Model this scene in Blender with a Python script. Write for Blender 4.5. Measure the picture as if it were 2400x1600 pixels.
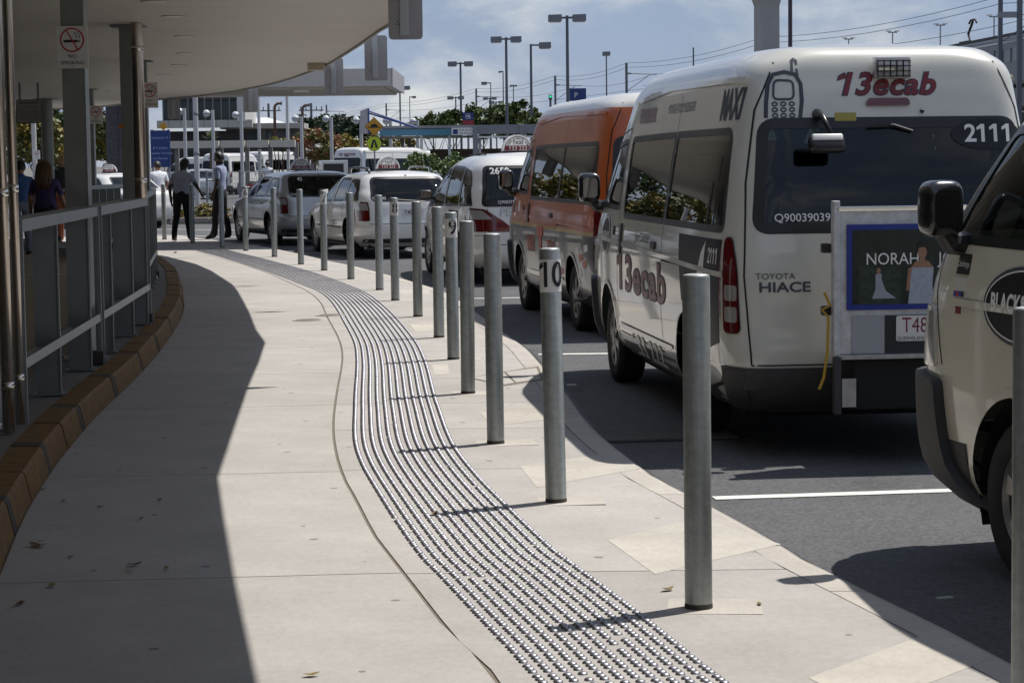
import bpy, bmesh, math, random
from mathutils import Vector, Matrix
from mathutils.geometry import delaunay_2d_cdt
for o in list(bpy.data.objects): bpy.data.objects.remove(o)
sc = bpy.context.scene
COL = sc.collection
rnd = random.Random(7)
R = math.radians
# ---------------------------------------------------------------- camera
EYE = 1.607; FPX = 5106.0
PITCH = math.atan(422/5106.0); ROLL = math.atan(0.01197)
cam_d = bpy.data.cameras.new('camera'); cam = bpy.data.objects.new('camera', cam_d); COL.objects.link(cam)
cam_d.sensor_width = 36.0; cam_d.lens = 36.0*FPX/2400.0
cam_d.clip_start = 0.1; cam_d.clip_end = 6000
_fw = Vector((0, math.cos(PITCH), -math.sin(PITCH))); _u0 = Vector((0, math.sin(PITCH), math.cos(PITCH)))
_rt = Vector((1,0,0))*math.cos(ROLL) - _u0*math.sin(ROLL); _up = _u0*math.cos(ROLL) + Vector((1,0,0))*math.sin(ROLL)
M3 = Matrix((_rt, _up, -_fw)).transposed()
cam.matrix_world = Matrix.Translation((0,0,EYE)) @ M3.to_4x4()
sc.camera = cam
# ---------------------------------------------------------------- world, sun, exposure
SUN_DIR = Vector((0.417, 0.275, 1.0)).normalized()          # towards the sun
SUN_EL = math.asin(SUN_DIR.z); SUN_AZ = math.atan2(SUN_DIR.x, SUN_DIR.y)
world = bpy.data.worlds.new('World'); sc.world = world; world.use_nodes = True
wt = world.node_tree; wt.nodes.clear()
def N(t, kind, **kw):
    n = t.nodes.new(kind)
    for k, v in kw.items():
        if k in ('inp',): continue
        setattr(n, k, v)
    return n
w_out = N(wt,'ShaderNodeOutputWorld'); w_bg = N(wt,'ShaderNodeBackground')
sky = N(wt,'ShaderNodeTexSky'); sky.sky_type = 'NISHITA'; sky.sun_disc = False
sky.sun_elevation = SUN_EL; sky.sun_rotation = SUN_AZ; sky.altitude = 10; sky.air_density = 1.0; sky.dust_density = 0.4; sky.ozone_density = 2.5
# broken cloud sheet, laid out over the dome by direction
tc = N(wt,'ShaderNodeTexCoord')
cmb = N(wt,'ShaderNodeMapping'); cmb.inputs['Scale'].default_value = (1.0,1.0,2.1); wt.links.new(tc.outputs['Generated'], cmb.inputs[0])
cn = N(wt,'ShaderNodeTexNoise'); cn.inputs['Scale'].default_value = 9.5; cn.inputs['Detail'].default_value = 9; cn.inputs['Roughness'].default_value = 0.58
cn.inputs['Distortion'].default_value = 0.35
wt.links.new(cmb.outputs[0], cn.inputs['Vector'])
cr = N(wt,'ShaderNodeMapRange'); cr.interpolation_type = 'SMOOTHSTEP'; cr.inputs['From Min'].default_value = 0.44; cr.inputs['From Max'].default_value = 0.72
cr.inputs['To Min'].default_value = 0.0; cr.inputs['To Max'].default_value = 1.0
wt.links.new(cn.outputs['Fac'], cr.inputs['Value'])
cn2 = N(wt,'ShaderNodeTexNoise'); cn2.inputs['Scale'].default_value = 3.1; cn2.inputs['Detail'].default_value = 5
wt.links.new(cmb.outputs[0], cn2.inputs['Vector'])
ccol = N(wt,'ShaderNodeMapRange'); ccol.inputs['From Min'].default_value = 0.35; ccol.inputs['From Max'].default_value = 0.65
ccol.inputs['To Min'].default_value = 0.86; ccol.inputs['To Max'].default_value = 1.10
wt.links.new(cn2.outputs['Fac'], ccol.inputs['Value'])
cl2 = N(wt,'ShaderNodeMix'); cl2.data_type = 'RGBA'; cl2.inputs['A'].default_value = (6.7,8.5,12.7,1); cl2.inputs['B'].default_value = (17.0,17.4,18.0,1); wt.links.new(cr.outputs[0], cl2.inputs['Factor'])
cvec = N(wt,'ShaderNodeVectorMath', operation='SCALE'); wt.links.new(cl2.outputs['Result'], cvec.inputs[0])
wt.links.new(ccol.outputs[0], cvec.inputs['Scale'])
cmix = N(wt,'ShaderNodeMix'); cmix.data_type = 'RGBA'
cmix.inputs['Factor'].default_value = 0.66; wt.links.new(sky.outputs[0], cmix.inputs['A']); wt.links.new(cvec.outputs[0], cmix.inputs['B'])
wt.links.new(cmix.outputs['Result'], w_bg.inputs['Color']); w_bg.inputs['Strength'].default_value = 0.055
wt.links.new(w_bg.outputs[0], w_out.inputs[0])
sun_d = bpy.data.lights.new('sun','SUN'); sun_d.energy = 5.0; sun_d.angle = R(0.53); sun_d.color = (1.0, 0.955, 0.89)
sun = bpy.data.objects.new('sun', sun_d); COL.objects.link(sun)
sun.rotation_euler = SUN_DIR.to_track_quat('Z','Y').to_euler(); sun.location = SUN_DIR*50
sc.view_settings.view_transform = 'Standard'; sc.view_settings.look = 'None'; sc.view_settings.exposure = -0.03; sc.view_settings.gamma = 1.0
sc.view_settings.use_curve_mapping = False
sc.cycles.max_bounces = 5; sc.cycles.diffuse_bounces = 3; sc.cycles.glossy_bounces = 3; sc.cycles.transparent_max_bounces = 16; sc.cycles.use_denoising = True
sc.cycles.sample_clamp_indirect = 6.0
# ---------------------------------------------------------------- photograph pixel -> place in the world
def ray(px, py): return _fw + _rt*((px-1200)/FPX) + _up*((800-py)/FPX)
def G(px, py, z=0.0):
    d = ray(px, py); t = (z-EYE)/d.z; return Vector((d.x*t, d.y*t, z))
def AT(px, py, Y):
    d = ray(px, py); t = Y/d.y; return Vector((d.x*t, Y, EYE+d.z*t))
# ---------------------------------------------------------------- materials
MATS = {}
def _bsdf(m):
    return m.node_tree.nodes['Principled BSDF']
def mat(name, col, rough=0.6, metal=0.0, var=0.0, vscale=8.0, bump=0.0, bscale=60.0, coat=0.0, spec=0.5, coat_rough=0.05, detail=5):
    if name in MATS: return MATS[name]
    m = bpy.data.materials.new(name); m.use_nodes = True; MATS[name] = m
    t = m.node_tree; b = _bsdf(m)
    b.inputs['Base Color'].default_value = (*col, 1); b.inputs['Roughness'].default_value = rough; b.inputs['Metallic'].default_value = metal
    b.inputs['Specular IOR Level'].default_value = spec
    if coat: b.inputs['Coat Weight'].default_value = coat; b.inputs['Coat Roughness'].default_value = coat_rough
    if var or bump:
        tcn = N(t,'ShaderNodeTexCoord')
    if var:
        nz = N(t,'ShaderNodeTexNoise'); nz.inputs['Scale'].default_value = vscale; nz.inputs['Detail'].default_value = detail; nz.inputs['Roughness'].default_value = 0.62
        t.links.new(tcn.outputs['Object'], nz.inputs['Vector'])
        mr = N(t,'ShaderNodeMapRange'); mr.inputs['From Min'].default_value = 0.3; mr.inputs['From Max'].default_value = 0.7
        mr.inputs['To Min'].default_value = 1-var; mr.inputs['To Max'].default_value = 1+var
        t.links.new(nz.outputs['Fac'], mr.inputs['Value'])
        vm = N(t,'ShaderNodeVectorMath', operation='SCALE'); vm.inputs[0].default_value = col
        t.links.new(mr.outputs[0], vm.inputs['Scale']); t.links.new(vm.outputs[0], b.inputs['Base Color'])
        m['colnode'] = vm.name
    if bump:
        nb = N(t,'ShaderNodeTexNoise'); nb.inputs['Scale'].default_value = bscale; nb.inputs['Detail'].default_value = 4
        t.links.new(tcn.outputs['Object'], nb.inputs['Vector'])
        bp = N(t,'ShaderNodeBump'); bp.inputs['Strength'].default_value = bump; bp.inputs['Distance'].default_value = 0.01
        t.links.new(nb.outputs['Fac'], bp.inputs['Height']); t.links.new(bp.outputs[0], b.inputs['Normal'])
    return m
def emat(name, col, strength):
    m = bpy.data.materials.new(name); m.use_nodes = True; MATS[name] = m
    b = _bsdf(m); b.inputs['Base Color'].default_value = (*col,1); b.inputs['Emission Color'].default_value = (*col,1); b.inputs['Emission Strength'].default_value = strength
    return m
def glass(name, tint, refl=1.0, rough=0.0):
    if name in MATS: return MATS[name]
    m = bpy.data.materials.new(name); m.use_nodes = True; MATS[name] = m
    t = m.node_tree; t.nodes.clear()
    o = N(t,'ShaderNodeOutputMaterial'); mx = N(t,'ShaderNodeMixShader'); tr = N(t,'ShaderNodeBsdfTransparent'); gl = N(t,'ShaderNodeBsdfGlossy')
    tr.inputs['Color'].default_value = (*tint,1); gl.inputs['Roughness'].default_value = rough; gl.inputs['Color'].default_value = (1,1,1,1)
    fr = N(t,'ShaderNodeFresnel'); fr.inputs['IOR'].default_value = 1.5
    mu = N(t,'ShaderNodeMath', operation='MULTIPLY'); mu.inputs[1].default_value = 0.95*refl; mu.use_clamp = True
    t.links.new(fr.outputs[0], mu.inputs[0]); t.links.new(mu.outputs[0], mx.inputs[0]); t.links.new(tr.outputs[0], mx.inputs[1]); t.links.new(gl.outputs[0], mx.inputs[2])
    t.links.new(mx.outputs[0], o.inputs[0])
    return m
def concrete(name, col, spots=True, stain=0.12):
    if name in MATS: return MATS[name]
    m = mat(name, col, 0.82, var=stain, vscale=1.6, bump=0.25, bscale=220.0, detail=8)
    t = m.node_tree; b = _bsdf(m); base = t.nodes[m['colnode']].outputs[0]
    tcn = N(t,'ShaderNodeTexCoord')
    n2 = N(t,'ShaderNodeTexNoise'); n2.inputs['Scale'].default_value = 34; n2.inputs['Detail'].default_value = 6; n2.inputs['Roughness'].default_value = 0.7
    mp = N(t,'ShaderNodeMapping'); mp.inputs['Scale'].default_value = (1.0, 0.55, 1.0)
    t.links.new(tcn.outputs['Object'], mp.inputs[0]); t.links.new(mp.outputs[0], n2.inputs['Vector'])
    r2 = N(t,'ShaderNodeMapRange'); r2.inputs['From Min'].default_value = 0.3; r2.inputs['From Max'].default_value = 0.72; r2.inputs['To Min'].default_value = 0.90; r2.inputs['To Max'].default_value = 1.07
    t.links.new(n2.outputs['Fac'], r2.inputs['Value'])
    s2 = N(t,'ShaderNodeVectorMath', operation='SCALE'); t.links.new(base, s2.inputs[0]); t.links.new(r2.outputs[0], s2.inputs['Scale'])
    oi = N(t,'ShaderNodeObjectInfo'); rr = N(t,'ShaderNodeMapRange'); rr.inputs['To Min'].default_value = 0.94; rr.inputs['To Max'].default_value = 1.05; t.links.new(oi.outputs['Random'], rr.inputs['Value'])
    s3 = N(t,'ShaderNodeVectorMath', operation='SCALE'); t.links.new(s2.outputs[0], s3.inputs[0]); t.links.new(rr.outputs[0], s3.inputs['Scale'])
    # dark drips and scuffs
    n3 = N(t,'ShaderNodeTexNoise'); n3.inputs['Scale'].default_value = 4.5; n3.inputs['Detail'].default_value = 10; n3.inputs['Roughness'].default_value = 0.75; t.links.new(mp.outputs[0], n3.inputs['Vector'])
    r3 = N(t,'ShaderNodeMapRange'); r3.inputs['From Min'].default_value = 0.60; r3.inputs['From Max'].default_value = 0.80; r3.inputs['To Min'].default_value = 1.0; r3.inputs['To Max'].default_value = 0.72; t.links.new(n3.outputs['Fac'], r3.inputs['Value'])
    s4 = N(t,'ShaderNodeVectorMath', operation='SCALE'); t.links.new(s3.outputs[0], s4.inputs[0]); t.links.new(r3.outputs[0], s4.inputs['Scale'])
    cur = s4.outputs[0]
    if spots:
        vo = N(t,'ShaderNodeTexVoronoi'); vo.voronoi_dimensions = '2D'; vo.inputs['Scale'].default_value = 2.6; t.links.new(tcn.outputs['Object'], vo.inputs['Vector'])
        # only some of the cells carry an old gum spot, of varying size
        sepc = N(t,'ShaderNodeSeparateColor'); t.links.new(vo.outputs['Color'], sepc.inputs[0])
        sz = N(t,'ShaderNodeMapRange'); sz.inputs['From Min'].default_value = 0.45; sz.inputs['From Max'].default_value = 1.0; sz.inputs['To Min'].default_value = 0.0; sz.inputs['To Max'].default_value = 0.055
        t.links.new(sepc.outputs[0], sz.inputs['Value'])
        lt = N(t,'ShaderNodeMath', operation='LESS_THAN'); t.links.new(vo.outputs['Distance'], lt.inputs[0]); t.links.new(sz.outputs[0], lt.inputs[1])
        ml = N(t,'ShaderNodeMath', operation='MULTIPLY'); ml.inputs[1].default_value = 0.72; t.links.new(lt.outputs[0], ml.inputs[0])
        mixn = N(t,'ShaderNodeMix'); mixn.data_type = 'RGBA'; mixn.inputs['B'].default_value = (col[0]*0.28, col[1]*0.28, col[2]*0.28, 1)
        t.links.new(ml.outputs[0], mixn.inputs['Factor']); t.links.new(cur, mixn.inputs['A']); cur = mixn.outputs['Result']
    t.links.new(cur, b.inputs['Base Color'])
    return m
# ---------------------------------------------------------------- mesh builder
class MB:
    def __init__(s): s.v = []; s.f = []; s.m = []; s.cur = 0
    def add(s, vs, fs):
        o = len(s.v); s.v += [tuple(p) for p in vs]; s.f += [tuple(i+o for i in f) for f in fs]; s.m += [s.cur]*len(fs); return s
    def box(s, c, d, rz=0.0, rx=0.0, ry=0.0, bev=0.0):
        x, y, z = d[0]/2, d[1]/2, d[2]/2
        rot = Matrix.Rotation(rz,3,'Z') @ Matrix.Rotation(ry,3,'Y') @ Matrix.Rotation(rx,3,'X')
        if bev <= 0:
            vs = [Vector((a*x,b*y,e*z)) for a,b,e in ((-1,-1,-1),(1,-1,-1),(1,1,-1),(-1,1,-1),(-1,-1,1),(1,-1,1),(1,1,1),(-1,1,1))]
            fs = [(3,2,1,0),(4,5,6,7),(0,1,5,4),(1,2,6,5),(2,3,7,6),(3,0,4,7)]
            s.add([rot @ v + Vector(c) for v in vs], fs); return s
        bm = bmesh.new(); bmesh.ops.create_cube(bm, size=1.0)
        for v in bm.verts: v.co = Vector((v.co.x*d[0], v.co.y*d[1], v.co.z*d[2]))
        bmesh.ops.bevel(bm, geom=list(bm.edges), offset=bev, segments=2, affect='EDGES', profile=0.6)
        bm.verts.index_update()
        s.add([rot @ v.co + Vector(c) for v in bm.verts], [[v.index for v in f.verts] for f in bm.faces]); bm.free(); return s
    def cyl(s, p0, p1, r0, r1=None, n=16, cap=True):
        if r1 is None: r1 = r0
        p0, p1 = Vector(p0), Vector(p1); d = (p1-p0).normalized()
        a = d.orthogonal().normalized(); b = d.cross(a)
        vs = []
        for p, r in ((p0,r0),(p1,r1)):
            for i in range(n):
                t = 2*math.pi*i/n; vs.append(p + a*(r*math.cos(t)) + b*(r*math.sin(t)))
        fs = [(i,(i+1)%n,n+(i+1)%n,n+i) for i in range(n)]
        if cap: fs += [tuple(range(n-1,-1,-1)), tuple(range(n,2*n))]
        s.add(vs, fs); return s
    def tube(s, path, r, n=8, cap=True):
        path = [Vector(p) for p in path]; k = len(path)
        rs = r if isinstance(r,(list,tuple)) else [r]*k
        vs = []; ref = None
        for i, p in enumerate(path):
            d = (path[min(i+1,k-1)]-path[max(i-1,0)]).normalized()
            if ref is None: ref = d.orthogonal().normalized()
            a = (ref - d*ref.dot(d)).normalized(); ref = a; b = d.cross(a)
            for j in range(n):
                t = 2*math.pi*j/n; vs.append(p + (a*math.cos(t)+b*math.sin(t))*rs[i])
        fs = []
        for i in range(k-1):
            for j in range(n): fs.append((i*n+j, i*n+(j+1)%n, (i+1)*n+(j+1)%n, (i+1)*n+j))
        if cap: fs += [tuple(range(n-1,-1,-1)), tuple(range((k-1)*n,k*n))]
        s.add(vs, fs); return s
    def prism(s, poly, z0, z1):
        n = len(poly)
        area = sum(poly[i][0]*poly[(i+1)%n][1]-poly[(i+1)%n][0]*poly[i][1] for i in range(n))
        if area < 0: poly = poly[::-1]
        s.add([(p[0],p[1],z0) for p in poly]+[(p[0],p[1],z1) for p in poly],
              [tuple(range(n-1,-1,-1)), tuple(range(n,2*n))]+[(i,(i+1)%n,n+(i+1)%n,n+i) for i in range(n)]); return s
    def plate(s, pts, thick):            # planar polygon in 3D given thickness along its normal
        pts = [Vector(p) for p in pts]; nn = Vector((0,0,0)); n = len(pts)
        for i in range(n): nn += pts[i].cross(pts[(i+1)%n])
        nn.normalize()
        s.add(pts+[p+nn*thick for p in pts], [tuple(range(n-1,-1,-1)), tuple(range(n,2*n))]+[(i,(i+1)%n,n+(i+1)%n,n+i) for i in range(n)]); return s
    def lathe(s, prof, c=(0,0,0), axis='Z', n=24, close=False):
        vs = []; k = len(prof)
        for r, h in prof:
            for j in range(n):
                t = 2*math.pi*j/n; a, b = r*math.cos(t), r*math.sin(t)
                p = (a,b,h) if axis == 'Z' else ((h,a,b) if axis == 'X' else (b,h,a))
                vs.append((p[0]+c[0],p[1]+c[1],p[2]+c[2]))
        fs = []
        rng = range(k) if close else range(k-1)
        for i in rng:
            i2 = (i+1)%k
            for j in range(n): fs.append((i*n+j, i*n+(j+1)%n, i2*n+(j+1)%n, i2*n+j))
        s.add(vs, fs); return s
    def sphere(s, c, r, n=16, k=10, sc3=(1,1,1)):
        prof = []
        vs = [(c[0],c[1],c[2]-r*sc3[2])]; fs = []
        for i in range(1,k):
            a = -math.pi/2+math.pi*i/k
            for j in range(n):
                t = 2*math.pi*j/n; vs.append((c[0]+r*sc3[0]*math.cos(a)*math.cos(t), c[1]+r*sc3[1]*math.cos(a)*math.sin(t), c[2]+r*sc3[2]*math.sin(a)))
        vs.append((c[0],c[1],c[2]+r*sc3[2])); top = len(vs)-1
        for j in range(n): fs.append((0,1+(j+1)%n,1+j)); fs.append((top,1+(k-2)*n+j,1+(k-2)*n+(j+1)%n))
        for i in range(k-2):
            for j in range(n): fs.append((1+i*n+j,1+i*n+(j+1)%n,1+(i+1)*n+(j+1)%n,1+(i+1)*n+j))
        s.add(vs, fs); return s
    def mesh(s, name, smooth=False):
        me = bpy.data.meshes.new(name); me.from_pydata(s.v, [], s.f)
        if any(s.m): me.polygons.foreach_set('material_index', s.m)
        if smooth: me.shade_smooth() if hasattr(me,'shade_smooth') else me.polygons.foreach_set('use_smooth',[True]*len(me.polygons))
        me.update(); return me
    def build(s, name, material, parent=None, smooth=False, loc=None, rz=0, angle=None):
        me = s.mesh(name, smooth)
        for mm in (material if isinstance(material,(list,tuple)) else [material]): me.materials.append(mm)
        if angle is not None: me.set_sharp_from_angle(angle=R(angle)) if (me.shade_smooth() or True) else None
        o = bpy.data.objects.new(name, me); COL.objects.link(o); o.parent = parent
        if loc is not None: o.location = loc
        if rz: o.rotation_euler = (0,0,rz)
        return o
def thing(name, label, cat, loc=(0,0,0), rz=0, group=None):
    o = bpy.data.objects.new(name, None); COL.objects.link(o); o.empty_display_size = 0.2
    o.location = loc; o.rotation_euler = (0,0,rz); o['label'] = label; o['category'] = cat
    if group: o['group'] = group
    return o
def tag(o, label, cat, group=None):
    o['label'] = label; o['category'] = cat
    if group: o['group'] = group
    return o
def structure(o): o['kind'] = 'structure'; return o
def stuff(o): o['kind'] = 'stuff'; return o
def copy_tree(o, parent=None, label=None, loc=None, rz=None):
    c = o.copy(); COL.objects.link(c); c.parent = parent
    if label: c['label'] = label
    if loc is not None: c.location = loc
    if rz is not None: c.rotation_euler = (0,0,rz)
    for ch in list(o.children): copy_tree(ch, c)
    return c
def lerp_curve(pts, n=None, step=None):
    # Catmull-Rom resample of 2D points
    P = [Vector((p[0],p[1])) for p in pts]; out = []
    for i in range(len(P)-1):
        a, b, c, d = P[max(i-1,0)], P[i], P[i+1], P[min(i+2,len(P)-1)]
        for k in range(8):
            t = k/8; out.append(0.5*((2*b)+(c-a)*t+(2*a-5*b+4*c-d)*t*t+(3*b-a-3*c+d)*t**3))
    out.append(P[-1])
    return out
def curve_x(pts):
    # x as a function of y from a traced curve
    c = sorted(pts, key=lambda p: p[1])
    def f(y):
        if y <= c[0][1]:
            a, b = c[0], c[1]
        elif y >= c[-1][1]:
            a, b = c[-2], c[-1]
        else:
            i = next(i for i in range(len(c)-1) if c[i][1] <= y <= c[i+1][1]); a, b = c[i], c[i+1]
        return a[0]+(b[0]-a[0])*(y-a[1])/(b[1]-a[1])
    return f
# ---------------------------------------------------------------- lettering
_tc = {}
TMP = bpy.data.scenes.new('workbench')                    # scratch scene for lettering and figures, removed at the end
def bake_mesh(o):
    TMP.collection.objects.link(o); vl = TMP.view_layers[0]; vl.update()
    me = bpy.data.meshes.new_from_object(o.evaluated_get(vl.depsgraph)); TMP.collection.objects.unlink(o); return me
def _glyphs(s, bold, shear, align, spacing):
    key = (s,bold,shear,align,spacing)
    if key not in _tc:
        cu = bpy.data.curves.new('lettering','FONT'); cu.body = s; cu.size = 1.0; cu.offset = bold; cu.shear = shear; cu.space_character = spacing
        cu.align_x = align; cu.align_y = 'CENTER'; cu.resolution_u = 3; cu.fill_mode = 'FRONT'
        o = bpy.data.objects.new('lettering', cu); me = bake_mesh(o)
        vs = [(v.co.x, v.co.y) for v in me.vertices]; fs = [tuple(p.vertices) for p in me.polygons]
        bpy.data.objects.remove(o); bpy.data.curves.remove(cu); bpy.data.meshes.remove(me)
        _tc[key] = (vs, fs)
    return _tc[key]
def _flagged(s, bold, shear, align, spacing):
    """the built-in figure one is a bare stem: give every 1 its flag"""
    vs, fs = _glyphs(s, bold, shear, align, spacing)
    if '1' not in s: return vs, fs
    vs, fs = list(vs), list(fs); L = _glyphs(s, bold, 0.0, 'LEFT', spacing)[0]; x0f = min(x for x, y in L); wid = max(x for x, y in L)
    one = _glyphs('1', bold, 0.0, 'LEFT', spacing)[0]; w1 = max(x for x, y in one)-min(x for x, y in one); y0, y1 = min(y for x, y in one), max(y for x, y in one)
    dx = {'LEFT':0.0,'CENTER':-(wid+x0f)/2}[align]
    ysh = min(y for x, y in L); ysh = 0.0
    for i, ch in enumerate(s):
        if ch != '1': continue
        xr = max(x for x, y in _glyphs(s[:i+1], bold, 0.0, 'LEFT', spacing)[0]); st = 0.085+1.7*bold
        P = [(xr-w1*0.98,y1),(xr-w1-0.17,y1-0.135+0.3*bold),(xr-w1-0.17,y1-0.135-st*0.95),(xr-w1*0.5,y1-st*1.25)]
        n = len(vs); vs += [(x+dx+shear*y, y) for x, y in P]; fs.append(tuple(range(n+3,n-1,-1)))
    return vs, fs
def text2d(s, size=1.0, bold=0.0, shear=0.0, align='CENTER', spacing=1.0, sx=1.0):
    vs, fs = _flagged(s, bold, shear, align, spacing)
    return [(x*size*sx, y*size) for x, y in vs], fs
def words2d(s, size, align='CENTER', **kw):
    # one mesh per word, laid out as the whole line would be
    ws = s.split(' '); sx = kw.get('sx',1.0); out = []; pre = ''
    tot = max(x for x, y in text2d(s, size, align='LEFT', **kw)[0])
    for w in ws:
        pre = (pre+' '+w).strip(); vs, fs = text2d(w, size, align='LEFT', **kw); xe = max(x for x, y in text2d(pre, size, align='LEFT', **kw)[0]); off = xe-max(x for x, y in vs)-tot/2
        out.append(([(x+off, y) for x, y in vs], fs))
    return out
def text_on(mb, s, origin, ux, uy, size, **kw):
    vs, fs = text2d(s, size, **kw); o, ux, uy = Vector(origin), Vector(ux), Vector(uy)
    mb.add([o+ux*x+uy*y for x, y in vs], fs)
def in_poly(x, y, P):
    c = False; j = len(P)-1
    for i in range(len(P)):
        xi, yi = P[i]; xj, yj = P[j]
        if (yi > y) != (yj > y) and x < (xj-xi)*(y-yi)/(yj-yi)+xi: c = not c
        j = i
    return c
def round_poly(P, r, n=4):
    out = []; k = len(P)
    for i in range(k):
        a, b, c = Vector(P[i-1]), Vector(P[i]), Vector(P[(i+1)%k]); ri = r[i] if isinstance(r,(list,tuple)) else r
        u, v = (a-b), (c-b); rr = min(ri, u.length*0.48, v.length*0.48); p0 = b+u.normalized()*rr; p1 = b+v.normalized()*rr
        for j in range(n+1):
            t = j/n; out.append(tuple(p0*(1-t)**2+b*2*t*(1-t)+p1*t*t))
    return out
def ellipse(cx, cy, a, b, n=32): return [(cx+a*math.cos(2*math.pi*i/n), cy+b*math.sin(2*math.pi*i/n)) for i in range(n)]
# ================================================================ GROUND
RZ = -0.03                                     # road level; the footpath is 0
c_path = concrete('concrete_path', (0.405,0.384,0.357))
c_kerb = concrete('concrete_kerb', (0.47,0.435,0.39), spots=False)
c_pale = concrete('concrete_pale', (0.475,0.445,0.39), spots=False, stain=0.16)
c_joint = mat('joint_filler', (0.17,0.145,0.115), 0.95)
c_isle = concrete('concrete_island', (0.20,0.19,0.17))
m_pav = mat('brown_paving', (0.30,0.235,0.15), 0.8, var=0.15, vscale=3, bump=0.1)
m_white = mat('road_paint', (0.72,0.71,0.66), 0.7, var=0.10, vscale=12)
def asphalt(name, col):
    m = mat(name, col, 0.86, var=0.14, vscale=0.9, bump=0.5, bscale=120.0)
    t = m.node_tree; b = _bsdf(m); base = t.nodes[m['colnode']].outputs[0]; tcn = N(t,'ShaderNodeTexCoord')
    vo = N(t,'ShaderNodeTexVoronoi'); vo.inputs['Scale'].default_value = 75; t.links.new(tcn.outputs['Object'], vo.inputs['Vector'])
    sp = N(t,'ShaderNodeSeparateColor'); t.links.new(vo.outputs['Color'], sp.inputs[0])
    mr = N(t,'ShaderNodeMapRange'); mr.inputs['To Min'].default_value = 0.70; mr.inputs['To Max'].default_value = 1.35; t.links.new(sp.outputs[0], mr.inputs['Value'])
    s2 = N(t,'ShaderNodeVectorMath', operation='SCALE'); t.links.new(base, s2.inputs[0]); t.links.new(mr.outputs[0], s2.inputs['Scale'])
    n3 = N(t,'ShaderNodeTexNoise'); n3.inputs['Scale'].default_value = 1.3; n3.inputs['Detail'].default_value = 8; n3.inputs['Roughness'].default_value = 0.7; t.links.new(tcn.outputs['Object'], n3.inputs['Vector'])
    r3 = N(t,'ShaderNodeMapRange'); r3.inputs['From Min'].default_value = 0.56; r3.inputs['From Max'].default_value = 0.74; r3.inputs['To Min'].default_value = 1.0; r3.inputs['To Max'].default_value = 0.55; t.links.new(n3.outputs['Fac'], r3.inputs['Value'])
    s4 = N(t,'ShaderNodeVectorMath', operation='SCALE'); t.links.new(s2.outputs[0], s4.inputs[0]); t.links.new(r3.outputs[0], s4.inputs['Scale']); t.links.new(s4.outputs[0], b.inputs['Base Color'])
    return m
m_asph = asphalt('asphalt', (0.088,0.088,0.091))
m_soil = mat('open_ground', (0.13,0.125,0.11), 0.95, var=0.3, vscale=0.05)
structure(MB().add([(-3000,-400,-0.06),(3000,-400,-0.06),(3000,5000,-0.06),(-3000,5000,-0.06)],[(0,1,2,3)]).build('ground', m_soil))
structure(MB().add([(-60,-6,RZ),(60,-6,RZ),(60,170,RZ),(-60,170,RZ)],[(0,1,2,3)]).build('road', m_asph))
KERB = [(2.45,2.6),(1.59,6.84),(1.46,7.46),(1.37,7.84),(1.25,8.36),(1.19,8.61),(1.10,9.16),(0.97,9.86),(0.83,10.54),(0.70,11.23),(0.49,13.12),(0.37,15.27),(0.23,17.38),(0.12,18.88),(-0.08,20.64),(-0.32,22.87),(-0.78,26.8),(-1.33,29.56),(-1.83,31.71),(-2.45,34.2),(-3.02,36.2),(-3.65,38.61),(-4.39,41.28),(-5.0,43.2),(-5.9,45.6),(-6.9,48.3),(-8.0,51)]
JOINT = [(0.42,3.6),(-0.06,6.67),(-0.2,7.25),(-0.33,7.91),(-0.49,8.74),(-0.61,9.37),(-0.76,10.37),(-0.85,10.94),(-0.97,11.89),(-1.10,13.24),(-1.22,14.97),(-1.37,17.44),(-1.48,18.85),(-1.65,20.46),(-1.93,22.76),(-2.23,25.32),(-2.59,27.57),(-3.12,30.06),(-3.64,32.38),(-4.36,35.26),(-5.19,38.17),(-6.14,41.6),(-7.2,45),(-8.3,48),(-9.4,51)]
TLEFT = [(0.46,4.9),(0.07,6.65),(-0.03,7.13),(-0.15,7.67),(-0.30,8.40),(-0.40,8.88),(-0.54,9.72),(-0.68,10.64),(-0.83,11.66),(-0.94,12.69),(-1.05,14.3),(-1.13,15.5),(-1.19,16.44),(-1.30,18.04),(-1.44,19.70),(-1.74,22.3),(-2.10,25.37),(-2.42,27.4),(-2.77,28.9),(-3.45,31.72),(-4.43,35.6),(-5.2,38.5),(-6.01,41.36)]
TRIGHT = [(1.02,4.9),(0.63,6.68),(0.45,7.63),(0.25,8.55),(0.16,8.97),(-0.03,10.11),(-0.18,11.08),(-0.34,12.40),(-0.48,14.19),(-0.55,15.20),(-0.69,17.46),(-0.87,19.62),(-1.20,22.70),(-1.54,25.27),(-1.86,27.33),(-2.42,30.12),(-2.96,32.47),(-3.65,35.08),(-4.39,37.78),(-5.49,41.61)]
YKERB = [(-1.3,4.2),(-1.75,6.6),(-2.03,8.48),(-2.24,9.82),(-2.42,11.22),(-2.55,12.45),(-2.70,14.15),(-2.89,16.91),(-3.20,20.3),(-3.62,24.0),(-4.21,27.89),(-4.42,29.19),(-4.82,31.44),(-5.28,33.67),(-5.81,35.78),(-7.0,39),(-8.6,42.5),(-10.5,46)]
KERB, JOINT, TLEFT, TRIGHT, YKERB = [[tuple(p) for p in lerp_curve(c)] for c in (KERB, JOINT, TLEFT, TRIGHT, YKERB)]
fK, fJ, fTL, fTR, fY = [curve_x(c) for c in (KERB, JOINT, TLEFT, TRIGHT, YKERB)]
def ys_between(a, b, st=0.4):
    n = max(2, int((b-a)/st)+1); return [a+(b-a)*i/(n-1) for i in range(n)]
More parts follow.
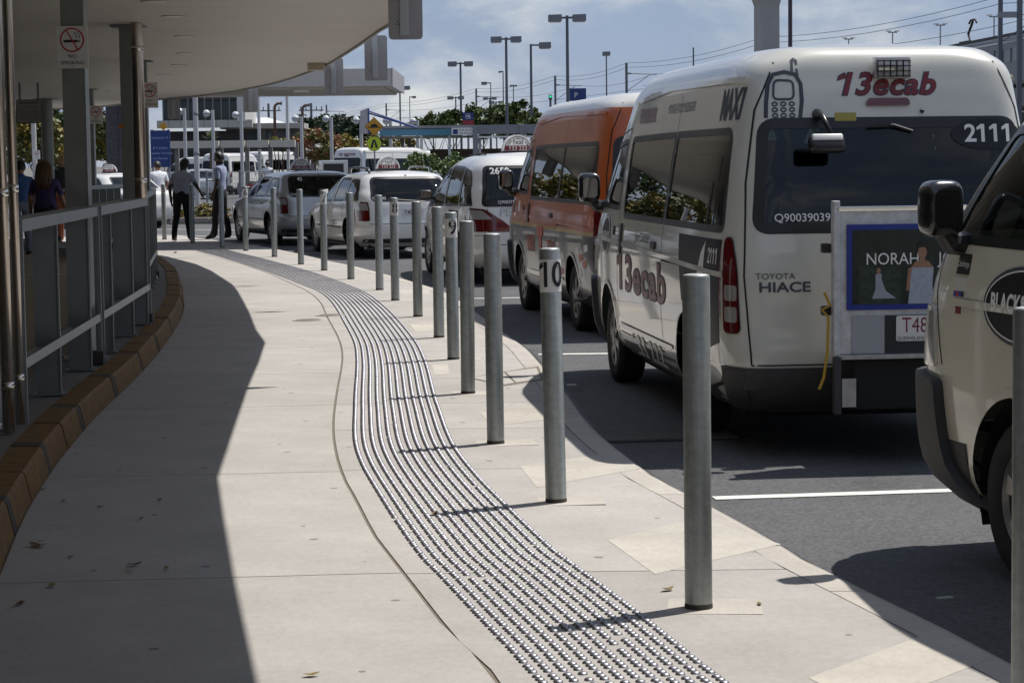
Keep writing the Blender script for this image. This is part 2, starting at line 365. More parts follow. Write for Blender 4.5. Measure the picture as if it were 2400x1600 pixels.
def strip_poly(fl, fr, a, b, skew=0.0):
    # polygon between two curves and two cross joints; joints run slightly askew
    ys = ys_between(a, b)
    return [(fl(y), y) for y in ys] + [(fr(y+skew), y+skew) for y in ys[::-1]]
base = MB()
ys = ys_between(3.2, 50, 0.4)
for i in range(len(ys)-1):
    a, b = ys[i], ys[i+1]
    base.add([(fY(a)-0.1,a,-0.005),(fK(a)-0.02,a,-0.005),(fK(b)-0.02,b,-0.005),(fY(b)-0.1,b,-0.005)],[(0,1,2,3)])
path = structure(base.build('footpath', c_joint))
def slab(fl, fr, a, b, m, z0=-0.055, z1=0.0, name='slab', skew=0.0, parent=None):
    p = strip_poly(fl, fr, a, b, skew); ox, oy = p[0]
    o = MB().prism([(x-ox,y-oy) for x, y in p], z0, z1).build(name, m, parent if parent else path, loc=(ox,oy,0))
    return o
g = 0.005
JL = [3.2,5.55,8.35,11.2,14.35,16.6,19.0,21.6,24.2,26.8,29.0,31.0,33.5,36,38.5,41,44,47,50]
for a, b in zip(JL[:-1], JL[1:]):
    slab(lambda y: fY(y)+0.0, lambda y: fJ(y)-0.008, a+g, b-g, c_path, skew=0.12)
JR = [3.2,6.0,8.45,11.35,13.1,14.5,16.2,19.0,21.8,24.4,27.0,29.4,31.6,33.9,36.3,38.7,41.2,44,47,50]
for a, b in zip(JR[:-1], JR[1:]):
    slab(lambda y: fJ(y)+0.008, lambda y: fK(y)-0.165, a+g, b-g, c_path)
# road kerb, laid in lengths, its nose falling to the road
kerb = structure(MB().add([(fK(3.2)-0.1,3.2,-0.02),(fK(3.2),3.2,-0.05),(fK(3.4),3.4,-0.05)],[(0,1,2)]).build('kerb', c_kerb))
y = 3.2
while y < 49:
    L = 2.4; yy = ys_between(y+0.004, min(50,y+L)-0.004, 0.3); mb = MB()
    for a, b in zip(yy[:-1], yy[1:]):
        sec = lambda q: [(fK(q)-0.16,q,0.0),(fK(q)-0.05,q,0.0),(fK(q)-0.012,q,-0.007),(fK(q),q,-0.05)]
        A, B = sec(a), sec(b); mb.add(A+B, [(k,k+1,5+k,4+k) for k in range(3)])
    mb.build('kerb_stone', c_kerb, kerb); y += L
# dark joint line where the asphalt meets the kerb
mb = MB()
for a, b in zip(ys[:-1], ys[1:]):
    mb.add([(fK(a)-0.004,a,RZ+0.003),(fK(a)+0.03,a,RZ+0.003),(fK(b)+0.03,b,RZ+0.003),(fK(b)-0.004,b,RZ+0.003)],[(0,1,2,3)])
mb.build('kerb_joint', mat('bitumen',(0.03,0.03,0.03),0.6), kerb)
# pale concrete repair panels and bollard footings let into the path
def panel(px, name, m, z=0.0013):
    P = [G(x,y) for x,y in px]; ox, oy = P[0].x, P[0].y
    MB().prism([(p.x-ox,p.y-oy) for p in P], 0.0004, z).build(name, m, path, loc=(ox,oy,0))
panel([(1424,1265),(1640,1212),(1830,1275),(1535,1345)],'repair_panel', c_pale)
panel([(1218,1092),(1452,1058),(1500,1098),(1258,1142)],'repair_panel', c_pale)
panel([(1122,965),(1330,940),(1355,976),(1155,998)],'repair_panel', c_pale)
panel([(1895,1588),(2190,1478),(2330,1540),(2180,1599),(2000,1640)],'repair_panel', c_pale)
panel([(1012,855),(1050,850),(1052,876),(1020,880)],'repair_panel', c_pale)
panel([(960,760),(1040,752),(1052,770),(975,779)],'repair_panel', c_pale)
panel([(930,680),(1000,676),(1012,690),(944,694)],'repair_panel', c_pale)
# service pit lid by the kerb: frame and two leaves
pit = thing('pit_lid','square concrete pit lid let into the path beside the kerb','pit lid', G(1190,888))
o0 = G(1190,888)
def rel(pl): return [(G(x,y).x-o0.x, G(x,y).y-o0.y) for x,y in pl]
MB().prism(rel([(1095,885),(1262,858),(1275,890),(1180,905)]),0.0005,0.0012).build('frame', c_joint, pit)
MB().prism(rel([(1104,885),(1180,873),(1205,897),(1181,901)]),0.0004,0.0024).build('leaf', c_path, pit)
MB().prism(rel([(1186,872),(1257,862),(1268,888),(1210,896)]),0.0004,0.0024).build('leaf', c_path, pit)
# round access covers
m_iron = mat('cast_iron',(0.16,0.15,0.14),0.75,metal=0.2,var=0.2,vscale=30)
for (x,y,lab) in [(722,750.6,'round iron access cover in the open part of the path'),(775,739,'round iron access cover straddling the joint beside the tactile strip')]:
    t = thing('access_cover', lab, 'access cover', G(x,y), group='access covers in the path')
    MB().lathe([(0.0,0.006),(0.128,0.006),(0.130,0.003)], n=28).build('lid', m_iron, t)
    MB().lathe([(0.136,0.001),(0.136,0.007),(0.160,0.007),(0.162,0.001)], n=28).build('ring', c_kerb, t)
# ---------------------------------------------------------------- road markings
def stripe(A, B, w, nm='bay_line'):
    A, B = Vector(A), Vector(B); d = (B-A).normalized(); n = Vector((-d.y,d.x,0))*w/2; z = RZ+0.004
    o = MB().add([(A.x+n.x,A.y+n.y,z),(B.x+n.x,B.y+n.y,z),(B.x-n.x,B.y-n.y,z),(A.x-n.x,A.y-n.y,z)],[(3,2,1,0)]).build(nm, m_white)
    return structure(o)
def bay(px0, px1, L=2.7, w=0.1):
    A, B = G(*px0, RZ), G(*px1, RZ); d = (B-A).normalized(); stripe(A, A+d*L, w)
bay((1673,1168),(2194,1151)); bay((1262,831),(1430,829)); bay((1105,700),(1225,698)); bay((640,596),(860,590)); 
stripe(G(360,537,RZ), G(640,541,RZ), 0.12, 'lane_line'); stripe(G(330,550,RZ), G(560,556,RZ), 0.12, 'lane_line')
stripe(G(600,560,RZ), G(1000,574,RZ), 0.12, 'lane_line')
for i,(a,b) in enumerate([((372,566),(402,568)),((428,563),(500,569)),((480,575),(600,576))]):
    A, B = G(*a,RZ), G(*b,RZ); stripe(A, B, 0.55, 'crossing_stripe')
# drain grate in the gutter
gr = thing('drain_grate','cast iron gutter grate in the van shadow beside the kerb','drain grate', G(1520,1020,RZ), R(8))
MB().box((0,0,0.004),(1.05,0.62,0.006)).build('frame', mat('grate_frame',(0.05,0.05,0.05),0.7,metal=0.4), gr)
for i in range(15): MB().box((0,-0.28+0.04*i,0.012),(0.96,0.018,0.012)).build('bar', m_iron, gr)
# ---------------------------------------------------------------- yellow kerb, island
m_yel = mat('worn_yellow_paint',(0.165,0.085,0.013),0.75,var=0.32,vscale=13,bump=0.15)
m_ygrey = concrete('kerb_bare',(0.07,0.06,0.045), spots=False)
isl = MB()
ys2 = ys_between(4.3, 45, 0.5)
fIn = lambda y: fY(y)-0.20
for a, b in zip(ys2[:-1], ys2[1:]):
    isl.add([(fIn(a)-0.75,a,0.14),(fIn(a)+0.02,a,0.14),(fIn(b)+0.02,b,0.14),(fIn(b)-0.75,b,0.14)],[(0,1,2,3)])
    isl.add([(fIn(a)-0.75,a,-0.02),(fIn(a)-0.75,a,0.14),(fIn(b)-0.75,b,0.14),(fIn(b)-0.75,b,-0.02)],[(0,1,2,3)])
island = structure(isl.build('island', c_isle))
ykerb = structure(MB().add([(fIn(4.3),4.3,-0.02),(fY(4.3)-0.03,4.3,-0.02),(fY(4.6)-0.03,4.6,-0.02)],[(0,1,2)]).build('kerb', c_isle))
y = 4.3; k = 0
while y < 44:
    k += 1
    L = 0.16 if k % 3 == 0 else rnd.uniform(0.75,0.98); yy = ys_between(y+0.006, y+L-0.006, 0.3); mb = MB()
    dz = rnd.uniform(-0.004,0.004); dxx = rnd.uniform(-0.006,0.006)
    sec = lambda q: [(fY(q)+dxx,q,-0.02),(fY(q)-0.035+dxx,q,0.13+dz),(fY(q)-0.05+dxx,q,0.148+dz),(fIn(q)+dxx,q,0.150+dz),(fIn(q)+dxx,q,0.0)]
    for a, b in zip(yy[:-1], yy[1:]):
        A, B = sec(a), sec(b); mb.add(A+B, [(5+i,6+i,1+i,i) for i in range(4)])
    mb.add(sec(yy[0]), [(0,1,2,3,4)]); mb.add(sec(yy[-1]), [(4,3,2,1,0)])
    mb.build('kerb_stone', m_ygrey if k % 3 == 0 else m_yel, ykerb); y += L
# paving of the lane beyond the island, under the canopy
pv = MB()
for a, b in zip(ys2[:-1], ys2[1:]):
    pv.add([(-40,a,-0.008),(fIn(a)-0.72,a,-0.008),(fIn(b)-0.72,b,-0.008),(-40,b,-0.008)],[(0,1,2,3)])
structure(pv.build('paving', m_pav))
A = G(40,645); stripe((A.x-3,A.y+0.3,0),(A.x+2.2,A.y,0),0.10,'lane_line').location.z = 0.03
# ---------------------------------------------------------------- tactile strip: steel studs in twelve rows
m_stud = mat('stud_steel',(0.30,0.30,0.33),0.46,metal=1.0,var=0.35,vscale=15)
tac = thing('tactile_strip','curving band of twelve rows of steel studs set in the path','tactile paving',(fTL(8),8,0))
tac_o = Vector((fTL(8),8,0))
def stud_mesh(mb, c, r=0.0165, h=0.0085, n=8, s=1.0):
    vs = []
    for rr, hh in ((1.0,0.0),(0.86,0.62),(0.52,0.95)):
        for j in range(n):
            t = 2*math.pi*j/n; vs.append((c[0]+r*rr*s*math.cos(t), c[1]+r*rr*s*math.sin(t), c[2]+h*hh))
    vs.append((c[0],c[1],c[2]+h)); fs = []
    for i in range(2):
        for j in range(n): fs.append((i*n+j,i*n+(j+1)%n,(i+1)*n+(j+1)%n,(i+1)*n+j))
    for j in range(n): fs.append((2*n+j,2*n+(j+1)%n,3*n))
    mb.add(vs, fs)
cen = []; yv = 4.9
while yv < 41.6:
    cen.append((fTL(yv), fTR(yv), yv)); yv += 0.02
pts = []; acc = 0; prev = None
for l, r_, yv in cen:
    cx = (l+r_)/2
    if prev: acc += math.hypot(cx-prev[0], yv-prev[1])
    if prev is None or acc >= 0.0475:
        acc = 0 if prev is None else acc-0.0475; pts.append((l, r_, yv))
    prev = (cx, yv)
studs = []
for i, (l, r_, yv) in enumerate(pts):
    y0, y1 = max(4.9,yv-0.3), yv+0.3
    tx, ty = (fTL(y1)+fTR(y1)-fTL(y0)-fTR(y0))/2, y1-y0; q = math.hypot(tx,ty); nx, ny = ty/q, -tx/q
    cx, cy = (l+r_)/2, yv; wd = (r_-l)*nx
    for j in range(12):
        if rnd.random() < 0.004: continue
        u = (j-5.5)*0.05*(wd/0.575)**0.5
        studs.append((cx+nx*u, cy+ny*u))
def seen(p):
    v = Vector((p[0],p[1],-EYE)); w = v.dot(_fw); return abs(v.dot(_rt)/w*FPX) < 1215 and -v.dot(_up)/w*FPX < 815
near = sorted([p for p in studs if seen(p)], key=lambda p: p[1])[:300]
nearset = set(near)
sm = MB(); stud_mesh(sm, (0,0,0)); sme = sm.mesh('stud', True); sme.materials.append(m_stud)
for p in near:
    o = bpy.data.objects.new('stud', sme); COL.objects.link(o); o.parent = tac; o.location = (p[0]-tac_o.x, p[1]-tac_o.y, rnd.uniform(0.0,0.0006))
rest = MB()
for p in studs:
    if p not in nearset: stud_mesh(rest, (p[0]-tac_o.x, p[1]-tac_o.y, 0.0))
stuff(rest.build('studs', m_stud, tac, smooth=True))
# ---------------------------------------------------------------- bollards
def galv(name, col, rough=0.45):
    m = mat(name, col, rough, metal=0.66, var=0.15, vscale=30, bump=0.06, bscale=60, detail=7)
    t = m.node_tree; b = _bsdf(m); base = t.nodes[m['colnode']].outputs[0]; tcn = N(t,'ShaderNodeTexCoord')
    oi = N(t,'ShaderNodeObjectInfo'); av = N(t,'ShaderNodeVectorMath', operation='ADD'); t.links.new(tcn.outputs['Object'], av.inputs[0]); t.links.new(oi.outputs['Location'], av.inputs[1])
    mp = N(t,'ShaderNodeMapping'); mp.inputs['Scale'].default_value = (26,26,1.6); t.links.new(av.outputs[0], mp.inputs[0])
    nz = N(t,'ShaderNodeTexNoise'); nz.inputs['Scale'].default_value = 1.0; nz.inputs['Detail'].default_value = 6; t.links.new(mp.outputs[0], nz.inputs['Vector'])
    mr = N(t,'ShaderNodeMapRange'); mr.inputs['From Min'].default_value = 0.35; mr.inputs['From Max'].default_value = 0.65; mr.inputs['To Min'].default_value = 0.75; mr.inputs['To Max'].default_value = 1.12
    t.links.new(nz.outputs['Fac'], mr.inputs['Value'])
    s2 = N(t,'ShaderNodeVectorMath', operation='SCALE'); t.links.new(base, s2.inputs[0]); t.links.new(mr.outputs[0], s2.inputs['Scale']); t.links.new(s2.outputs[0], b.inputs['Base Color'])
    rr = N(t,'ShaderNodeMapRange'); rr.inputs['To Min'].default_value = rough-0.12; rr.inputs['To Max'].default_value = rough+0.2; t.links.new(nz.outputs['Fac'], rr.inputs['Value']); t.links.new(rr.outputs[0], b.inputs['Roughness'])
    return m
m_galv = galv('galvanised_steel', (0.36,0.385,0.375), 0.47)
m_capm = mat('bollard_cap',(0.45,0.46,0.46),0.55,metal=0.5,var=0.1)
m_signw = mat('sign_white',(0.70,0.69,0.67),0.45,var=0.04,vscale=20)
m_black = mat('print_black',(0.012,0.012,0.014),0.5)
m_red = mat('print_red',(0.45,0.02,0.02),0.5)
m_grime = mat('grime',(0.06,0.055,0.05),0.9)
BOL = [(1.40,5.84),(0.66,7.73),(0.20,10.21),(-0.10,12.38),(-0.31,15.10),(-0.48,17.74),(-0.67,19.98),(-0.98,22.74),(-1.36,25.46),(-1.67,27.60),(-2.23,30.29),(-2.82,32.86),(-3.37,34.95),(-4.11,37.87),(-4.95,40.70),(-5.64,42.57),(-6.59,45.15),(-7.54,47.48)]
WORD = {'10':'ten','9':'nine','8':'eight','7':'seven','6':'six','5':'five'}
NUM = {2:'10',5:'9',8:'8',11:'7',14:'6',17:'5'}
LEAN = {1:(0.2,0.0),2:(0.9,0.0),3:(0.3,0),4:(-0.2,0)}
def arc_sheet(mb, r, a0, a1, z0, z1, n=14):
    vs = []
    for i in range(n+1):
        t = a0+(a1-a0)*i/n; vs += [(r*math.sin(t),-r*math.cos(t),z0),(r*math.sin(t),-r*math.cos(t),z1)]
    mb.add(vs, [(2*i,2*i+2,2*i+3,2*i+1) for i in range(n)])
for i, (x, y) in enumerate(BOL):
    if i in NUM: lab = 'galvanised steel bollard with a white band bearing the number %s' % WORD[NUM[i]]
    elif i == 0: lab = 'galvanised bollard cut off by the right edge beside the nearest van'
    else:
        prevn = max([k for k in NUM if k < i], default=None)
        lab = 'plain galvanised bollard nearest the camera, in front of bollard ten' if prevn is None else 'plain galvanised bollard, %s one beyond bollard number %s' % (('first','second')[i-prevn-1], WORD[NUM[prevn]])
    t = thing('bollard', lab, 'bollard', (x,y,0), group='steel bollards along the taxi rank')
    r = 0.0495
    MB().lathe([(r,0.0),(r,1.19),(r-0.003,1.197),(r-0.006,1.199)], n=32).build('post', m_galv, t, angle=40)
    MB().lathe([(r-0.005,1.198),(0.03,1.201),(0.0,1.202)], n=32).build('cap', m_capm, t)
    MB().lathe([(r+0.0015,0.0),(r+0.0012,0.014),(r+0.0004,0.02)], n=24).build('foot_stain', m_grime, t)
    # square footing patch, edge just proud of the path
    fp = MB().box((0.06,0.02,0.0007),(0.34,0.27,0.0013), rz=rnd.uniform(-0.15,0.15)).build('footing', c_kerb, t)
    if i in NUM:
        az = math.atan2(-x, y)*0.0
        band = MB(); arc_sheet(band, r+0.0012, -1.75, 1.75, 0.995, 1.148); b_ = band.build('number_band', m_signw, t, smooth=True)
        s = NUM[i]; vs, fs = text2d(s, 0.165, bold=0.016, spacing=0.92, sx=0.82 if len(s) > 1 else 0.95)
        mb = MB(); rr = r+0.0048
        off = 0.30 if len(s) == 1 else 0.12
        mb.add([(rr*math.sin(vx/rr+off), -rr*math.cos(vx/rr+off), 1.072+vy) for vx, vy in vs], fs)
        mb.build('number', m_black, b_)
    if i not in LEAN: t.rotation_euler = (R(rnd.uniform(-0.5,0.5)), R(rnd.uniform(-0.5,0.5)), 0)
    if i in LEAN: t.rotation_euler = (R(LEAN[i][1]), R(-LEAN[i][0]), 0)
# ================================================================ CANOPY over the pick-up path
m_soff = mat('soffit_white',(0.60,0.57,0.52),0.55,var=0.03,vscale=1.5)
_t = m_soff.node_tree; _b = _bsdf(m_soff); _tc2 = N(_t,'ShaderNodeTexCoord'); _sx = N(_t,'ShaderNodeSeparateXYZ'); _t.links.new(_tc2.outputs['Object'], _sx.inputs[0])
_fr = N(_t,'ShaderNodeMath', operation='PINGPONG'); _fr.inputs[1].default_value = 0.15; _t.links.new(_sx.outputs['Y'], _fr.inputs[0])
_lt = N(_t,'ShaderNodeMath', operation='LESS_THAN'); _lt.inputs[1].default_value = 0.007; _t.links.new(_fr.outputs[0], _lt.inputs[0])
_mx = N(_t,'ShaderNodeMix'); _mx.data_type = 'RGBA'; _mx.inputs['B'].default_value = (0.42,0.39,0.36,1); _t.links.new(_lt.outputs[0], _mx.inputs['Factor']); _t.links.new(_t.nodes[m_soff['colnode']].outputs[0], _mx.inputs['A']); _t.links.new(_mx.outputs['Result'], _b.inputs['Base Color'])
m_fasc = mat('fascia_grey',(0.42,0.41,0.40),0.55,var=0.06)
m_seam = mat('soffit_seam',(0.16,0.15,0.14),0.8)
m_colm = mat('column_paint',(0.235,0.255,0.24),0.42,metal=0.0,var=0.12,vscale=4,bump=0.03)
m_rail = mat('rail_paint',(0.22,0.245,0.255),0.38,metal=0.0,var=0.08,vscale=6)
m_ss = mat('downpipe_steel',(0.52,0.46,0.40),0.26,metal=0.95,var=0.15,vscale=3)
m_ssb = mat('downpipe_band',(0.75,0.70,0.64),0.18,metal=1.0)
# outer edge, from its shadow on the path and its outline against the sky; unseen run behind the camera added to deepen the shade
EDGE = [(3.3,-14.0),(2.1,-6.0),(1.15,1.0),(0.41,7.47),(0.15,9.02),(-0.11,10.65),(-0.31,11.94),(-0.49,14.03),(-0.70,16.5),(-0.86,18.6),(-1.02,20.47),(-1.28,22.0),(-1.66,24.6),(-2.0,26.8),(-2.3,28.7),(-2.56,30.2),(-3.36,34.0),(-3.92,36.3),(-4.88,39.4),(-5.95,42.1),(-7.15,44.3),(-9.1,48.8),(-11.0,51.0)]
EDGE = [(x,y) for x,y in EDGE]
fE = curve_x(EDGE)
ZE = 2.94
def soff_z(x, y): return ZE
canopy = thing('canopy','long white canopy curving over the footpath with a flat lined soffit','canopy',(-3,20,0))
co = Vector((-3,20,0))
seams = [-14.0,-10,-6.0,-2.5,1.0,4.0,7.47,9.02,10.65,11.94,14.03,16.5,18.6,20.47,22.0,24.6,26.8,28.7,30.2,34.0,36.3,39.4,42.1,44.3,48.8,51.0]
def lc(p): return (p[0]-co.x,p[1]-co.y,p[2]-co.z)
for a, b in zip(seams[:-1], seams[1:]):
    a2, b2 = a+0.006, b-0.006; mb = MB()
    offs = [0.02,0.8,1.6,2.4,4.5,8.0,30.0]
    for o0_, o1_ in zip(offs[:-1], offs[1:]):
        q = [(fE(a2)-o0_,a2),(fE(a2)-o1_,a2),(fE(b2)-o1_,b2),(fE(b2)-o0_,b2)]
        zs = [soff_z(x,y) for x,y in q]
        mb.add([lc((x,y,z)) for (x,y),z in zip(q,zs)]+[lc((x,y,z+0.03)) for (x,y),z in zip(q,zs)], [(0,1,2,3),(7,6,5,4),(1,0,4,5),(3,2,6,7)])
    mb.build('soffit_panel', m_soff, canopy)
    fb = MB(); x0,x1 = fE(a),fE(b)
    fb.add([lc(p) for p in ((x0,a,ZE-0.03),(x1,b,ZE-0.03),(x1,b,ZE+0.085),(x0,a,ZE+0.085),(x0-0.02,a,ZE-0.03),(x1-0.02,b,ZE-0.03),(x1-0.02,b,ZE+0.085),(x0-0.02,a,ZE+0.085))],[(0,1,2,3),(7,6,5,4),(0,4,5,1),(3,2,6,7)])
    fb.build('fascia', m_fasc, canopy)
rf = MB()
for a, b in zip(seams[:-1], seams[1:]):
    rf.add([lc((fE(a)-0.01,a,ZE+0.08)),lc((fE(b)-0.01,b,ZE+0.08)),lc((fE(b)-30,b,ZE+0.10)),lc((fE(a)-30,a,ZE+0.10))],[(0,1,2,3)])
    rf.add([lc((fE(a)-30,a,2.8)),lc((fE(b)-30,b,2.8)),lc((fE(b)-30,b,ZE+0.1)),lc((fE(a)-30,a,ZE+0.1))],[(0,1,2,3)])
rf.add([lc((fE(51)-30,51,2.9)),lc((fE(51),51,2.9)),lc((fE(51),51,ZE+0.1)),lc((fE(51)-30,51,ZE+0.1))],[(0,1,2,3)])
rf.build('roof_sheet', m_fasc, canopy)
# recessed lights in the soffit
m_dl = mat('downlight_glass',(0.75,0.72,0.66),0.3)
m_trim = mat('downlight_trim',(0.40,0.38,0.34),0.5)
for (px,py) in [(363,3),(408,38),(434,85),(435,125),(421,152),(386,175),(262,214),(330,196)]:
    p = G(px,py,3.02); z = soff_z(p.x,p.y); p = G(px,py,z); p.z = soff_z(p.x,p.y)
    MB().lathe([(0.0,-0.004),(0.10,-0.004)], c=lc((p.x,p.y,p.z-0.004)), n=20).build('downlight', m_dl, canopy)
    MB().lathe([(0.10,0.0),(0.10,-0.008),(0.115,-0.008),(0.117,0.0)], c=lc((p.x,p.y,p.z)), n=20).build('downlight_ring', m_trim, canopy)
# small floodlight box under the edge
q = AT(742,151,29.3); MB().box(lc((q.x,q.y,q.z)),(0.22,0.3,0.16)).build('floodlight', mat('flood_box',(0.42,0.36,0.26),0.5), canopy)
# ---------------------------------------------------------------- hanging bay signs, seen from behind
m_sback = mat('sign_back_alu',(0.36,0.35,0.36),0.5,metal=0.3,var=0.08,vscale=6)
m_chan = mat('sign_channel',(0.48,0.52,0.55),0.35,metal=0.6)
for n_,(px0,px1,Y) in enumerate([(913,994,16.4),(856,910,24.5),(763,805,29.6),(571,604,38.6),(394,421,43.6)]):
    c = AT((px0+px1)/2, 240, Y)
    lab = ['large grey sign back hanging nearest, cut by the top of the picture','second hanging grey sign back, against open sky','third hanging grey sign back, in front of the far slab roof','fourth hanging grey sign back, overlapping the dark glass building','farthest small hanging sign back, beside the blue direction sign'][n_]
    t = thing('hanging_sign', lab, 'sign', (c.x,c.y,2.52), group='bay signs hanging from the canopy edge')
    w, h = 0.255, 0.50
    pl = round_poly([(-w/2,0),(w/2,0),(w/2,h),(-w/2,h)],0.035,5)
    MB().plate([(x,-0.003,z) for x,z in pl],0.012).build('board', m_sback, t)
    MB().box((-0.01,-0.018,h*0.55),(0.065,0.022,h*0.98),bev=0.004).build('channel', m_chan, t)
    for zz_ in (0.09,h*0.88): 
        MB().cyl((0.02,-0.03,zz_),(0.02,-0.008,zz_),0.009,n=10).build('bolt', m_trim, t)
    MB().box((-0.01,0.0,h-0.02),(0.05,0.03,0.10)).build('bracket', m_chan, t)
    mb = MB()
    for a_ in (90,210,330):
        cx, cz = -0.06+0.014*math.cos(R(a_)), 0.12+0.014*math.sin(R(a_)); mb.add([(cx-0.007,-0.0158,cz-0.006),(cx+0.007,-0.0158,cz-0.006),(cx,-0.0158,cz+0.008)],[(0,1,2)])
    mb.build('printed_mark', m_black, t)
# ---------------------------------------------------------------- columns, downpipes, railing on the island
def ibeam(mb, x, y, z0, z1, w, d, rz):
    mb.box((x,y,(z0+z1)/2),(w,d,z1-z0),rz=rz,bev=0.006)
def column(pos, w, d, z0, z1, lab, rz=0.0):
    t = thing('column', lab, 'column', (pos[0],pos[1],z0), rz, group='canopy columns on the island')
    MB().box((0,0,(z1-z0)/2),(w,d,z1-z0),bev=0.006).build('shaft', m_colm, t)
    MB().box((w/2+0.004,-d/2+0.012,(z1-z0)/2),(0.012,0.03,z1-z0)).build('edge_flange', m_rail, t)
    MB().box((0,0,0.01),(w+0.14,d+0.14,0.02),bev=0.003).build('base_plate', m_rail, t)
    MB().box((0,0,z1-z0-0.012),(w+0.16,d+0.05,0.016)).build('head_plate', m_rail, t)
    for sx in (-1,1):
        for sy in (-1,1): MB().cyl((sx*(w/2+0.04),sy*(d/2+0.04),0.018),(sx*(w/2+0.04),sy*(d/2+0.04),0.05),0.012,n=6).build('anchor_bolt', m_ss, t)
    return t
colA = Vector((-3.27,16.55)); 
column((-3.27,16.55),0.165,0.2,0.14,2.935,'square grey column carrying the largest no smoking sign')
column((-3.61,20.9),0.16,0.18,0.14,2.935,'square grey column with an orange sticker behind the slim downpipe')
column((-4.68,28.0),0.12,0.16,0.14,2.935,'slim grey column carrying a no smoking sign, half hidden by a downpipe')
column((-7.27,37.9),0.165,0.2,-0.01,2.935,'grey column in front of the taxi roof sign, with a small no smoking sign')
column((-2.96,12.2),0.12,0.2,0.14,2.935,'grey column at the left edge beside the twin downpipes')
t = thing('column','round dark column beside the notice board','column',(-9.1,43.1,0),group='canopy columns on the island')
MB().lathe([(0.115,0.0),(0.115,2.935)],n=24).build('shaft', m_colm, t, smooth=True); MB().lathe([(0.115,2.91),(0.24,2.925),(0.24,2.935)],n=24).build('head_plate', m_rail, t)
MB().box((0,0,0.01),(0.4,0.4,0.02)).build('base_plate', m_rail, t)
o = MB().box((-3.685,20.80,1.98),(0.05,0.004,0.035)).build('sticker', mat('sticker_orange',(0.6,0.22,0.03),0.5)); o.parent = [x for x in COL.objects if x.name.startswith('column') and 'orange' in str(x.get('label',''))][0]; o.location = Vector((0,0,0))-Vector((-3.61,20.9,0.14))
def pipe(x, y, zlo, zhi, r, lab):
    t = thing('downpipe', lab, 'downpipe', (x,y,zlo), group='steel downpipes beside the columns')
    MB().lathe([(r-0.003,0.0),(r,0.002),(r,zhi-zlo)],n=24).build('pipe', m_ss, t, smooth=True)
    for zz_ in (0.26,1.32,2.55):
        if zz_+zlo < zhi: MB().lathe([(r,zz_-0.022),(r+0.004,zz_-0.02),(r+0.004,zz_+0.02),(r,zz_+0.022)],n=24).build('band', m_ssb, t, smooth=True)
    MB().box((-0.02,r+0.04,1.9),(0.03,0.08,0.04)).build('wall_clip', m_rail, t)
pipe(-2.775,11.92,0.15,2.935,0.031,'tarnished steel downpipe at the left edge, the one standing nearer')
pipe(-2.765,12.15,0.17,2.935,0.026,'thinner steel downpipe at the left edge, tucked behind its twin')
pipe(-3.475,20.55,0.15,2.935,0.056,'slim tarnished steel downpipe between the two rail sections')
# railing: flat top shelf on plates set square to it, with a low bar
def railing(P0, P1, z0, ztop, lab, npl=3, depth=0.155, zlow=0.49):
    P0, P1 = Vector(P0), Vector(P1); L = (P1-P0).length; rz = math.atan2(P1.y-P0.y, P1.x-P0.x)
    t = thing('railing', lab, 'railing', (P0.x,P0.y,z0), rz, group='railings along the island')
    H = ztop-z0
    MB().box((L/2,depth/2,H-0.004),(L,depth,0.008)).build('shelf', m_rail, t)
    MB().box((L/2,-0.004,H-0.035),(L,0.008,0.07),bev=0.002).build('top_rail', m_rail, t)
    MB().box((L/2,-0.004,zlow-z0),(L,0.010,0.06),bev=0.002).build('low_bar', m_rail, t)
    MB().box((L/2,depth/2,zlow-z0-0.03),(L-0.02,depth,0.006)).build('low_shelf', m_rail, t)
    for x in (npl if isinstance(npl,list) else [L*(0.5+i)/npl for i in range(npl)]):
        MB().box((x,depth/2+0.006,(H-0.01)/2),(0.010,depth,H-0.012)).build('plate', m_rail, t)
        MB().box((x,0.004,(H-0.07)/2),(0.026,0.012,H-0.07),bev=0.002).build('stiffener', m_rail, t)
        MB().box((x,depth/2,0.006),(0.09,depth+0.05,0.012)).build('foot', m_rail, t)
    for x in (0.012, L-0.012):
        MB().box((x,0.0,H/2),(0.022,0.03,H),bev=0.003).build('end_post', m_rail, t)
    MB().box((L-0.03,0.05,0.045),(0.16,0.16,0.09)).build('footing', mat('footing_dark',(0.05,0.05,0.05),0.7), t)
    return t
railing((-2.78,12.35),(-3.06,16.15),0.15,1.31,'near grey railing section with wide plates, left of the nearest full column',[1.58,3.25])
railing((-3.07,16.3),(-3.36,20.2),0.15,1.31,'second grey railing section ending at the slim downpipe',[0.75,2.4,3.75])
railing((-3.95,23.6),(-4.62,28.4),0.15,1.31,'far grey railing section beyond the slim downpipe, seen end on',5)
q0, q1 = AT(205,432,37), AT(290,436,39.5)
railing((q0.x,37.0),(q1.x,39.5),-0.01,1.28,'dark railing of vertical boards in front of the white taxi',5,zlow=0.3)
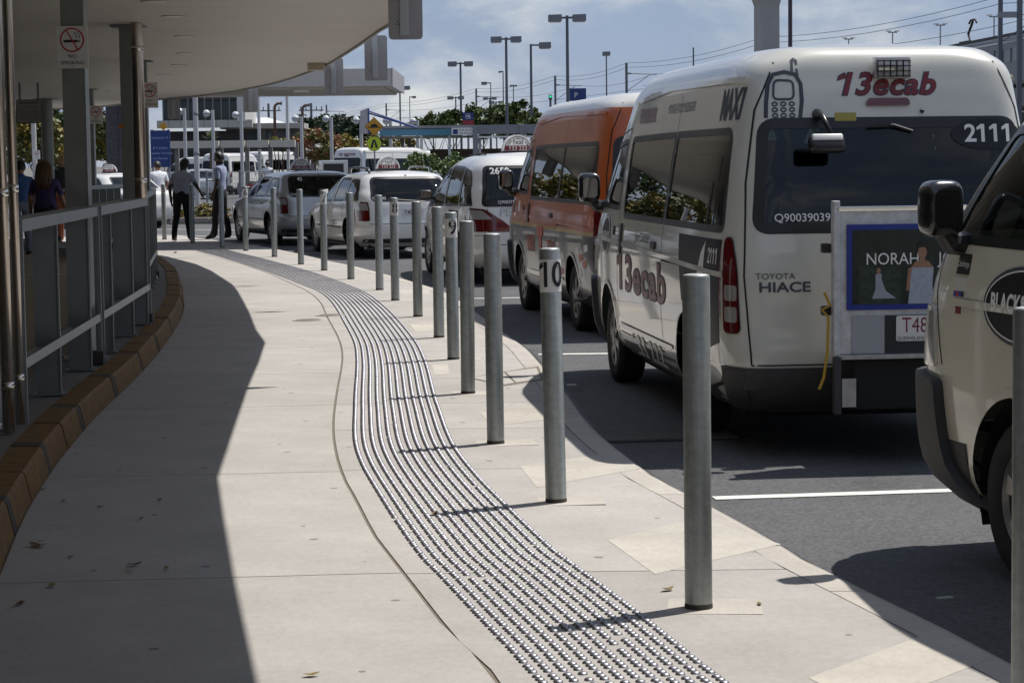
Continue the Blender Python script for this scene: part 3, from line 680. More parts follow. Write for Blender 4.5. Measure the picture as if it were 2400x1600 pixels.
# ---------------------------------------------------------------- no smoking signs, notice, blue direction sign
def no_smoking(c, w, h, lab):
    t = thing('no_smoking_sign', lab, 'sign', c, group='no smoking signs on the columns')
    MB().box((0,0,0),(w,0.008,h),bev=0.002).build('board', m_signw, t)
    f = -0.006; cz = h*0.17; r = w*0.385
    mb = MB(); n = 40; vs = []
    for i in range(n):
        a = 2*math.pi*i/n
        for rr in (r, r*0.88): vs.append((rr*math.cos(a), f-0.0008, cz+rr*math.sin(a)))
    mb.add(vs, [(2*i,2*i+1,(2*i+3)%(2*n),(2*i+2)%(2*n)) for i in range(n)])
    d = Vector((0.50,0,-0.866)); p = Vector((0.866,0,0.5))*r*0.055
    ends = [Vector((0,f-0.0009,cz))-d*r*0.93, Vector((0,f-0.0009,cz))+d*r*0.93]
    mb.add([ends[0]-p, ends[0]+p, ends[1]+p, ends[1]-p],[(0,1,2,3)])
    mb.build('ring', m_red, t)
    mb = MB(); g2 = f-0.0003
    mb.add([(-r*0.72,g2,cz-r*0.20),(r*0.46,g2,cz-r*0.20),(r*0.46,g2,cz),(-r*0.72,g2,cz)],[(0,1,2,3)])
    for x in (0.50,0.58): mb.add([(r*x,g2,cz-r*0.20),(r*(x+0.05),g2,cz-r*0.20),(r*(x+0.05),g2,cz),(r*x,g2,cz)],[(0,1,2,3)])
    for x0 in (0.30,0.55):
        pth = [(x0+0.10*math.sin(k*0.9),0.12+0.09*k) for k in range(7)]
        for a, b in zip(pth[:-1],pth[1:]):
            mb.add([(r*a[0]-r*0.03,g2,cz+r*a[1]),(r*a[0]+r*0.03,g2,cz+r*a[1]),(r*b[0]+r*0.03,g2,cz+r*b[1]),(r*b[0]-r*0.03,g2,cz+r*b[1])],[(0,1,2,3)])
    mb.build('cigarette', m_black, t)
    mb = MB(); text_on(mb,'NO',(0,g2,-h*0.22),(1,0,0),(0,0,1),h*0.125); text_on(mb,'SMOKING',(0,g2,-h*0.37),(1,0,0),(0,0,1),h*0.125); mb.build('lettering', m_black, t)
    MB().cyl((0,f-0.002,-h*0.46),(0,f+0.001,-h*0.46),0.006,n=8).build('screw', m_trim, t)
    return t
cA = AT(169,111,16.42); no_smoking((cA.x,16.43,cA.z),0.235,0.315,'large no smoking sign on the nearest full column')
cB = AT(350,223,27.88); no_smoking((cB.x,27.905,cB.z),0.215,0.325,'no smoking sign half hidden behind the slim downpipe')
cD = AT(224,269,37.75); no_smoking((cD.x,37.78,cD.z),0.232,0.31,'small no smoking sign above the white taxi roof')
p9 = thing('thin_post','pale slim post standing behind the long haired woman','post',(AT(82,400,62).x,62,RZ)); MB().lathe([(0.07,0),(0.07,3.0)],n=12).build('shaft', mat('pale_post',(0.5,0.48,0.45),0.6), p9, smooth=True); MB().box((0,0,0.02),(0.3,0.3,0.04)).build('base_plate', m_rail, p9)
cE = AT(86,363,61.9); no_smoking((cE.x,61.9,cE.z),0.19,0.25,'tiny no smoking sign on the pale post at the left')
# share riding notice
Yn = 30.0; a, b = AT(37,234,Yn), AT(100,289,Yn)
t = thing('notice_board','grey notice headed SHARE RIDING hanging from the canopy at the left','sign',((a.x+b.x)/2,Yn,(a.z+b.z)/2))
w, h = b.x-a.x, a.z-b.z
MB().plate([(x,0.0,z) for x,z in round_poly([(-w/2,-h/2),(w/2,-h/2),(w/2,h/2),(-w/2,h/2)],0.03)],0.01).build('board', mat('notice_face',(0.34,0.33,0.30),0.6), t)
fr_ = MB(); 
for (cx,cz,sx,sz) in ((0,h/2-0.004,w-0.04,0.008),(0,-h/2+0.004,w-0.04,0.008),(w/2-0.004,0,0.008,h-0.04),(-w/2+0.004,0,0.008,h-0.04)): fr_.box((cx,-0.0105,cz),(sx,0.006,sz))
fr_.build('border', m_black, t)
mb = MB(); text_on(mb,'SHARE RIDING',(0,-0.0112,h*0.36),(1,0,0),(0,0,1),h*0.13,bold=0.015)
for i,l in enumerate(['Share riding is available','from this rank. Please ask','the supervisor. Each hirer','pays part of the fare to','the first point of set down','and the meter is reset.']): text_on(mb,l,(0,-0.0112,h*(0.20-0.105*i)),(1,0,0),(0,0,1),h*0.082)
mb.build('lettering', m_black, t)
for sx in (-1,1): MB().box((sx*w*0.35,0.012,h/2+0.10),(0.03,0.02,0.26)).build('hanger', m_rail, t)

# unseen terminal wall added left of the canopy to cut the sky light
tb = thing('offscreen_terminal','long dark terminal wall added out of view to shade the left of the rank','building',(-11.5,8,0))
MB().box((0,0,1.45),(0.4,44,2.9)).build('wall', mat('shade_wall',(0.16,0.15,0.14),0.7,var=0.1), tb)
for i in range(10): MB().box((0.21,-19.8+4.4*i,1.25),(0.03,3.6,2.2)).build('window', mat('shade_wall_glass',(0.03,0.035,0.04),0.08), tb)
# ================================================================ VEHICLES
def pchip(vals):
    n = len(vals); d = [vals[i+1]-vals[i] for i in range(n-1)]; m = [0.0]*n
    m[0], m[-1] = d[0], d[-1]
    for i in range(1,n-1):
        m[i] = 0.0 if d[i-1]*d[i] <= 0 else 2*d[i-1]*d[i]/(d[i-1]+d[i])
    def f(t):
        i = min(max(int(t),0),n-2); u = t-i
        h00 = (1+2*u)*(1-u)**2; h10 = u*(1-u)**2; h01 = u*u*(3-2*u); h11 = u*u*(u-1)
        return h00*vals[i]+h10*m[i]+h01*vals[i+1]+h11*m[i+1]
    return f
class Body:
    """Horizontal slices; each slice is a superellipse from rear (lr) to front (lf), half width w. Local frame: forward +Y, left -X."""
    def __init__(s, rows, dome=0.02):
        s.rows = rows; s.n = len(rows); s.fz, s.flr, s.flf, s.fw, s.fnr, s.fnf = [pchip([r[k] for r in rows]) for k in range(6)]
        s.dome = dome; s.cache = {}
    def at_t(s, t): return s.flr(t), s.flf(t), s.fw(t), s.fnr(t), s.fnf(t)
    def t_of_z(s, z):
        lo, hi = 0.0, s.n-1.0
        if z <= s.fz(lo): return lo
        if z >= s.fz(hi): return hi
        for _ in range(40):
            m = (lo+hi)/2
            if s.fz(m) < z: lo = m
            else: hi = m
        return (lo+hi)/2
    def sl(s, z):
        k = round(z*4000)
        if k not in s.cache: s.cache[k] = s.at_t(s.t_of_z(z))
        return s.cache[k]
    def side(s, l, z):
        lr, lf, w, nr, nf = s.sl(z); lc_ = (lr+lf)/2; a = lc_-lr; n = nr if l < lc_ else nf
        u = min(abs(l-lc_)/a, 0.99999); return w*(1-u**n)**(1/n)
    def end(s, sd, z, rear=True):
        lr, lf, w, nr, nf = s.sl(z); lc_ = (lr+lf)/2; a = lc_-lr; n = nr if rear else nf
        v = min(abs(sd)/w, 0.99999); d = a*(1-v**n)**(1/n); return lc_-d if rear else lc_+d
    def wrap(s, q, z, rear=True):
        # q: arc length from the corner; + along the side, - towards the middle of the end
        lr, lf, w, nr, nf = s.sl(z); lc_ = (lr+lf)/2; a = lc_-lr; n = nr if rear else nf
        key = ('w',round(z*4000),rear)
        if key not in s.cache:
            pts = []
            for i in range(0,97):
                th = (i/96)*math.pi/2; sd = w*math.sin(th)**(2/n); d = a*math.cos(th)**(2/n); pts.append((sd,d))
            acc = [0.0]
            for i in range(1,97): acc.append(acc[-1]+math.hypot(pts[i][0]-pts[i-1][0], pts[i][1]-pts[i-1][1]))
            s.cache[key] = (pts, acc, acc[48])
        pts, acc, c0 = s.cache[key]; x = c0+q; lo, hi = 0, 96
        while hi-lo > 1:
            m = (lo+hi)//2
            if acc[m] < x: lo = m
            else: hi = m
        u = (x-acc[lo])/max(1e-9, acc[hi]-acc[lo]); sd = pts[lo][0]+(pts[hi][0]-pts[lo][0])*u; d = pts[lo][1]+(pts[hi][1]-pts[lo][1])*u
        return (lc_-d if rear else lc_+d), sd
    def pt(s, kind, u, z):
        """kind: L R (u=length), rear front (u=side, left +), wrapL wrapR wrapFL -> local xyz"""
        if kind == 'L': return Vector((-s.side(u,z), u, z))
        if kind == 'R': return Vector((s.side(u,z), u, z))
        if kind == 'rear': return Vector((-u, s.end(u,z,True), z))
        if kind == 'front': return Vector((-u, s.end(u,z,False), z))
        if kind == 'wrapL': l, sd = s.wrap(u,z,True); return Vector((-sd,l,z))
        if kind == 'wrapR': l, sd = s.wrap(u,z,True); return Vector((sd,l,z))
        if kind == 'wrapFL': l, sd = s.wrap(u,z,False); return Vector((-sd,l,z))
        if kind == 'wrapFR': l, sd = s.wrap(u,z,False); return Vector((sd,l,z))
    def nrm(s, kind, u, z):
        e = 0.004; p = s.pt(kind,u,z); a = s.pt(kind,u+e,z)-s.pt(kind,u-e,z); b = s.pt(kind,u,z+e)-s.pt(kind,u,z-e)
        n = a.cross(b)
        if n.length < 1e-12: return Vector((0,-1,0))
        n.normalize(); lr, lf, w, _, _ = s.sl(z); c = Vector((0,(lr+lf)/2,z-0.25)); 
        out = p-c; out.y *= (0.15 if kind in ('L','R') else 1.0)
        if n.dot(out) < 0: n = -n
        return n
    def shell(s, mb_unused, nz=64, na=300):
        ts = [ (s.n-1)*i/nz for i in range(nz+1)]
        V = []; F = []
        for t in ts:
            lr, lf, w, nr, nf = s.at_t(t); z = s.fz(t); lc_ = (lr+lf)/2; a = lc_-lr; pts = []
            for i in range(721):
                th = -math.pi+2*math.pi*i/720        # -pi rear centre ... 0 front centre ... pi rear
                cth, sth = math.cos(th), math.sin(th); n = nf if cth > 0 else nr
                pts.append((lc_+a*math.copysign(abs(cth)**(2/n),cth), w*math.copysign(abs(sth)**(2/n),sth)))
            acc = [0.0]
            for i in range(1,721): acc.append(acc[-1]+math.hypot(pts[i][0]-pts[i-1][0],pts[i][1]-pts[i-1][1]))
            tot = acc[-1]; j = 0
            for k in range(na):
                x = tot*k/na
                while acc[j+1] < x: j += 1
                u = (x-acc[j])/max(1e-9,acc[j+1]-acc[j]); l = pts[j][0]+(pts[j+1][0]-pts[j][0])*u; sd = pts[j][1]+(pts[j+1][1]-pts[j][1])*u
                V.append((-sd,l,z))
        for i in range(nz):
            for k in range(na): F.append((i*na+k, i*na+(k+1)%na, (i+1)*na+(k+1)%na, (i+1)*na+k))
        # roof cap
        lr, lf, w, nr, nf = s.at_t(s.n-1.0); z = s.fz(s.n-1.0); lc_ = (lr+lf)/2; last = nz*na; prevb = last
        rings = [0.8,0.6,0.4,0.2,0.02]
        for q in rings:
            b0 = len(V)
            for k in range(na):
                p = V[last+k]; V.append((p[0]*q, lc_+(p[1]-lc_)*(0.86+0.14*q), z+s.dome*(1-q*q)))
            for k in range(na): F.append((prevb+k, prevb+(k+1)%na, b0+(k+1)%na, b0+k))
            prevb = b0
        F.append(tuple(prevb+k for k in range(na)))
        return V, F
def resample(P, st):
    out = []; n = len(P)
    for i in range(n):
        a, b = Vector(P[i]), Vector(P[(i+1)%n]); k = max(1,int(math.ceil((b-a).length/st)))
        for j in range(k): out.append(tuple(a+(b-a)*(j/k)))
    return out
def offset_poly(P, d):
    n = len(P); area = sum(P[i][0]*P[(i+1)%n][1]-P[(i+1)%n][0]*P[i][1] for i in range(n)); sg = 1 if area > 0 else -1
    out = []
    for i in range(n):
        a, b = Vector(P[i-1]), Vector(P[(i+1)%n]); t = (b-a)
        if t.length < 1e-9: out.append(P[i]); continue
        t.normalize(); nn = Vector((t.y,-t.x))*sg; out.append((P[i][0]+nn.x*d, P[i][1]+nn.y*d))
    return out
def fill2d(P, st):
    P = resample(P, st); n = len(P)
    xs = [p[0] for p in P]; ys_ = [p[1] for p in P]; V = [Vector(p) for p in P]; ins = offset_poly(P, -st*0.35)
    x = min(xs)+st/2
    while x < max(xs):
        y_ = min(ys_)+st/2
        while y_ < max(ys_):
            if in_poly(x,y_,ins): V.append(Vector((x,y_)))
            y_ += st
        x += st
    r = delaunay_2d_cdt(V, [(i,(i+1)%n) for i in range(n)], [], 1, 1e-6)
    return [tuple(v) for v in r[0]], [tuple(f) for f in r[2]]
def rbox(mb, c, d, e=0.5, n=24, k=14):
    f = lambda v: math.copysign(abs(v)**e, v); vs = []
    for i in range(k+1):
        a = -math.pi/2+math.pi*i/k
        for j in range(n):
            t = 2*math.pi*j/n; vs.append((c[0]+d[0]/2*f(math.cos(a))*f(math.cos(t)), c[1]+d[1]/2*f(math.cos(a))*f(math.sin(t)), c[2]+d[2]/2*f(math.sin(a))))
    mb.add(vs,[(i*n+j,i*n+(j+1)%n,(i+1)*n+(j+1)%n,(i+1)*n+j) for i in range(k) for j in range(n)]); return mb
class Car:
    def __init__(s, name, label, loc, h, body, cat='taxi', group=None, na=300, nz=64):
        s.t = thing(name, label, cat, loc, h, group); s.B = body; s.na = na; s.nz = nz; s.holes = []
    def hole(s, kind, poly): s.holes.append((kind, poly))
    def arch(s, l, z, r):
        for k in ('L','R'): s.holes.append((k, ellipse(l,z,r,r,40)))
        s.archr = r
    def body(s, material, zfloor=None):
        V, F = s.B.shell(None, s.nz, s.na)
        bm = bmesh.new(); vs = [bm.verts.new(p) for p in V]
        for f in F:
            try: bm.faces.new([vs[i] for i in f])
            except ValueError: pass
        cen = [(f, f.calc_center_median()) for f in bm.faces]; gone = set()
        for kind, P in s.holes:
            x0, x1 = min(p[0] for p in P), max(p[0] for p in P); z0, z1 = min(p[1] for p in P), max(p[1] for p in P)
            dele = []
            for i_, (f, c) in enumerate(cen):
                if not (z0 <= c.z <= z1) or i_ in gone: continue
                if kind in ('L','R'):
                    if not (x0 <= c.y <= x1) or (c.x < 0) != (kind == 'L') or abs(c.x) < 0.55*s.B.sl(c.z)[2]: continue
                    u = c.y
                else:
                    if not (x0 <= -c.x <= x1): continue
                    lr, lf, w, _, _ = s.B.sl(c.z)
                    if (kind == 'rear') != (c.y < (lr+lf)/2) or abs(c.x) > w*0.985: continue
                    if abs(c.y-s.B.end(c.x, c.z, kind == 'rear')) > 0.06: continue
                    u = -c.x
                if in_poly(u, c.z, P): dele.append(f); gone.add(i_)
            touched = {v for f in dele for v in f.verts}
            bmesh.ops.delete(bm, geom=dele, context='FACES')
            for v in touched:
                if not v.is_valid or not v.link_faces: continue
                u = v.co.y if kind in ('L','R') else -v.co.x
                best = None; q = Vector((u,v.co.z))
                for i in range(len(P)):
                    a, b = Vector(P[i]), Vector(P[(i+1)%len(P)]); d = b-a; tt = 0 if d.length_squared == 0 else max(0,min(1,(q-a).dot(d)/d.length_squared)); r = a+d*tt
                    if best is None or (r-q).length < best[0]: best = ((r-q).length, r)
                if best[0] < 0.07: v.co = s.B.pt(kind, best[1].x, best[1].y)
        bmesh.ops.delete(bm, geom=[v for v in bm.verts if not v.link_faces], context='VERTS')
        bmesh.ops.recalc_face_normals(bm, faces=bm.faces)
        me = bpy.data.meshes.new('body'); bm.to_mesh(me); bm.free(); me.materials.append(material); me.shade_smooth(); me.set_sharp_from_angle(angle=R(50))
        o = bpy.data.objects.new('body', me); COL.objects.link(o); o.parent = s.t; s.bo = o; return o
    def patch(s, name, kind, P, m, off=0.004, st=0.06, parent=None, skirt=True, smooth=True):
        v2, fs = fill2d(P, st); V = [s.B.pt(kind,u,z)+s.B.nrm(kind,u,z)*off for u,z in v2]
        if fs:
            a_, b_, c_ = [V[i] for i in fs[len(fs)//2][:3]]; um, zm = v2[fs[len(fs)//2][0]]
            if (b_-a_).cross(c_-a_).dot(s.B.nrm(kind,um,zm)) < 0: fs = [tuple(reversed(f)) for f in fs]
        mb = MB(); mb.add(V, fs)
        if skirt:
            b = resample(P, st); n = len(b); A = [s.B.pt(kind,u,z)+s.B.nrm(kind,u,z)*off for u,z in b]; C = [s.B.pt(kind,u,z)-s.B.nrm(kind,u,z)*0.008 for u,z in b]
            mb.add(A+C, [(i,(i+1)%n,n+(i+1)%n,n+i) for i in range(n)])
        o = mb.build(name, m, parent or s.t, smooth=smooth)
        if smooth: o.data.set_sharp_from_angle(angle=R(40))
        return o
    def ring(s, name, kind, P, d0, d1, m, off=0.003, st=0.05, parent=None):
        b = resample(P, st); A = offset_poly(b, d0); C = offset_poly(b, d1); n = len(b)
        f = lambda Q: [s.B.pt(kind,u,z)+s.B.nrm(kind,u,z)*off for u,z in Q]
        mb = MB(); mb.add(f(A)+f(C), [(i,(i+1)%n,n+(i+1)%n,n+i) for i in range(n)])
        return mb.build(name, m, parent or s.t, smooth=True)
    def line(s, name, kind, pts, w, m, off=0.0016, st=0.06, parent=None):
        P = []
        for a, b in zip(pts[:-1], pts[1:]):
            a, b = Vector(a), Vector(b); k = max(1,int((b-a).length/st))
            P += [a+(b-a)*(j/k) for j in range(k)]
        P.append(Vector(pts[-1])); V = []
        for i, p in enumerate(P):
            d = (P[min(i+1,len(P)-1)]-P[max(i-1,0)]).normalized(); n = Vector((-d.y,d.x))*w/2
            for q in (p+n, p-n): V.append(s.B.pt(kind,q.x,q.y)+s.B.nrm(kind,q.x,q.y)*off)
        mb = MB(); mb.add(V, [(2*i,2*i+2,2*i+3,2*i+1) for i in range(len(P)-1)])
        return mb.build(name, m, parent or s.t, smooth=True)
    def text(s, string, kind, c, size, m, off=0.0035, flip=None, rot=0.0, sx=1.0, name='lettering', parent=None, **kw):
        if flip is None: flip = kind in ('L','rear','wrapL')        # reading direction runs towards -u there
        for vs, fs in words2d(string, size, sx=sx, **kw):
            V = []
            for x, y in vs:
                if rot: x, y = x*math.cos(rot)-y*math.sin(rot), x*math.sin(rot)+y*math.cos(rot)
                u = c[0]+(-x if flip else x); z = c[1]+y; V.append(s.B.pt(kind,u,z)+s.B.nrm(kind,u,z)*off)
            mb = MB(); mb.add(V, fs); o = mb.build(name, m, parent or s.t)
        return o
    def window(s, kind, P, m, seal=0.022, name='window'):
        s.holes.append((kind, P)); 
        s.pend = getattr(s,'pend',[]); s.pend.append((kind,P,m,seal,name))
    def glaze(s):
        out = []
        for kind, P, m, seal, name in getattr(s,'pend',[]):
            o = s.patch(name, kind, P, m, off=-0.003, st=0.09, skirt=False)
            s.ring('seal', kind, P, 0.010, -seal, M_rub, off=0.0025, parent=o); out.append(o)
        return out
    def wheels(s, ls, z, r, track, rimm, spokes=5, width=0.2, rim_r=None):
        rim_r = rim_r or r*0.64
        for l in ls:
            for sg in (-1,1):
                x = sg*track
                # tyre profile (radius, offset along axle); outer face at +
                w2 = width/2
                prof = [(rim_r,-w2*0.9),(r*0.93,-w2),(r*0.985,-w2*0.8),(r,-w2*0.45),(r,w2*0.45),(r*0.985,w2*0.8),(r*0.93,w2),(rim_r+0.006,w2*0.92),(rim_r-0.008,w2*0.7),(rim_r-0.01,-w2*0.9)]
                wh = MB().lathe([(a,b*sg) for a,b in prof], c=(x,l,z), axis='X', n=40, close=True).build('wheel', M_tyre, s.t, smooth=True)
                rm = MB(); ox = sg*w2
                rm.lathe([(rim_r-0.004,ox*0.86),(rim_r-0.016,ox*0.93),(rim_r-0.034,ox*0.72),(rim_r-0.03,ox*0.2)], c=(x,l,z), axis='X', n=40)
                for k in range(spokes):
                    a = 2*math.pi*k/spokes+0.3; ca, sa = math.cos(a), math.sin(a)
                    r0, r1 = 0.05, rim_r-0.012; w0, w1 = 0.030, 0.042
                    pts = []
                    for rr, ww, xo in ((r0,w0,ox*0.92),(r1*0.6,w0*0.9,ox*0.86),(r1,w1,ox*0.84)):
                        for q in (-1,1): pts.append((x+xo, l+ca*rr-sa*q*ww, z+sa*rr+ca*q*ww))
                    back = [(p[0]-sg*0.03,p[1],p[2]) for p in pts]
                    rm.add(pts+back, [(0,1,3,2),(2,3,5,4),(6,8,9,7),(8,10,11,9),(0,2,8,6),(2,4,10,8),(1,7,9,3),(3,9,11,5)])
                rm.lathe([(0.0,ox*1.0),(0.045,ox*0.98),(0.058,ox*0.88),(0.058,ox*0.5)], c=(x,l,z), axis='X', n=20)
                rm.build('rim', rimm, wh, angle=35)
                MB().lathe([(0.0,ox*0.45),(rim_r-0.03,ox*0.45)], c=(x,l,z), axis='X', n=28).build('brake', M_dark, wh)
    def wells(s, ls, z, r, track):
        for l in ls:
            for sg in (-1,1):
                mb = MB(); n = 20; x0, x1 = sg*(track+0.075), sg*(track-0.28); vs = []
                for i in range(n+1):
                    a = -0.35+(math.pi+0.7)*i/n
                    vs += [(x0,l+(r+0.012)*math.cos(a),z+(r+0.012)*math.sin(a)),(x1,l+(r+0.012)*math.cos(a),z+(r+0.012)*math.sin(a))]
                mb.add(vs,[(2*i,2*i+1,2*i+3,2*i+2) for i in range(n)]); k = len(mb.v)
                mb.add([(x1,l+(r+0.012)*math.cos(-0.35+(math.pi+0.7)*i/n),z+(r+0.012)*math.sin(-0.35+(math.pi+0.7)*i/n)) for i in range(n+1)],[tuple(range(n+1))])
                mb.build('wheel_well', M_dark, s.t)
    def arch_lip(s, ls, z, r, m, w=0.03, off=0.010):
        for l in ls:
            for k in ('L','R'):
                lo = s.B.rows[0][0]+0.02
                a0 = math.asin(max(-1,min(1,(lo-z)/r)))
                pts = [(l+(r+w*0.3)*math.cos(a), z+(r+w*0.3)*math.sin(a)) for a in [a0+(math.pi-2*a0)*i/28 for i in range(29)]]
                s.line('arch_lip', k, pts, w, m, off=off, st=0.2)
def carpaint(name, col, rough=0.32, flake=0.0, dust=0.06):
    m = mat(name, col, rough, metal=flake, var=dust, vscale=2.2, coat=0.9, coat_rough=0.04); return m
M_black = m_black
M_rub = mat('black_rubber',(0.012,0.012,0.013),0.35)
M_gloss = mat('gloss_black',(0.010,0.010,0.011),0.25,coat=0.8)
M_tyre = mat('tyre_rubber',(0.022,0.022,0.022),0.85,var=0.2,vscale=20)
M_dark = mat('underbody_black',(0.008,0.008,0.008),0.9)
M_plast = mat('bumper_plastic',(0.035,0.035,0.036),0.6,var=0.15,vscale=8,bump=0.05)
M_gap = mat('panel_gap',(0.015,0.015,0.015),0.9)
M_cream = carpaint('paint_cream',(0.56,0.55,0.49)); M_cream2 = carpaint('paint_ivory',(0.56,0.53,0.43))
M_white = carpaint('paint_white',(0.70,0.69,0.655))
M_silver = carpaint('paint_silver',(0.40,0.41,0.42),0.3,flake=0.35)
M_lens_r = mat('lens_red',(0.10,0.003,0.004),0.12,coat=1.0)
M_lens_c = mat('lens_clear',(0.42,0.40,0.38),0.10,metal=0.4,coat=1.0)
M_lens_h = mat('lens_headlamp',(0.62,0.60,0.54),0.12,metal=0.2,coat=1.0)
M_lens_o = mat('lens_amber',(0.6,0.2,0.02),0.12,coat=1.0)
M_chrome = mat('chrome',(0.75,0.75,0.76),0.08,metal=1.0)
M_alloy = mat('alloy_rim',(0.25,0.245,0.23),0.42,metal=0.7)
M_hub = mat('hubcap',(0.30,0.30,0.30),0.4,metal=0.7)
M_box = mat('box_white_metal',(0.52,0.52,0.52),0.5,metal=0.15,var=0.22,vscale=16)
M_alu = mat('worn_aluminium',(0.42,0.41,0.40),0.45,metal=0.6,var=0.25,vscale=14)
M_seat = mat('seat_cloth',(0.05,0.055,0.065),0.9)
M_trimg = mat('cabin_trim',(0.20,0.20,0.19),0.8)
M_shirtc = mat('decal_red',(0.15,0.008,0.014),0.35)
M_navy = mat('decal_navy',(0.02,0.025,0.05),0.4)
M_dgrey = mat('decal_grey',(0.06,0.066,0.082),0.5,spec=0.25)
M_decw = mat('decal_white',(0.72,0.71,0.68),0.4)
M_blueline = mat('trim_blue',(0.05,0.07,0.16),0.25,coat=0.6)
G_tint = glass('glass_tinted',(0.10,0.125,0.125),1.0)
G_clear = glass('glass_clear',(0.30,0.38,0.36),1.0)
G_rear = glass('glass_rear',(0.12,0.16,0.18),1.0)
# ---------------------------------------------------------------- high roof van
VAN_ROWS = [(0.24,0.22,5.02,0.80,14,11),(0.32,0.06,5.26,0.885,14,11),(0.42,0,5.36,0.918,14,11),(0.56,0,5.38,0.932,14,11),(0.70,0.02,5.375,0.94,14,11),(0.86,0.03,5.365,0.942,14,11),(1.00,0.04,5.345,0.94,14,11),(1.12,0.055,5.315,0.932,14,11),(1.22,0.07,5.29,0.918,14,10),(1.32,0.083,5.245,0.905,14,9),(1.44,0.10,5.16,0.886,14,9),(1.62,0.134,4.97,0.857,14,9),(1.80,0.17,4.75,0.825,14,9),(1.96,0.20,4.54,0.80,14,9),(2.06,0.225,4.40,0.785,14,9),(2.15,0.25,4.24,0.762,11,7),(2.205,0.285,4.08,0.72,8,7),(2.24,0.34,3.88,0.64,8,7),(2.255,0.42,3.62,0.54,8,7)]
def van(name, label, loc, h, paint, cat='van', group=None, na=340, nz=72, detail=True, bumper=None, glassL=G_tint, glassR=G_rear):
    c = Car(name, label, loc, h, Body(VAN_ROWS,0.02), cat, group, na, nz); WZ, WR = 0.325, 0.325; LS = (1.25,4.36)
    c.arch(LS[0], WZ+0.01, 0.395); c.arch(LS[1], WZ+0.01, 0.41)
    rearP = round_poly([(-0.775,1.235),(0.775,1.235),(0.715,1.845),(-0.715,1.845)],0.09,6)
    c.window('rear', rearP, glassR, 0.05, 'rear_window')
    w1 = round_poly([(0.30,1.235),(2.05,1.235),(2.05,1.80),(0.42,1.80)],[0.07,0.03,0.03,0.09],5)
    w2 = round_poly([(2.09,1.235),(3.72,1.235),(3.80,1.79),(2.09,1.80)],[0.03,0.08,0.08,0.03],5)
    w3 = round_poly([(3.93,1.285),(5.06,1.30),(4.66,1.74),(3.98,1.78)],[0.05,0.03,0.06,0.05],5)
    for k in ('L','R'):
        c.window(k, w1, glassL, 0.03, 'side_window'); c.window(k, w2, glassL, 0.03, 'sliding_door_window'); c.window(k, w3, G_clear, 0.028, 'door_window')
    c.window('front', round_poly([(-0.80,1.33),(0.80,1.33),(0.70,1.95),(-0.70,1.95)],0.08,5), G_clear, 0.03, 'windscreen')
    c.body(paint); c.glaze()
    c.wheels(LS, WZ, WR, 0.80, M_alloy, 6 if detail else 5, 0.20, 0.215); c.wells(LS, WZ, 0.40, 0.80); c.arch_lip(LS, WZ+0.01, 0.40, paint, 0.035, 0.007)
    MB().box((0,2.7,0.24),(1.5,4.6,0.1)).build('underbody', M_dark, c.t); MB().box((0,2.75,0.56),(1.62,4.4,0.04)).build('floor', M_dark, c.t)
    # cabin: seat rows, dashboard, steering wheel
    for (l,xs) in ((0.75,(-0.5,0,0.5)),(1.7,(-0.5,0,0.5)),(2.65,(-0.5,0,0.5)),(3.75,(-0.45,0.45))):
        for x in xs:
            MB().box((x,l+0.2,0.85),(0.44,0.48,0.16),bev=0.04).box((x,l-0.06,1.18),(0.44,0.13,0.62),rx=R(8),bev=0.04).box((x,l-0.12,1.58),(0.26,0.09,0.18),rx=R(8),bev=0.03).build('seat', M_seat, c.t)
    MB().box((0,4.72,1.02),(1.6,0.42,0.28),bev=0.06).build('dashboard', M_trimg, c.t)
    MB().tube([(0.42+0.18*math.cos(a),4.42-0.08*math.sin(a),1.14+0.16*math.sin(a)) for a in [2*math.pi*i/20 for i in range(21)]],0.013,6,False).build('steering_wheel', M_dark, c.t)
    # rear lamps wrap the corner
    for k in ('wrapL','wrapR'):
        lampP = round_poly([(-0.085,0.69),(0.055,0.69),(0.055,1.20),(-0.02,1.20),(-0.07,1.05)],[0.03,0.03,0.03,0.03,0.08],5)
        lamp = c.patch('tail_lamp', k, lampP, M_lens_r, 0.012, 0.04)
        c.ring('lamp_gasket', k, lampP, 0.007, 0.0, M_rub, 0.006, parent=lamp)
        for z0 in (0.745,0.862):
            c.patch('lens', k, round_poly([(-0.075,z0),(0.03,z0),(0.03,z0+0.085),(-0.075,z0+0.085)],0.02,4), M_lens_c, 0.015, 0.04, parent=lamp)
    c.patch('bumper','rear', round_poly([(-0.9,0.27),(0.9,0.27),(0.9,0.50),(-0.9,0.50)],0.03,3), M_plast, 0.022, 0.08)
    for k in ('wrapL','wrapR'):
        c.patch('bumper_corner', k, [(-0.10,0.27),(0.10,0.27),(0.12,0.50),(-0.10,0.50)], bumper or M_plast, 0.018, 0.06)
    for k in ('wrapFL','wrapFR'):
        c.patch('bumper_corner', k, round_poly([(-0.30,0.26),(0.30,0.26),(0.22,0.74),(-0.30,0.76)],0.04,4), M_plast, 0.045, 0.06)
        lamp = c.patch('headlamp', k, round_poly([(-0.34,0.785),(0.17,0.785),(0.12,1.03),(-0.30,1.02)],0.04,4), M_lens_h, 0.012, 0.05)
        c.patch('indicator', k, [(0.05,0.80),(0.155,0.80),(0.11,1.01),(0.05,1.01)], M_lens_c, 0.016, 0.05, parent=lamp)
    c.patch('bumper','front', round_poly([(-0.68,0.26),(0.68,0.26),(0.68,0.72),(-0.68,0.72)],0.03,3), M_plast, 0.02, 0.1)
    c.patch('grille','front', round_poly([(-0.5,0.80),(0.5,0.80),(0.5,1.0),(-0.5,1.0)],0.04,4), M_dgrey, 0.01, 0.08)
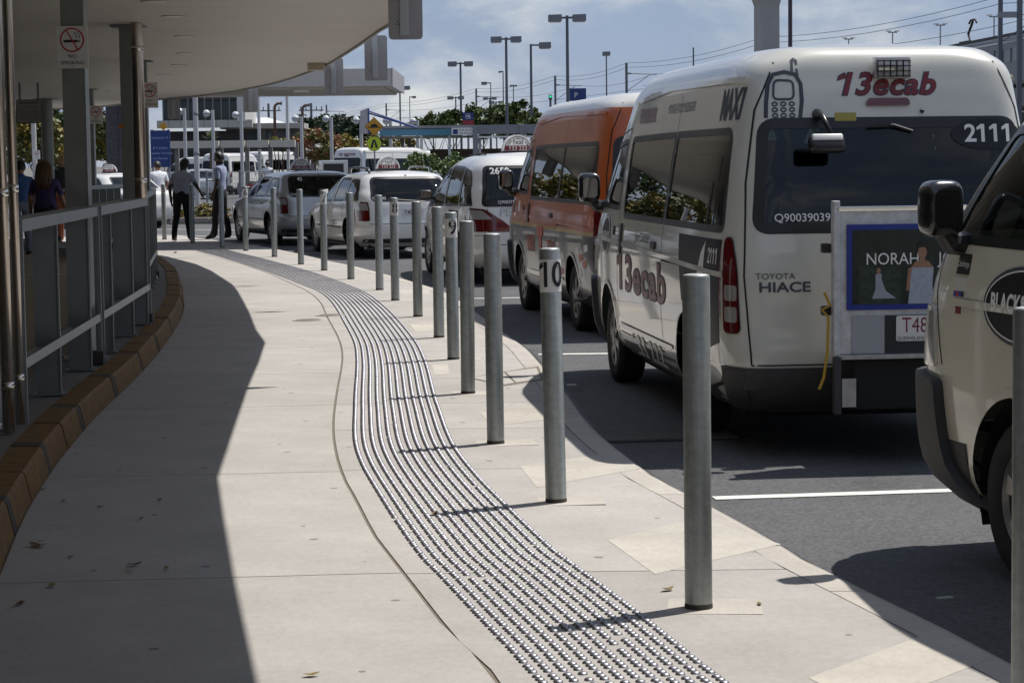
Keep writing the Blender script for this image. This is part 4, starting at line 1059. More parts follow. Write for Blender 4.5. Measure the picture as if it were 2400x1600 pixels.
    # tailgate shut line and door lines
    tg = [(-0.80,0.515),(-0.83,1.0),(-0.80,1.5),(-0.735,1.9),(-0.62,2.16)]
    for s_ in (1,-1): c.line('shut_line','rear', [(s_*u*1.0,z) for u,z in tg], 0.009, M_gap)
    c.line('shut_line','rear', [(-0.80,0.515),(0.80,0.515)], 0.008, M_gap)
    for k in ('L','R'):
        c.line('shut_line',k,[(2.07,0.42),(2.07,1.24)],0.009,M_gap); c.line('shut_line',k,[(2.07,1.80),(2.07,2.04)],0.009,M_gap)
        c.line('shut_line',k,[(3.86,0.52),(3.87,1.2),(3.92,1.86)],0.009,M_gap)
        c.line('shut_line',k,[(5.0,0.80),(5.09,1.10),(5.10,1.28),(4.64,1.80),(3.92,1.86)],0.009,M_gap)
        c.line('shut_line',k,[(2.07,0.42),(3.84,0.42)],0.009,M_gap); c.line('shut_line',k,[(3.86,0.52),(4.0,0.66)],0.009,M_gap)
        c.line('swage',k,[(0.25,1.0),(3.0,1.04),(4.9,1.06)],0.03,paint,off=0.006); c.line('rain_gutter',k,[(0.35,2.07),(2.5,2.09),(3.9,2.03)],0.03,paint,off=0.012)
        c.line('rub_strip',k,[(1.70,0.47),(3.86,0.47)],0.03,M_blueline,off=0.012); c.line('slide_track',k,[(0.42,1.01),(2.05,1.01)],0.026,M_gap,off=0.002)
        for l in (2.28,3.72): 
            hd = c.patch('door_handle',k,round_poly([(l-0.035,0.98),(l+0.035,0.98),(l+0.035,1.19),(l-0.035,1.19)],0.03,4) if l > 3 else round_poly([(l,1.06),(l+0.16,1.06),(l+0.16,1.11),(l,1.11)],0.02,3),M_rub,0.012,0.06)
        c.patch('lower_cladding',k,[(4.78,0.26),(5.08,0.26),(5.08,0.50),(4.80,0.50)],M_plast,0.006,0.06)
        c.patch('filler_flap',k,round_poly([(4.02,1.10),(4.10,1.10),(4.10,1.16),(4.02,1.16)],0.01,2),M_plast,0.006,0.06)
        # door mirror
        sg = -1 if k == 'L' else 1
        base = c.B.pt(k,4.88,1.30)
        mm = rbox(MB(),(base.x+sg*0.115,4.88,1.43),(0.165,0.13,0.225)).build('door_mirror', M_gloss, c.t, smooth=True)
        mm.data.set_sharp_from_angle(angle=R(60))
        MB().tube([(base.x-sg*0.01,4.90,1.29),(base.x+sg*0.06,4.89,1.29),(base.x+sg*0.11,4.88,1.35)],[0.05,0.045,0.04],8).build('mirror_arm', M_rub, mm)
        MB().plate([(base.x+sg*(0.115+dx_),4.812,1.43+dz_) for dx_,dz_ in round_poly([(-0.055,-0.075),(0.055,-0.075),(0.055,0.075),(-0.055,0.075)],0.03,3)],0.004).build('mirror_glass', M_chrome, mm)
    # high stop lamp and tailgate fittings
    c.patch('stop_lamp','rear',round_poly([(-0.125,1.915),(0.125,1.915),(0.115,1.955),(-0.115,1.955)],0.018,4),M_lens_r,0.02,0.04)
    return c
def dome_sign(t, p, w, h, base_w=0.5, yaw=0.0, lower=True):
    """half round taxi roof sign: p = base centre in the car frame"""
    th = 0.10; n = 22
    arc = [(w/2*math.cos(math.pi*i/n), h*math.sin(math.pi*i/n)) for i in range(n+1)]
    o = MB().plate([(p[0]+x,p[1]+th/2,p[2]+0.03+z) for x,z in arc], th).build('roof_sign', M_decw, t)
    MB().box((p[0],p[1],p[2]+0.015),(w*1.02,th*1.25,0.03)).build('sign_base', M_rub, o)
    yf = p[1]-th/2-0.0015
    mb = MB(); vs = []
    for i in range(n+1):
        a = math.pi*i/n
        for q in (0.90,0.86): vs.append((p[0]+w/2*q*math.cos(a), yf, p[2]+0.03+h*q*math.sin(a)))
    mb.add(vs,[(2*i,2*i+2,2*i+3,2*i+1) for i in range(n)]); text_on(mb,'TAXI',(p[0],yf,p[2]+0.03+h*0.50),(1,0,0),(0,0,1),h*0.30,bold=0.02)
    s_ = 'BLACK & WHITE CABS'
    for i,ch in enumerate(s_):
        if ch == ' ': continue
        a = math.pi*(0.88-0.76*i/(len(s_)-1)); cx, cz = p[0]+w/2*0.74*math.cos(a), p[2]+0.03+h*0.76*math.sin(a); b = a-math.pi/2
        text_on(mb,ch,(cx,yf,cz),(math.cos(b),0,math.sin(b)),(-math.sin(b),0,math.cos(b)),h*0.17,bold=0.02)
    mb.build('sign_lettering', M_black, o)
    mb = MB(); mb.add([(p[0]-w*0.42,yf-0.0004,p[2]+0.035),(p[0]+w*0.42,yf-0.0004,p[2]+0.035),(p[0]+w*0.415,yf-0.0004,p[2]+0.03+h*0.33),(p[0]-w*0.415,yf-0.0004,p[2]+0.03+h*0.33)],[(0,1,2,3)]); mb.build('sign_band', M_shirtc, o)
    for vs2, fs2 in words2d('133 222', h*0.34, sx=1.05):
        mb = MB(); mb.add([(p[0]+x,yf-0.001,p[2]+0.03+h*0.165+y) for x,y in vs2], fs2); mb.build('sign_number', M_decw, o)
    return o
# ---- white high roof taxi van with advertising box (middle right)
V1 = van('taxi_van','white high roof taxi van with luggage box and phone logo on its back',(2.10,11.85,RZ),R(6.0),M_cream,'van','high roof taxi vans')
def logo(c, s_, kind, ctr, size, sx=1.0, shear=0.28, cols=(M_navy, M_shirtc)):
    c.text(s_,kind,ctr,size,cols[0],off=0.003,bold=0.045,shear=shear,sx=sx,spacing=1.06,name='logo_outline'); c.text(s_,kind,ctr,size,cols[1],off=0.0045,bold=0.020,shear=shear,sx=sx,spacing=1.06,name='logo')
logo(V1,'13ecab','rear',(0.0,2.03),0.170,1.08)
logo(V1,'13ecab','L',(2.87,0.84),0.34,1.95,0.0,(M_dgrey,mat('decal_maroon',(0.13,0.018,0.02),0.35)))
V1.text('MOVING 4 TO 10 PASSENGERS','L',(2.05,1.955),0.085,M_dgrey,sx=0.80); V1.text('PEOPLEMOVER','L',(3.30,1.93),0.14,mat('decal_mauve',(0.24,0.14,0.17),0.4),bold=0.02,sx=0.72)
V1.text('MAXI','L',(0.56,1.93),0.24,M_dgrey,bold=0.03,sx=0.80,shear=0.2); V1.text('Just Call Us!','L',(2.83,1.115),0.085,M_dgrey,sx=1.3)
V1.patch('lower_panel','L',[(1.72,0.27),(3.88,0.27),(3.85,0.36),(1.72,0.40)],M_dgrey,0.002,0.1)
V1.text('133 222','L',(2.75,0.365),0.20,M_decw,sx=1.9,off=0.005,bold=0.02)
bo = V1.patch('door_badge','L',ellipse(4.42,1.09,0.19,0.135,28),M_dgrey,0.004,0.06); V1.ring('badge_rim','L',ellipse(4.42,1.09,0.19,0.135,28),0.0,-0.014,M_decw,0.006,parent=bo); V1.text('BLACK&WHITE','L',(4.42,1.09),0.062,M_decw,off=0.006,bold=0.03,sx=0.8,parent=bo)
blk = mat('decal_black',(0.02,0.021,0.026),0.45,spec=0.25)
V1.patch('black_graphic','L',[(0.30,0.62),(0.62,0.56),(1.35,0.80),(1.50,1.19),(0.30,1.19)],blk,0.0025,0.09)
V1.patch('white_graphic','L',[(0.66,1.17),(0.76,1.10),(1.08,0.66),(0.98,0.62),(0.70,0.80)],M_decw,0.004,0.08)
V1.text('2111','L',(0.46,1.09),0.12,M_decw,off=0.005,sx=0.95,bold=0.02)
V1.text('www.13ecab.com.au','wrapL',(0.12,0.95),0.045,M_shirtc,rot=math.pi/2,off=0.005,bold=0.02,flip=True)
V1.text('Q900390399','rear',(0.49,1.31),0.062,M_decw,off=0.006,sx=1.05,bold=0.008); V1.text('TOYOTA','rear',(0.665,0.995),0.046,M_dgrey,off=0.006,sx=1.15); V1.text('HIACE','rear',(0.615,0.935),0.075,M_dgrey,off=0.006,sx=1.35,bold=0.02)
ov = V1.patch('number_oval','rear',ellipse(-0.55,1.755,0.20,0.085,28),blk,0.005,0.06); V1.text('2111','rear',(-0.55,1.755),0.135,M_decw,off=0.008,bold=0.02,sx=1.05,parent=ov)
# phone outline on the tailgate
V1.patch('work_plate','rear',round_poly([(0.18,1.835),(0.30,1.835),(0.30,1.88),(0.18,1.88)],0.005,2),mat('sticker_yellow',(0.32,0.27,0.05),0.5),0.003,0.06)
PX = lambda u, z: (0.575+(u-0.605)*1.12, 1.855+(z-1.855)*1.12)
pho = V1.line('phone_logo','rear',[PX(*q_) for q_ in [(0.70,1.855),(0.695,1.93),(0.682,2.02),(0.655,2.066),(0.60,2.078),(0.545,2.066),(0.522,2.02),(0.52,1.94),(0.532,1.855)]],0.022,M_dgrey,0.004)
V1.line('phone_aerial','rear',[PX(*q_) for q_ in [(0.562,2.075),(0.558,2.135),(0.548,2.142),(0.538,2.135),(0.536,2.055)]],0.015,M_dgrey,0.004,parent=pho)
V1.ring('phone_screen','rear',round_poly([PX(*q_) for q_ in [(0.662,1.945),(0.560,1.945),(0.558,2.035),(0.652,2.04)]],0.03,5),0.006,-0.006,M_dgrey,0.004,parent=pho)
for i in range(3):
    for j in range(3): V1.ring('phone_key','rear',ellipse(*PX(0.655-0.042*i,1.922-0.028*j),0.015,0.011,14),0.003,-0.005,M_dgrey,0.004,0.02,parent=pho)
# work lamp with a wire guard
q = V1.B.pt('rear',-0.02,2.115)
lampo = MB().box((q.x,q.y-0.055,q.z+0.005),(0.205,0.08,0.115),bev=0.022).build('work_lamp', M_lens_c, V1.t, smooth=True)
MB().box((q.x,q.y-0.05,q.z+0.058),(0.19,0.09,0.02),bev=0.008).build('lamp_hood', M_decw, lampo)
gd = MB()
for i in range(6): gd.cyl((q.x-0.09+0.036*i,q.y-0.10,q.z-0.045),(q.x-0.09+0.036*i,q.y-0.10,q.z+0.048),0.0028,n=6)
for i in range(4): gd.cyl((q.x-0.095,q.y-0.101,q.z-0.04+0.028*i),(q.x+0.095,q.y-0.101,q.z-0.04+0.028*i),0.0028,n=6)
gd.build('wire_guard', M_dark, lampo)
MB().box((q.x,q.y-0.01,1.885),(0.07,0.03,0.022),bev=0.006).build('tailgate_camera', M_rub, V1.t); MB().sphere((q.x+0.17,V1.B.pt('rear',-0.17,1.885).y-0.012,1.885),0.012).build('wiper_jet', M_rub, V1.t)
# reversing mirror on an arm
a0 = V1.B.pt('rear',0.40,1.875)
mi = MB().tube([(a0.x,a0.y-0.01,a0.z),(a0.x+0.01,a0.y-0.10,a0.z-0.02),(a0.x+0.035,a0.y-0.19,a0.z-0.11)],[0.03,0.016,0.012],10).build('mirror_stalk', M_rub, V1.t, smooth=True)
hd = MB().box((a0.x+0.0,a0.y-0.22,a0.z-0.165),(0.20,0.075,0.10),rx=R(-24),bev=0.03).build('mirror_head', M_rub, mi, smooth=True)
MB().box((a0.x+0.0,a0.y-0.235,a0.z-0.132),(0.17,0.03,0.04),rx=R(-24),bev=0.012).build('mirror_highlight', M_decw, mi, smooth=True)  # white block stands in for the bright highlight on the mirror head
wip = V1.B.pt('rear',-0.05,1.80); MB().tube([(-0.12,wip.y-0.02,1.80),(0.02,wip.y-0.03,1.81),(0.13,wip.y-0.02,1.775)],0.008,6).build('wiper', M_rub, V1.t)
# luggage box with poster, carried behind the tailgate
bx0, bx1, bz0, bz1, by = -0.42, 0.93, 0.60, 1.36, -0.38          # local x range (right +), height, back face
crt = MB().box(((bx0+bx1)/2,by/2-0.10,(bz0+bz1)/2),(bx1-bx0,-by-0.20,bz1-bz0),bev=0.008).build('luggage_box', M_box, V1.t)
MB().box(((bx0+bx1)/2,by+0.02,bz1+0.006),(bx1-bx0+0.03,0.05,0.03),bev=0.004).build('box_rail', M_chrome, crt)
MB().box((bx0-0.012,by+0.03,(bz0+bz1)/2+0.02),(0.034,0.07,bz1-bz0+0.06),bev=0.006).build('box_edge', M_box, crt)
MB().box((bx0-0.012,by+0.0,bz0-0.16),(0.035,0.05,0.30)).build('box_leg', M_plast, crt)
MB().box((bx0+0.05,by-0.01,0.40),(0.075,0.012,0.15)).build('mud_plate', M_alu, crt)
yf = by-0.002
pf = MB()
px0, px1, pz0, pz1 = bx0+0.038, bx1-0.05, 0.835, 1.285
pf.box(((px0+px1)/2,yf-0.006,(pz0+pz1)/2),(px1-px0,0.012,pz1-pz0),bev=0.004); fr = pf.build('poster_frame', mat('frame_blue',(0.012,0.03,0.22),0.4), crt)
pa, pb, pc, pd = px0+0.03, px1-0.03, pz0+0.03, pz1-0.03
MB().box(((pa+pb)/2,yf-0.0135,(pc+pd)/2),(pb-pa,0.003,pd-pc)).build('poster', mat('poster_dark',(0.012,0.018,0.014),0.35,var=0.5,vscale=25), fr)
yp = yf-0.0157
mb = MB(); text_on(mb,'NORAH',(pa+0.215,yp,pc+0.235),(1,0,0),(0,0,1),0.088,sx=0.92); mb.build('poster_word', M_decw, fr)
mb = MB(); text_on(mb,'JONES',(pa+0.575,yp,pc+0.235),(1,0,0),(0,0,1),0.088,sx=0.92); mb.build('poster_word', M_decw, fr)
def flat(name, polys, m):
    mb = MB()
    for k,P in enumerate(polys): mb.add([(pa+x*0.93-0.008,yp-0.0003*k,pc+z) for x,z in P],[tuple(range(len(P)))])
    return mb.build(name, m, fr)
flat('poster_inset',[[(0.045,0.0),(0.285,0.0),(0.285,0.20),(0.045,0.20)]],mat('poster_green',(0.02,0.035,0.025),0.4,var=0.6,vscale=40))
flat('poster_figure',[[(0.33,0.0),(0.48,0.0),(0.47,0.10),(0.478,0.19),(0.345,0.19),(0.34,0.09)],],mat('poster_dress',(0.33,0.36,0.42),0.4,var=0.15,vscale=40))
yp -= 0.0006
flat('poster_skin',[[(0.345,0.19),(0.375,0.225),(0.445,0.225),(0.478,0.19)],[(0.395,0.22),(0.428,0.22),(0.428,0.25),(0.395,0.25)],ellipse(0.411,0.272,0.027,0.036,18),[(0.318,0.07),(0.335,0.07),(0.352,0.195),(0.328,0.185)]],mat('poster_skin',(0.30,0.16,0.10),0.4))
yp -= 0.0016
flat('poster_hair',[[(0.380,0.262),(0.378,0.32),(0.398,0.335),(0.428,0.335),(0.446,0.32),(0.446,0.255),(0.437,0.28),(0.425,0.298),(0.392,0.295)]],mat('poster_hairc',(0.01,0.008,0.007),0.4))
flat('poster_inset_figure',[[(0.12,0.03),(0.26,0.03),(0.20,0.07),(0.175,0.13),(0.175,0.16),(0.14,0.16),(0.14,0.08)]],mat('poster_dress2',(0.28,0.30,0.34),0.4)); flat('poster_inset_head',[ellipse(0.158,0.175,0.012,0.016,12)],MATS['poster_skin'])
# plate, lower grey panel
MB().box((bx0+0.15,yf-0.003,0.705),(0.165,0.006,0.20)).build('grey_panel', mat('grey_panel',(0.30,0.31,0.33),0.5), crt)
MB().box((bx0+0.66,yf-0.003,0.705),(0.83,0.006,0.20)).build('dark_panel', mat('dark_panel',(0.015,0.017,0.022),0.5), crt)
pl = MB().plate([(bx0+0.49+x,yf-0.008,0.735+z) for x,z in round_poly([(-0.186,-0.067),(0.186,-0.067),(0.186,0.067),(-0.186,0.067)],0.012,3)],0.004).build('number_plate', mat('plate_white',(0.62,0.60,0.58),0.4), crt)
mb = MB(); text_on(mb,'T48',(bx0+0.405,yf-0.0126,0.748),(1,0,0),(0,0,1),0.115,sx=0.78); text_on(mb,'280',(bx0+0.60,yf-0.0126,0.748),(1,0,0),(0,0,1),0.115,sx=0.78); mb.add([(bx0+0.49+a_,yf-0.0126,0.762+b_) for a_,b_ in ((0,-0.018),(0.014,0),(0,0.018),(-0.014,0))],[(0,1,2,3)]); mb.build('plate_number', mat('plate_maroon',(0.16,0.015,0.03),0.5), pl)
mb = MB(); text_on(mb,'QUEENSLAND - SUNSHINE STATE',(bx0+0.49,yf-0.0126,0.682),(1,0,0),(0,0,1),0.026,sx=0.92,bold=0.01); mb.build('plate_state', M_black, pl)
MB().box(((bx0+bx1)/2,by+0.02,bz0-0.012),(bx1-bx0+0.02,0.08,0.024),bev=0.004).build('box_sill', M_alu, crt)
MB().box((0.2,-0.12,0.46),(1.0,0.2,0.12),bev=0.01).build('carrier_arm', M_dark, crt)
MB().box(((bx0+bx1)/2+0.03,-0.19,0.44),(bx1-bx0-0.10,0.34,0.27),bev=0.012).build('lift_platform', M_dark, crt)
MB().tube([(-0.495,-0.36,0.93),(-0.465,-0.37,0.86),(-0.51,-0.37,0.84),(-0.475,-0.37,0.80),(-0.48,-0.37,0.62),(-0.50,-0.37,0.48),(-0.525,-0.37,0.42)],0.008,6).build('strap', mat('strap_yellow',(0.42,0.25,0.02),0.7), crt)
for z_ in (1.16,0.83): MB().box((-0.47,-0.30,z_),(0.05,0.06,0.05),bev=0.008).build('latch', M_rub, crt)
# ---- orange van ahead
def two_tone(name):
    m = carpaint(name,(0.42,0.085,0.012),0.33); t = m.node_tree; b = _bsdf(m); b.inputs['Coat Weight'].default_value = 0.4; tcn = N(t,'ShaderNodeTexCoord'); sp = N(t,'ShaderNodeSeparateXYZ'); t.links.new(tcn.outputs['Object'], sp.inputs[0])
    rp = N(t,'ShaderNodeValToRGB'); mr = N(t,'ShaderNodeMath', operation='DIVIDE'); mr.inputs[1].default_value = 2.4; t.links.new(sp.outputs['Z'], mr.inputs[0]); t.links.new(mr.outputs[0], rp.inputs[0])
    e = rp.color_ramp; e.interpolation = 'CONSTANT'; e.elements[0].position = 0; e.elements[0].color = (0.16,0.15,0.14,1); e.elements[1].position = 0.46/2.4; e.elements[1].color = (0.055,0.055,0.058,1)
    for p_, c_ in ((0.72,(0.022,0.023,0.026,1)),(0.935,(0.42,0.25,0.03,1)),(0.97,(0.42,0.082,0.010,1)),(2.115,(0.60,0.59,0.56,1))):
        el = e.elements.new(p_/2.4); el.color = c_
    t.links.new(rp.outputs[0], b.inputs['Base Color']); return m
V2 = van('taxi_van','orange high roof taxi van with white roof and black lower sides',(1.70,19.9,RZ),R(9.0),two_tone('paint_orange'),'van','high roof taxi vans')
V2.text('MAXI','L',(3.55,0.76),0.24,M_decw,bold=0.05,sx=0.82,off=0.003); V2.text('MAXI','L',(3.55,0.76),0.24,M_shirtc if False else mat('decal_orange_red',(0.42,0.05,0.02),0.4),bold=0.02,sx=0.82,off=0.005)
V2.text('TAXI','L',(2.35,0.74),0.24,M_decw,bold=0.05,sx=0.82,off=0.003); V2.text('TAXI','L',(2.35,0.74),0.24,MATS['decal_orange_red'],bold=0.02,sx=0.82,off=0.005)
V2.patch('big_letter','L',[(2.90,0.46),(3.02,0.46),(3.03,0.86),(3.14,0.86),(3.14,0.96),(2.80,0.96),(2.80,0.86),(2.89,0.86)],MATS['decal_orange_red'],0.006,0.1)
for i in range(7):
    for j in range(4):
        if (i+j) % 2 == 0 or rnd.random() < 0.25:
            l0, z0 = 0.42+0.20*i+0.03*j, 0.80-0.075*j-0.02*i
            if math.hypot(l0+0.08-1.25, z0-0.335) > 0.47: V2.patch('check','L',[(l0,z0),(l0+0.15,z0-0.02),(l0+0.17,z0+0.04),(l0+0.02,z0+0.06)],MATS['decal_orange_red'] if (i*3+j) % 3 else M_decw,0.003,0.1)
V2.patch('door_sticker','L',[(4.70,1.08),(4.80,1.08),(4.80,1.20),(4.70,1.20)],M_dgrey,0.003,0.1); V2.patch('door_sticker','L',[(4.32,1.09),(4.42,1.09),(4.42,1.20),(4.32,1.20)],M_decw,0.003,0.1)
# ---- near van at the right edge
V3 = van('taxi_van','cream taxi van cut off by the right edge, its nose nearest the camera',(4.0,4.2,RZ),R(16),M_cream2,'van','high roof taxi vans')
bo = V3.patch('door_badge','L',ellipse(4.32,1.07,0.30,0.14,36),M_rub,0.004,0.06); V3.ring('badge_rim','L',ellipse(4.32,1.07,0.30,0.14,36),0.012,0.0,M_dgrey,0.005,parent=bo); V3.ring('badge_rim','L',ellipse(4.32,1.07,0.30,0.14,36),-0.002,-0.008,M_decw,0.006,parent=bo); V3.text('BLACK&WHITE','L',(4.32,1.075),0.098,M_decw,off=0.006,bold=0.035,sx=0.76,parent=bo)
V3.patch('sticker','L',[(4.79,1.17),(4.905,1.17),(4.905,1.25),(4.79,1.25)],M_rub,0.003,0.08); V3.text('Cabcharge','L',(4.848,1.21),0.034,M_decw,off=0.005,sx=0.75)
V3.patch('sticker','L',[(4.80,1.075),(4.905,1.075),(4.905,1.16),(4.80,1.16)],mat('sticker_grey',(0.52,0.51,0.47),0.5),0.0028,0.08)
for i,cc in enumerate([(0.02,0.05,0.25),(0.35,0.04,0.03),(0.02,0.06,0.3),(0.03,0.03,0.04)]): V3.patch('card_mark','L',[(4.90-0.024*i,1.082),(4.88-0.024*i,1.082),(4.88-0.024*i,1.104),(4.90-0.024*i,1.104)],mat('card_%d'%i,cc,0.5),0.005,0.05)
V3.patch('sticker','L',[(4.83,1.015),(4.875,1.015),(4.875,1.06),(4.83,1.06)],M_shirtc,0.003,0.08)
# ---------------------------------------------------------------- cars
def car(name, label, loc, h, rows, paint, LS, WR, rearP, sideP, tail, frontP, cat='taxi', group=None, track=0.77, na=240, nz=52, rim=M_hub, dome=0.02, bumperm=None, seats=((1.9,(-0.4,0.4)),(2.8,(-0.4,0.4))), seatz=0.55, gt=G_tint, lids=True):
    c = Car(name, label, loc, h, Body(rows,dome), cat, group, na, nz); WZ = WR
    for l in LS: c.arch(l, WZ+0.005, WR+0.06)
    c.window('rear', rearP, G_rear, 0.03, 'rear_window')
    for k in ('L','R'):
        for P in sideP: c.window(k, P, gt, 0.022, 'side_window')
    c.window('front', frontP, G_clear, 0.03, 'windscreen')
    c.body(paint); c.glaze()
    c.wheels(LS, WZ, WR, track, rim, 6, 0.2, WR*0.62); c.wells(LS, WZ, WR+0.065, track); c.arch_lip(LS, WZ+0.005, WR+0.065, paint, 0.03, 0.006)
    L = rows[4][2]; MB().box((0,L/2,0.22),(1.4,L*0.86,0.08)).build('underbody', M_dark, c.t); MB().box((0,L/2,0.42),(1.5,L*0.7,0.04)).build('floor', M_dark, c.t)
    for l, xs in seats:
        for x in xs: MB().box((x,l+0.2,seatz+0.02),(0.5,0.5,0.16),bev=0.04).box((x,l-0.08,seatz+0.32),(0.48,0.13,0.58),rx=R(12),bev=0.04).box((x,l-0.15,seatz+0.68),(0.26,0.09,0.15),rx=R(10),bev=0.03).build('seat', M_seat, c.t)
    for k in ('wrapL','wrapR'):
        P, upper = tail; lamp = c.patch('tail_lamp', k, P, M_lens_r, 0.010, 0.04); c.ring('lamp_gasket', k, P, 0.006, 0.0, M_rub, 0.006, parent=lamp); c.patch('lens', k, upper, M_lens_c, 0.013, 0.04, parent=lamp)
    for k in ('wrapFL','wrapFR'): c.patch('headlamp', k, round_poly([(-0.40,0.60),(0.22,0.62),(0.25,0.74),(-0.38,0.72)],0.04,4), M_lens_c, 0.01, 0.05)
    for k in ('L','R'):
        sg = -1 if k == 'L' else 1; l = LS[1]-0.52; zb = min(p[1] for p in sideP[0])+0.06
        base = c.B.pt(k,l,zb); mm = MB().box((base.x+sg*0.115,l,zb+0.055),(0.20,0.11,0.14),bev=0.045).build('door_mirror', M_rub if paint is not M_silver else M_rub, c.t, smooth=True)
        MB().tube([(base.x-sg*0.01,l+0.01,zb),(base.x+sg*0.06,l,zb+0.03)],0.025,8).build('mirror_arm', M_rub, mm)
        MB().plate([(base.x+sg*0.115+x,l-0.058,zb+0.055+z) for x,z in round_poly([(-0.08,-0.05),(0.08,-0.05),(0.08,0.05),(-0.08,0.05)],0.02,3)],0.003).build('mirror_glass', M_chrome, mm)
    return c
WAG = [(0.20,0.28,4.70,0.80,6,5),(0.30,0.09,4.95,0.885,6,5),(0.42,0.02,5.03,0.915,7,5),(0.56,0.0,5.05,0.928,7,5),(0.66,0.02,5.02,0.932,7,5),(0.76,0.04,4.90,0.93,7,5),(0.86,0.055,4.62,0.922,7,5),(0.93,0.07,4.15,0.91,7,5),(0.99,0.09,3.72,0.893,7,6),(1.08,0.14,3.46,0.862,7,6),(1.20,0.24,3.16,0.815,6,6),(1.31,0.36,2.86,0.765,6,6),(1.40,0.47,2.56,0.70,6,5),(1.45,0.58,2.3,0.61,5,5),(1.475,0.75,2.0,0.48,5,4)]
def wagon(name,label,loc,h,paint,group=None,rails=False):
    c = car(name,label,loc,h,WAG,paint,(1.08,4.0),0.315,
        round_poly([(-0.70,0.985),(0.70,0.985),(0.62,1.385),(-0.62,1.385)],0.09,5),
        [round_poly([(0.42,1.0),(1.32,0.985),(1.30,1.36),(0.75,1.35)],[0.05,0.02,0.03,0.10],4), round_poly([(1.40,0.985),(2.22,0.97),(2.14,1.375),(1.40,1.37)],0.03,4), round_poly([(2.32,0.97),(3.46,0.955),(2.92,1.235),(2.26,1.375)],[0.03,0.03,0.15,0.05],4)],
        (round_poly([(-0.20,0.655),(0.10,0.655),(0.14,0.80),(0.08,0.965),(-0.12,0.965),(-0.18,0.85)],0.03,4), round_poly([(-0.18,0.83),(0.12,0.83),(0.08,0.95),(-0.11,0.95)],0.03,4)),
        round_poly([(-0.72,1.03),(0.72,1.03),(0.58,1.38),(-0.58,1.38)],0.08,4),'taxi',group)
    for k in ('L','R'):
        for l in (1.36,2.27): c.line('shut_line',k,[(l+0.05,0.32),(l+0.02,0.7),(l,0.97)],0.008,M_gap)
        c.line('shut_line',k,[(3.42,0.32),(3.5,0.7),(3.55,0.95)],0.008,M_gap); c.line('rub_strip',k,[(1.5,0.52),(3.6,0.52)],0.03,M_rub,off=0.008); c.line('sill',k,[(1.45,0.25),(3.62,0.25)],0.05,M_plast,off=0.008)
        c.patch('door_handle',k,round_poly([(1.52,0.83),(1.70,0.83),(1.70,0.87),(1.52,0.87)],0.015,3),paint,0.02,0.06); c.patch('door_handle',k,round_poly([(2.42,0.83),(2.60,0.83),(2.60,0.87),(2.42,0.87)],0.015,3),paint,0.02,0.06)
    c.line('shut_line','rear',[(-0.74,0.60),(0.74,0.60)],0.010,M_gap); c.patch('bumper_pad','rear',[(-0.80,0.28),(0.80,0.28),(0.80,0.345),(-0.80,0.345)],M_plast,0.012,0.1)
    c.line('bumper_crease','rear',[(-0.78,0.565),(0.78,0.565)],0.025,paint,off=0.015)
    c.patch('plate_recess','rear',round_poly([(-0.26,0.70),(0.26,0.70),(0.26,0.86),(-0.26,0.86)],0.02,3),paint,0.004,0.08)
    w = c.B.pt('rear',-0.2,1.0); MB().tube([(0.02,w.y-0.02,0.985),(0.25,w.y-0.035,0.965)],0.008,6).build('wiper', M_chrome, c.t); MB().tube([(0.23,w.y-0.03,0.97),(-0.25,w.y-0.02,1.01)],0.008,6).build('wiper_blade', M_rub, c.t)
    st = c.B.pt('rear',0,1.415); MB().box((0,st.y-0.005,1.42),(0.03,0.02,0.012)).build('washer_jet', M_rub, c.t)
    if rails:
        for sg in (-1,1):
            MB().tube([(sg*0.56,0.80,1.45),(sg*0.565,0.92,1.535),(sg*0.57,1.6,1.56),(sg*0.565,2.3,1.55),(sg*0.55,2.5,1.46)],0.016,8).build('roof_rail', M_rub, c.t, smooth=True)
            MB().tube([(sg*0.53,0.86,1.46),(sg*0.535,0.96,1.545),(sg*0.54,1.6,1.572),(sg*0.535,2.25,1.56),(sg*0.52,2.42,1.47)],0.010,6).build('rail_bar', M_chrome, c.t, smooth=True)
    return c
W7 = wagon('taxi_wagon','white taxi wagon with roof rails and a numberplate, behind bollard eight',(-1.66,37.2,RZ),R(17),M_white,'parked taxi cars',True)
dome_sign(W7.t,(0,1.75,1.50),0.42,0.22)
pl = W7.B.pt('rear',0,0.78); plo = MB().plate([(x,pl.y-0.012,0.78+z) for x,z in round_poly([(-0.19,-0.065),(0.19,-0.065),(0.19,0.065),(-0.19,0.065)],0.01,3)],0.004).build('number_plate', MATS['plate_white'], W7.t)
mb = MB(); text_on(mb,'T40 280',(0,pl.y-0.0172,0.787),(1,0,0),(0,0,1),0.10,sx=0.85,bold=0.01); mb.build('plate_number', M_black, plo)
W7.text('Q169145','rear',(0.56,1.03),0.06,M_decw,off=0.005); W7.patch('door_panel','L',[(2.5,0.68),(2.85,0.68),(2.85,0.80),(2.5,0.80)],mat('decal_faint',(0.40,0.39,0.36),0.4),0.003,0.1); W7.line('red_mark','L',[(0.50,0.62),(0.54,0.84)],0.03,M_shirtc,0.004)
W7.text('TAXI','L',(3.0,0.60),0.12,M_dgrey,bold=0.02); W7.text('133 222','L',(2.0,0.60),0.12,M_dgrey)
W6 = wagon('taxi_wagon','silver taxi wagon beside the two standing drivers, numbered forty five on its glass',(-3.69,43.5,RZ),R(20),M_silver,'parked taxi cars')
dome_sign(W6.t,(0,1.9,1.50),0.42,0.22); W6.text('45','rear',(0.42,1.325),0.105,M_decw,off=0.005,bold=0.01,shear=0.15); W6.text('Q165146','rear',(0.56,1.03),0.06,M_decw,off=0.005)
W6.line('red_mark','L',[(0.48,0.70),(0.52,0.82)],0.03,M_dgrey,0.004)
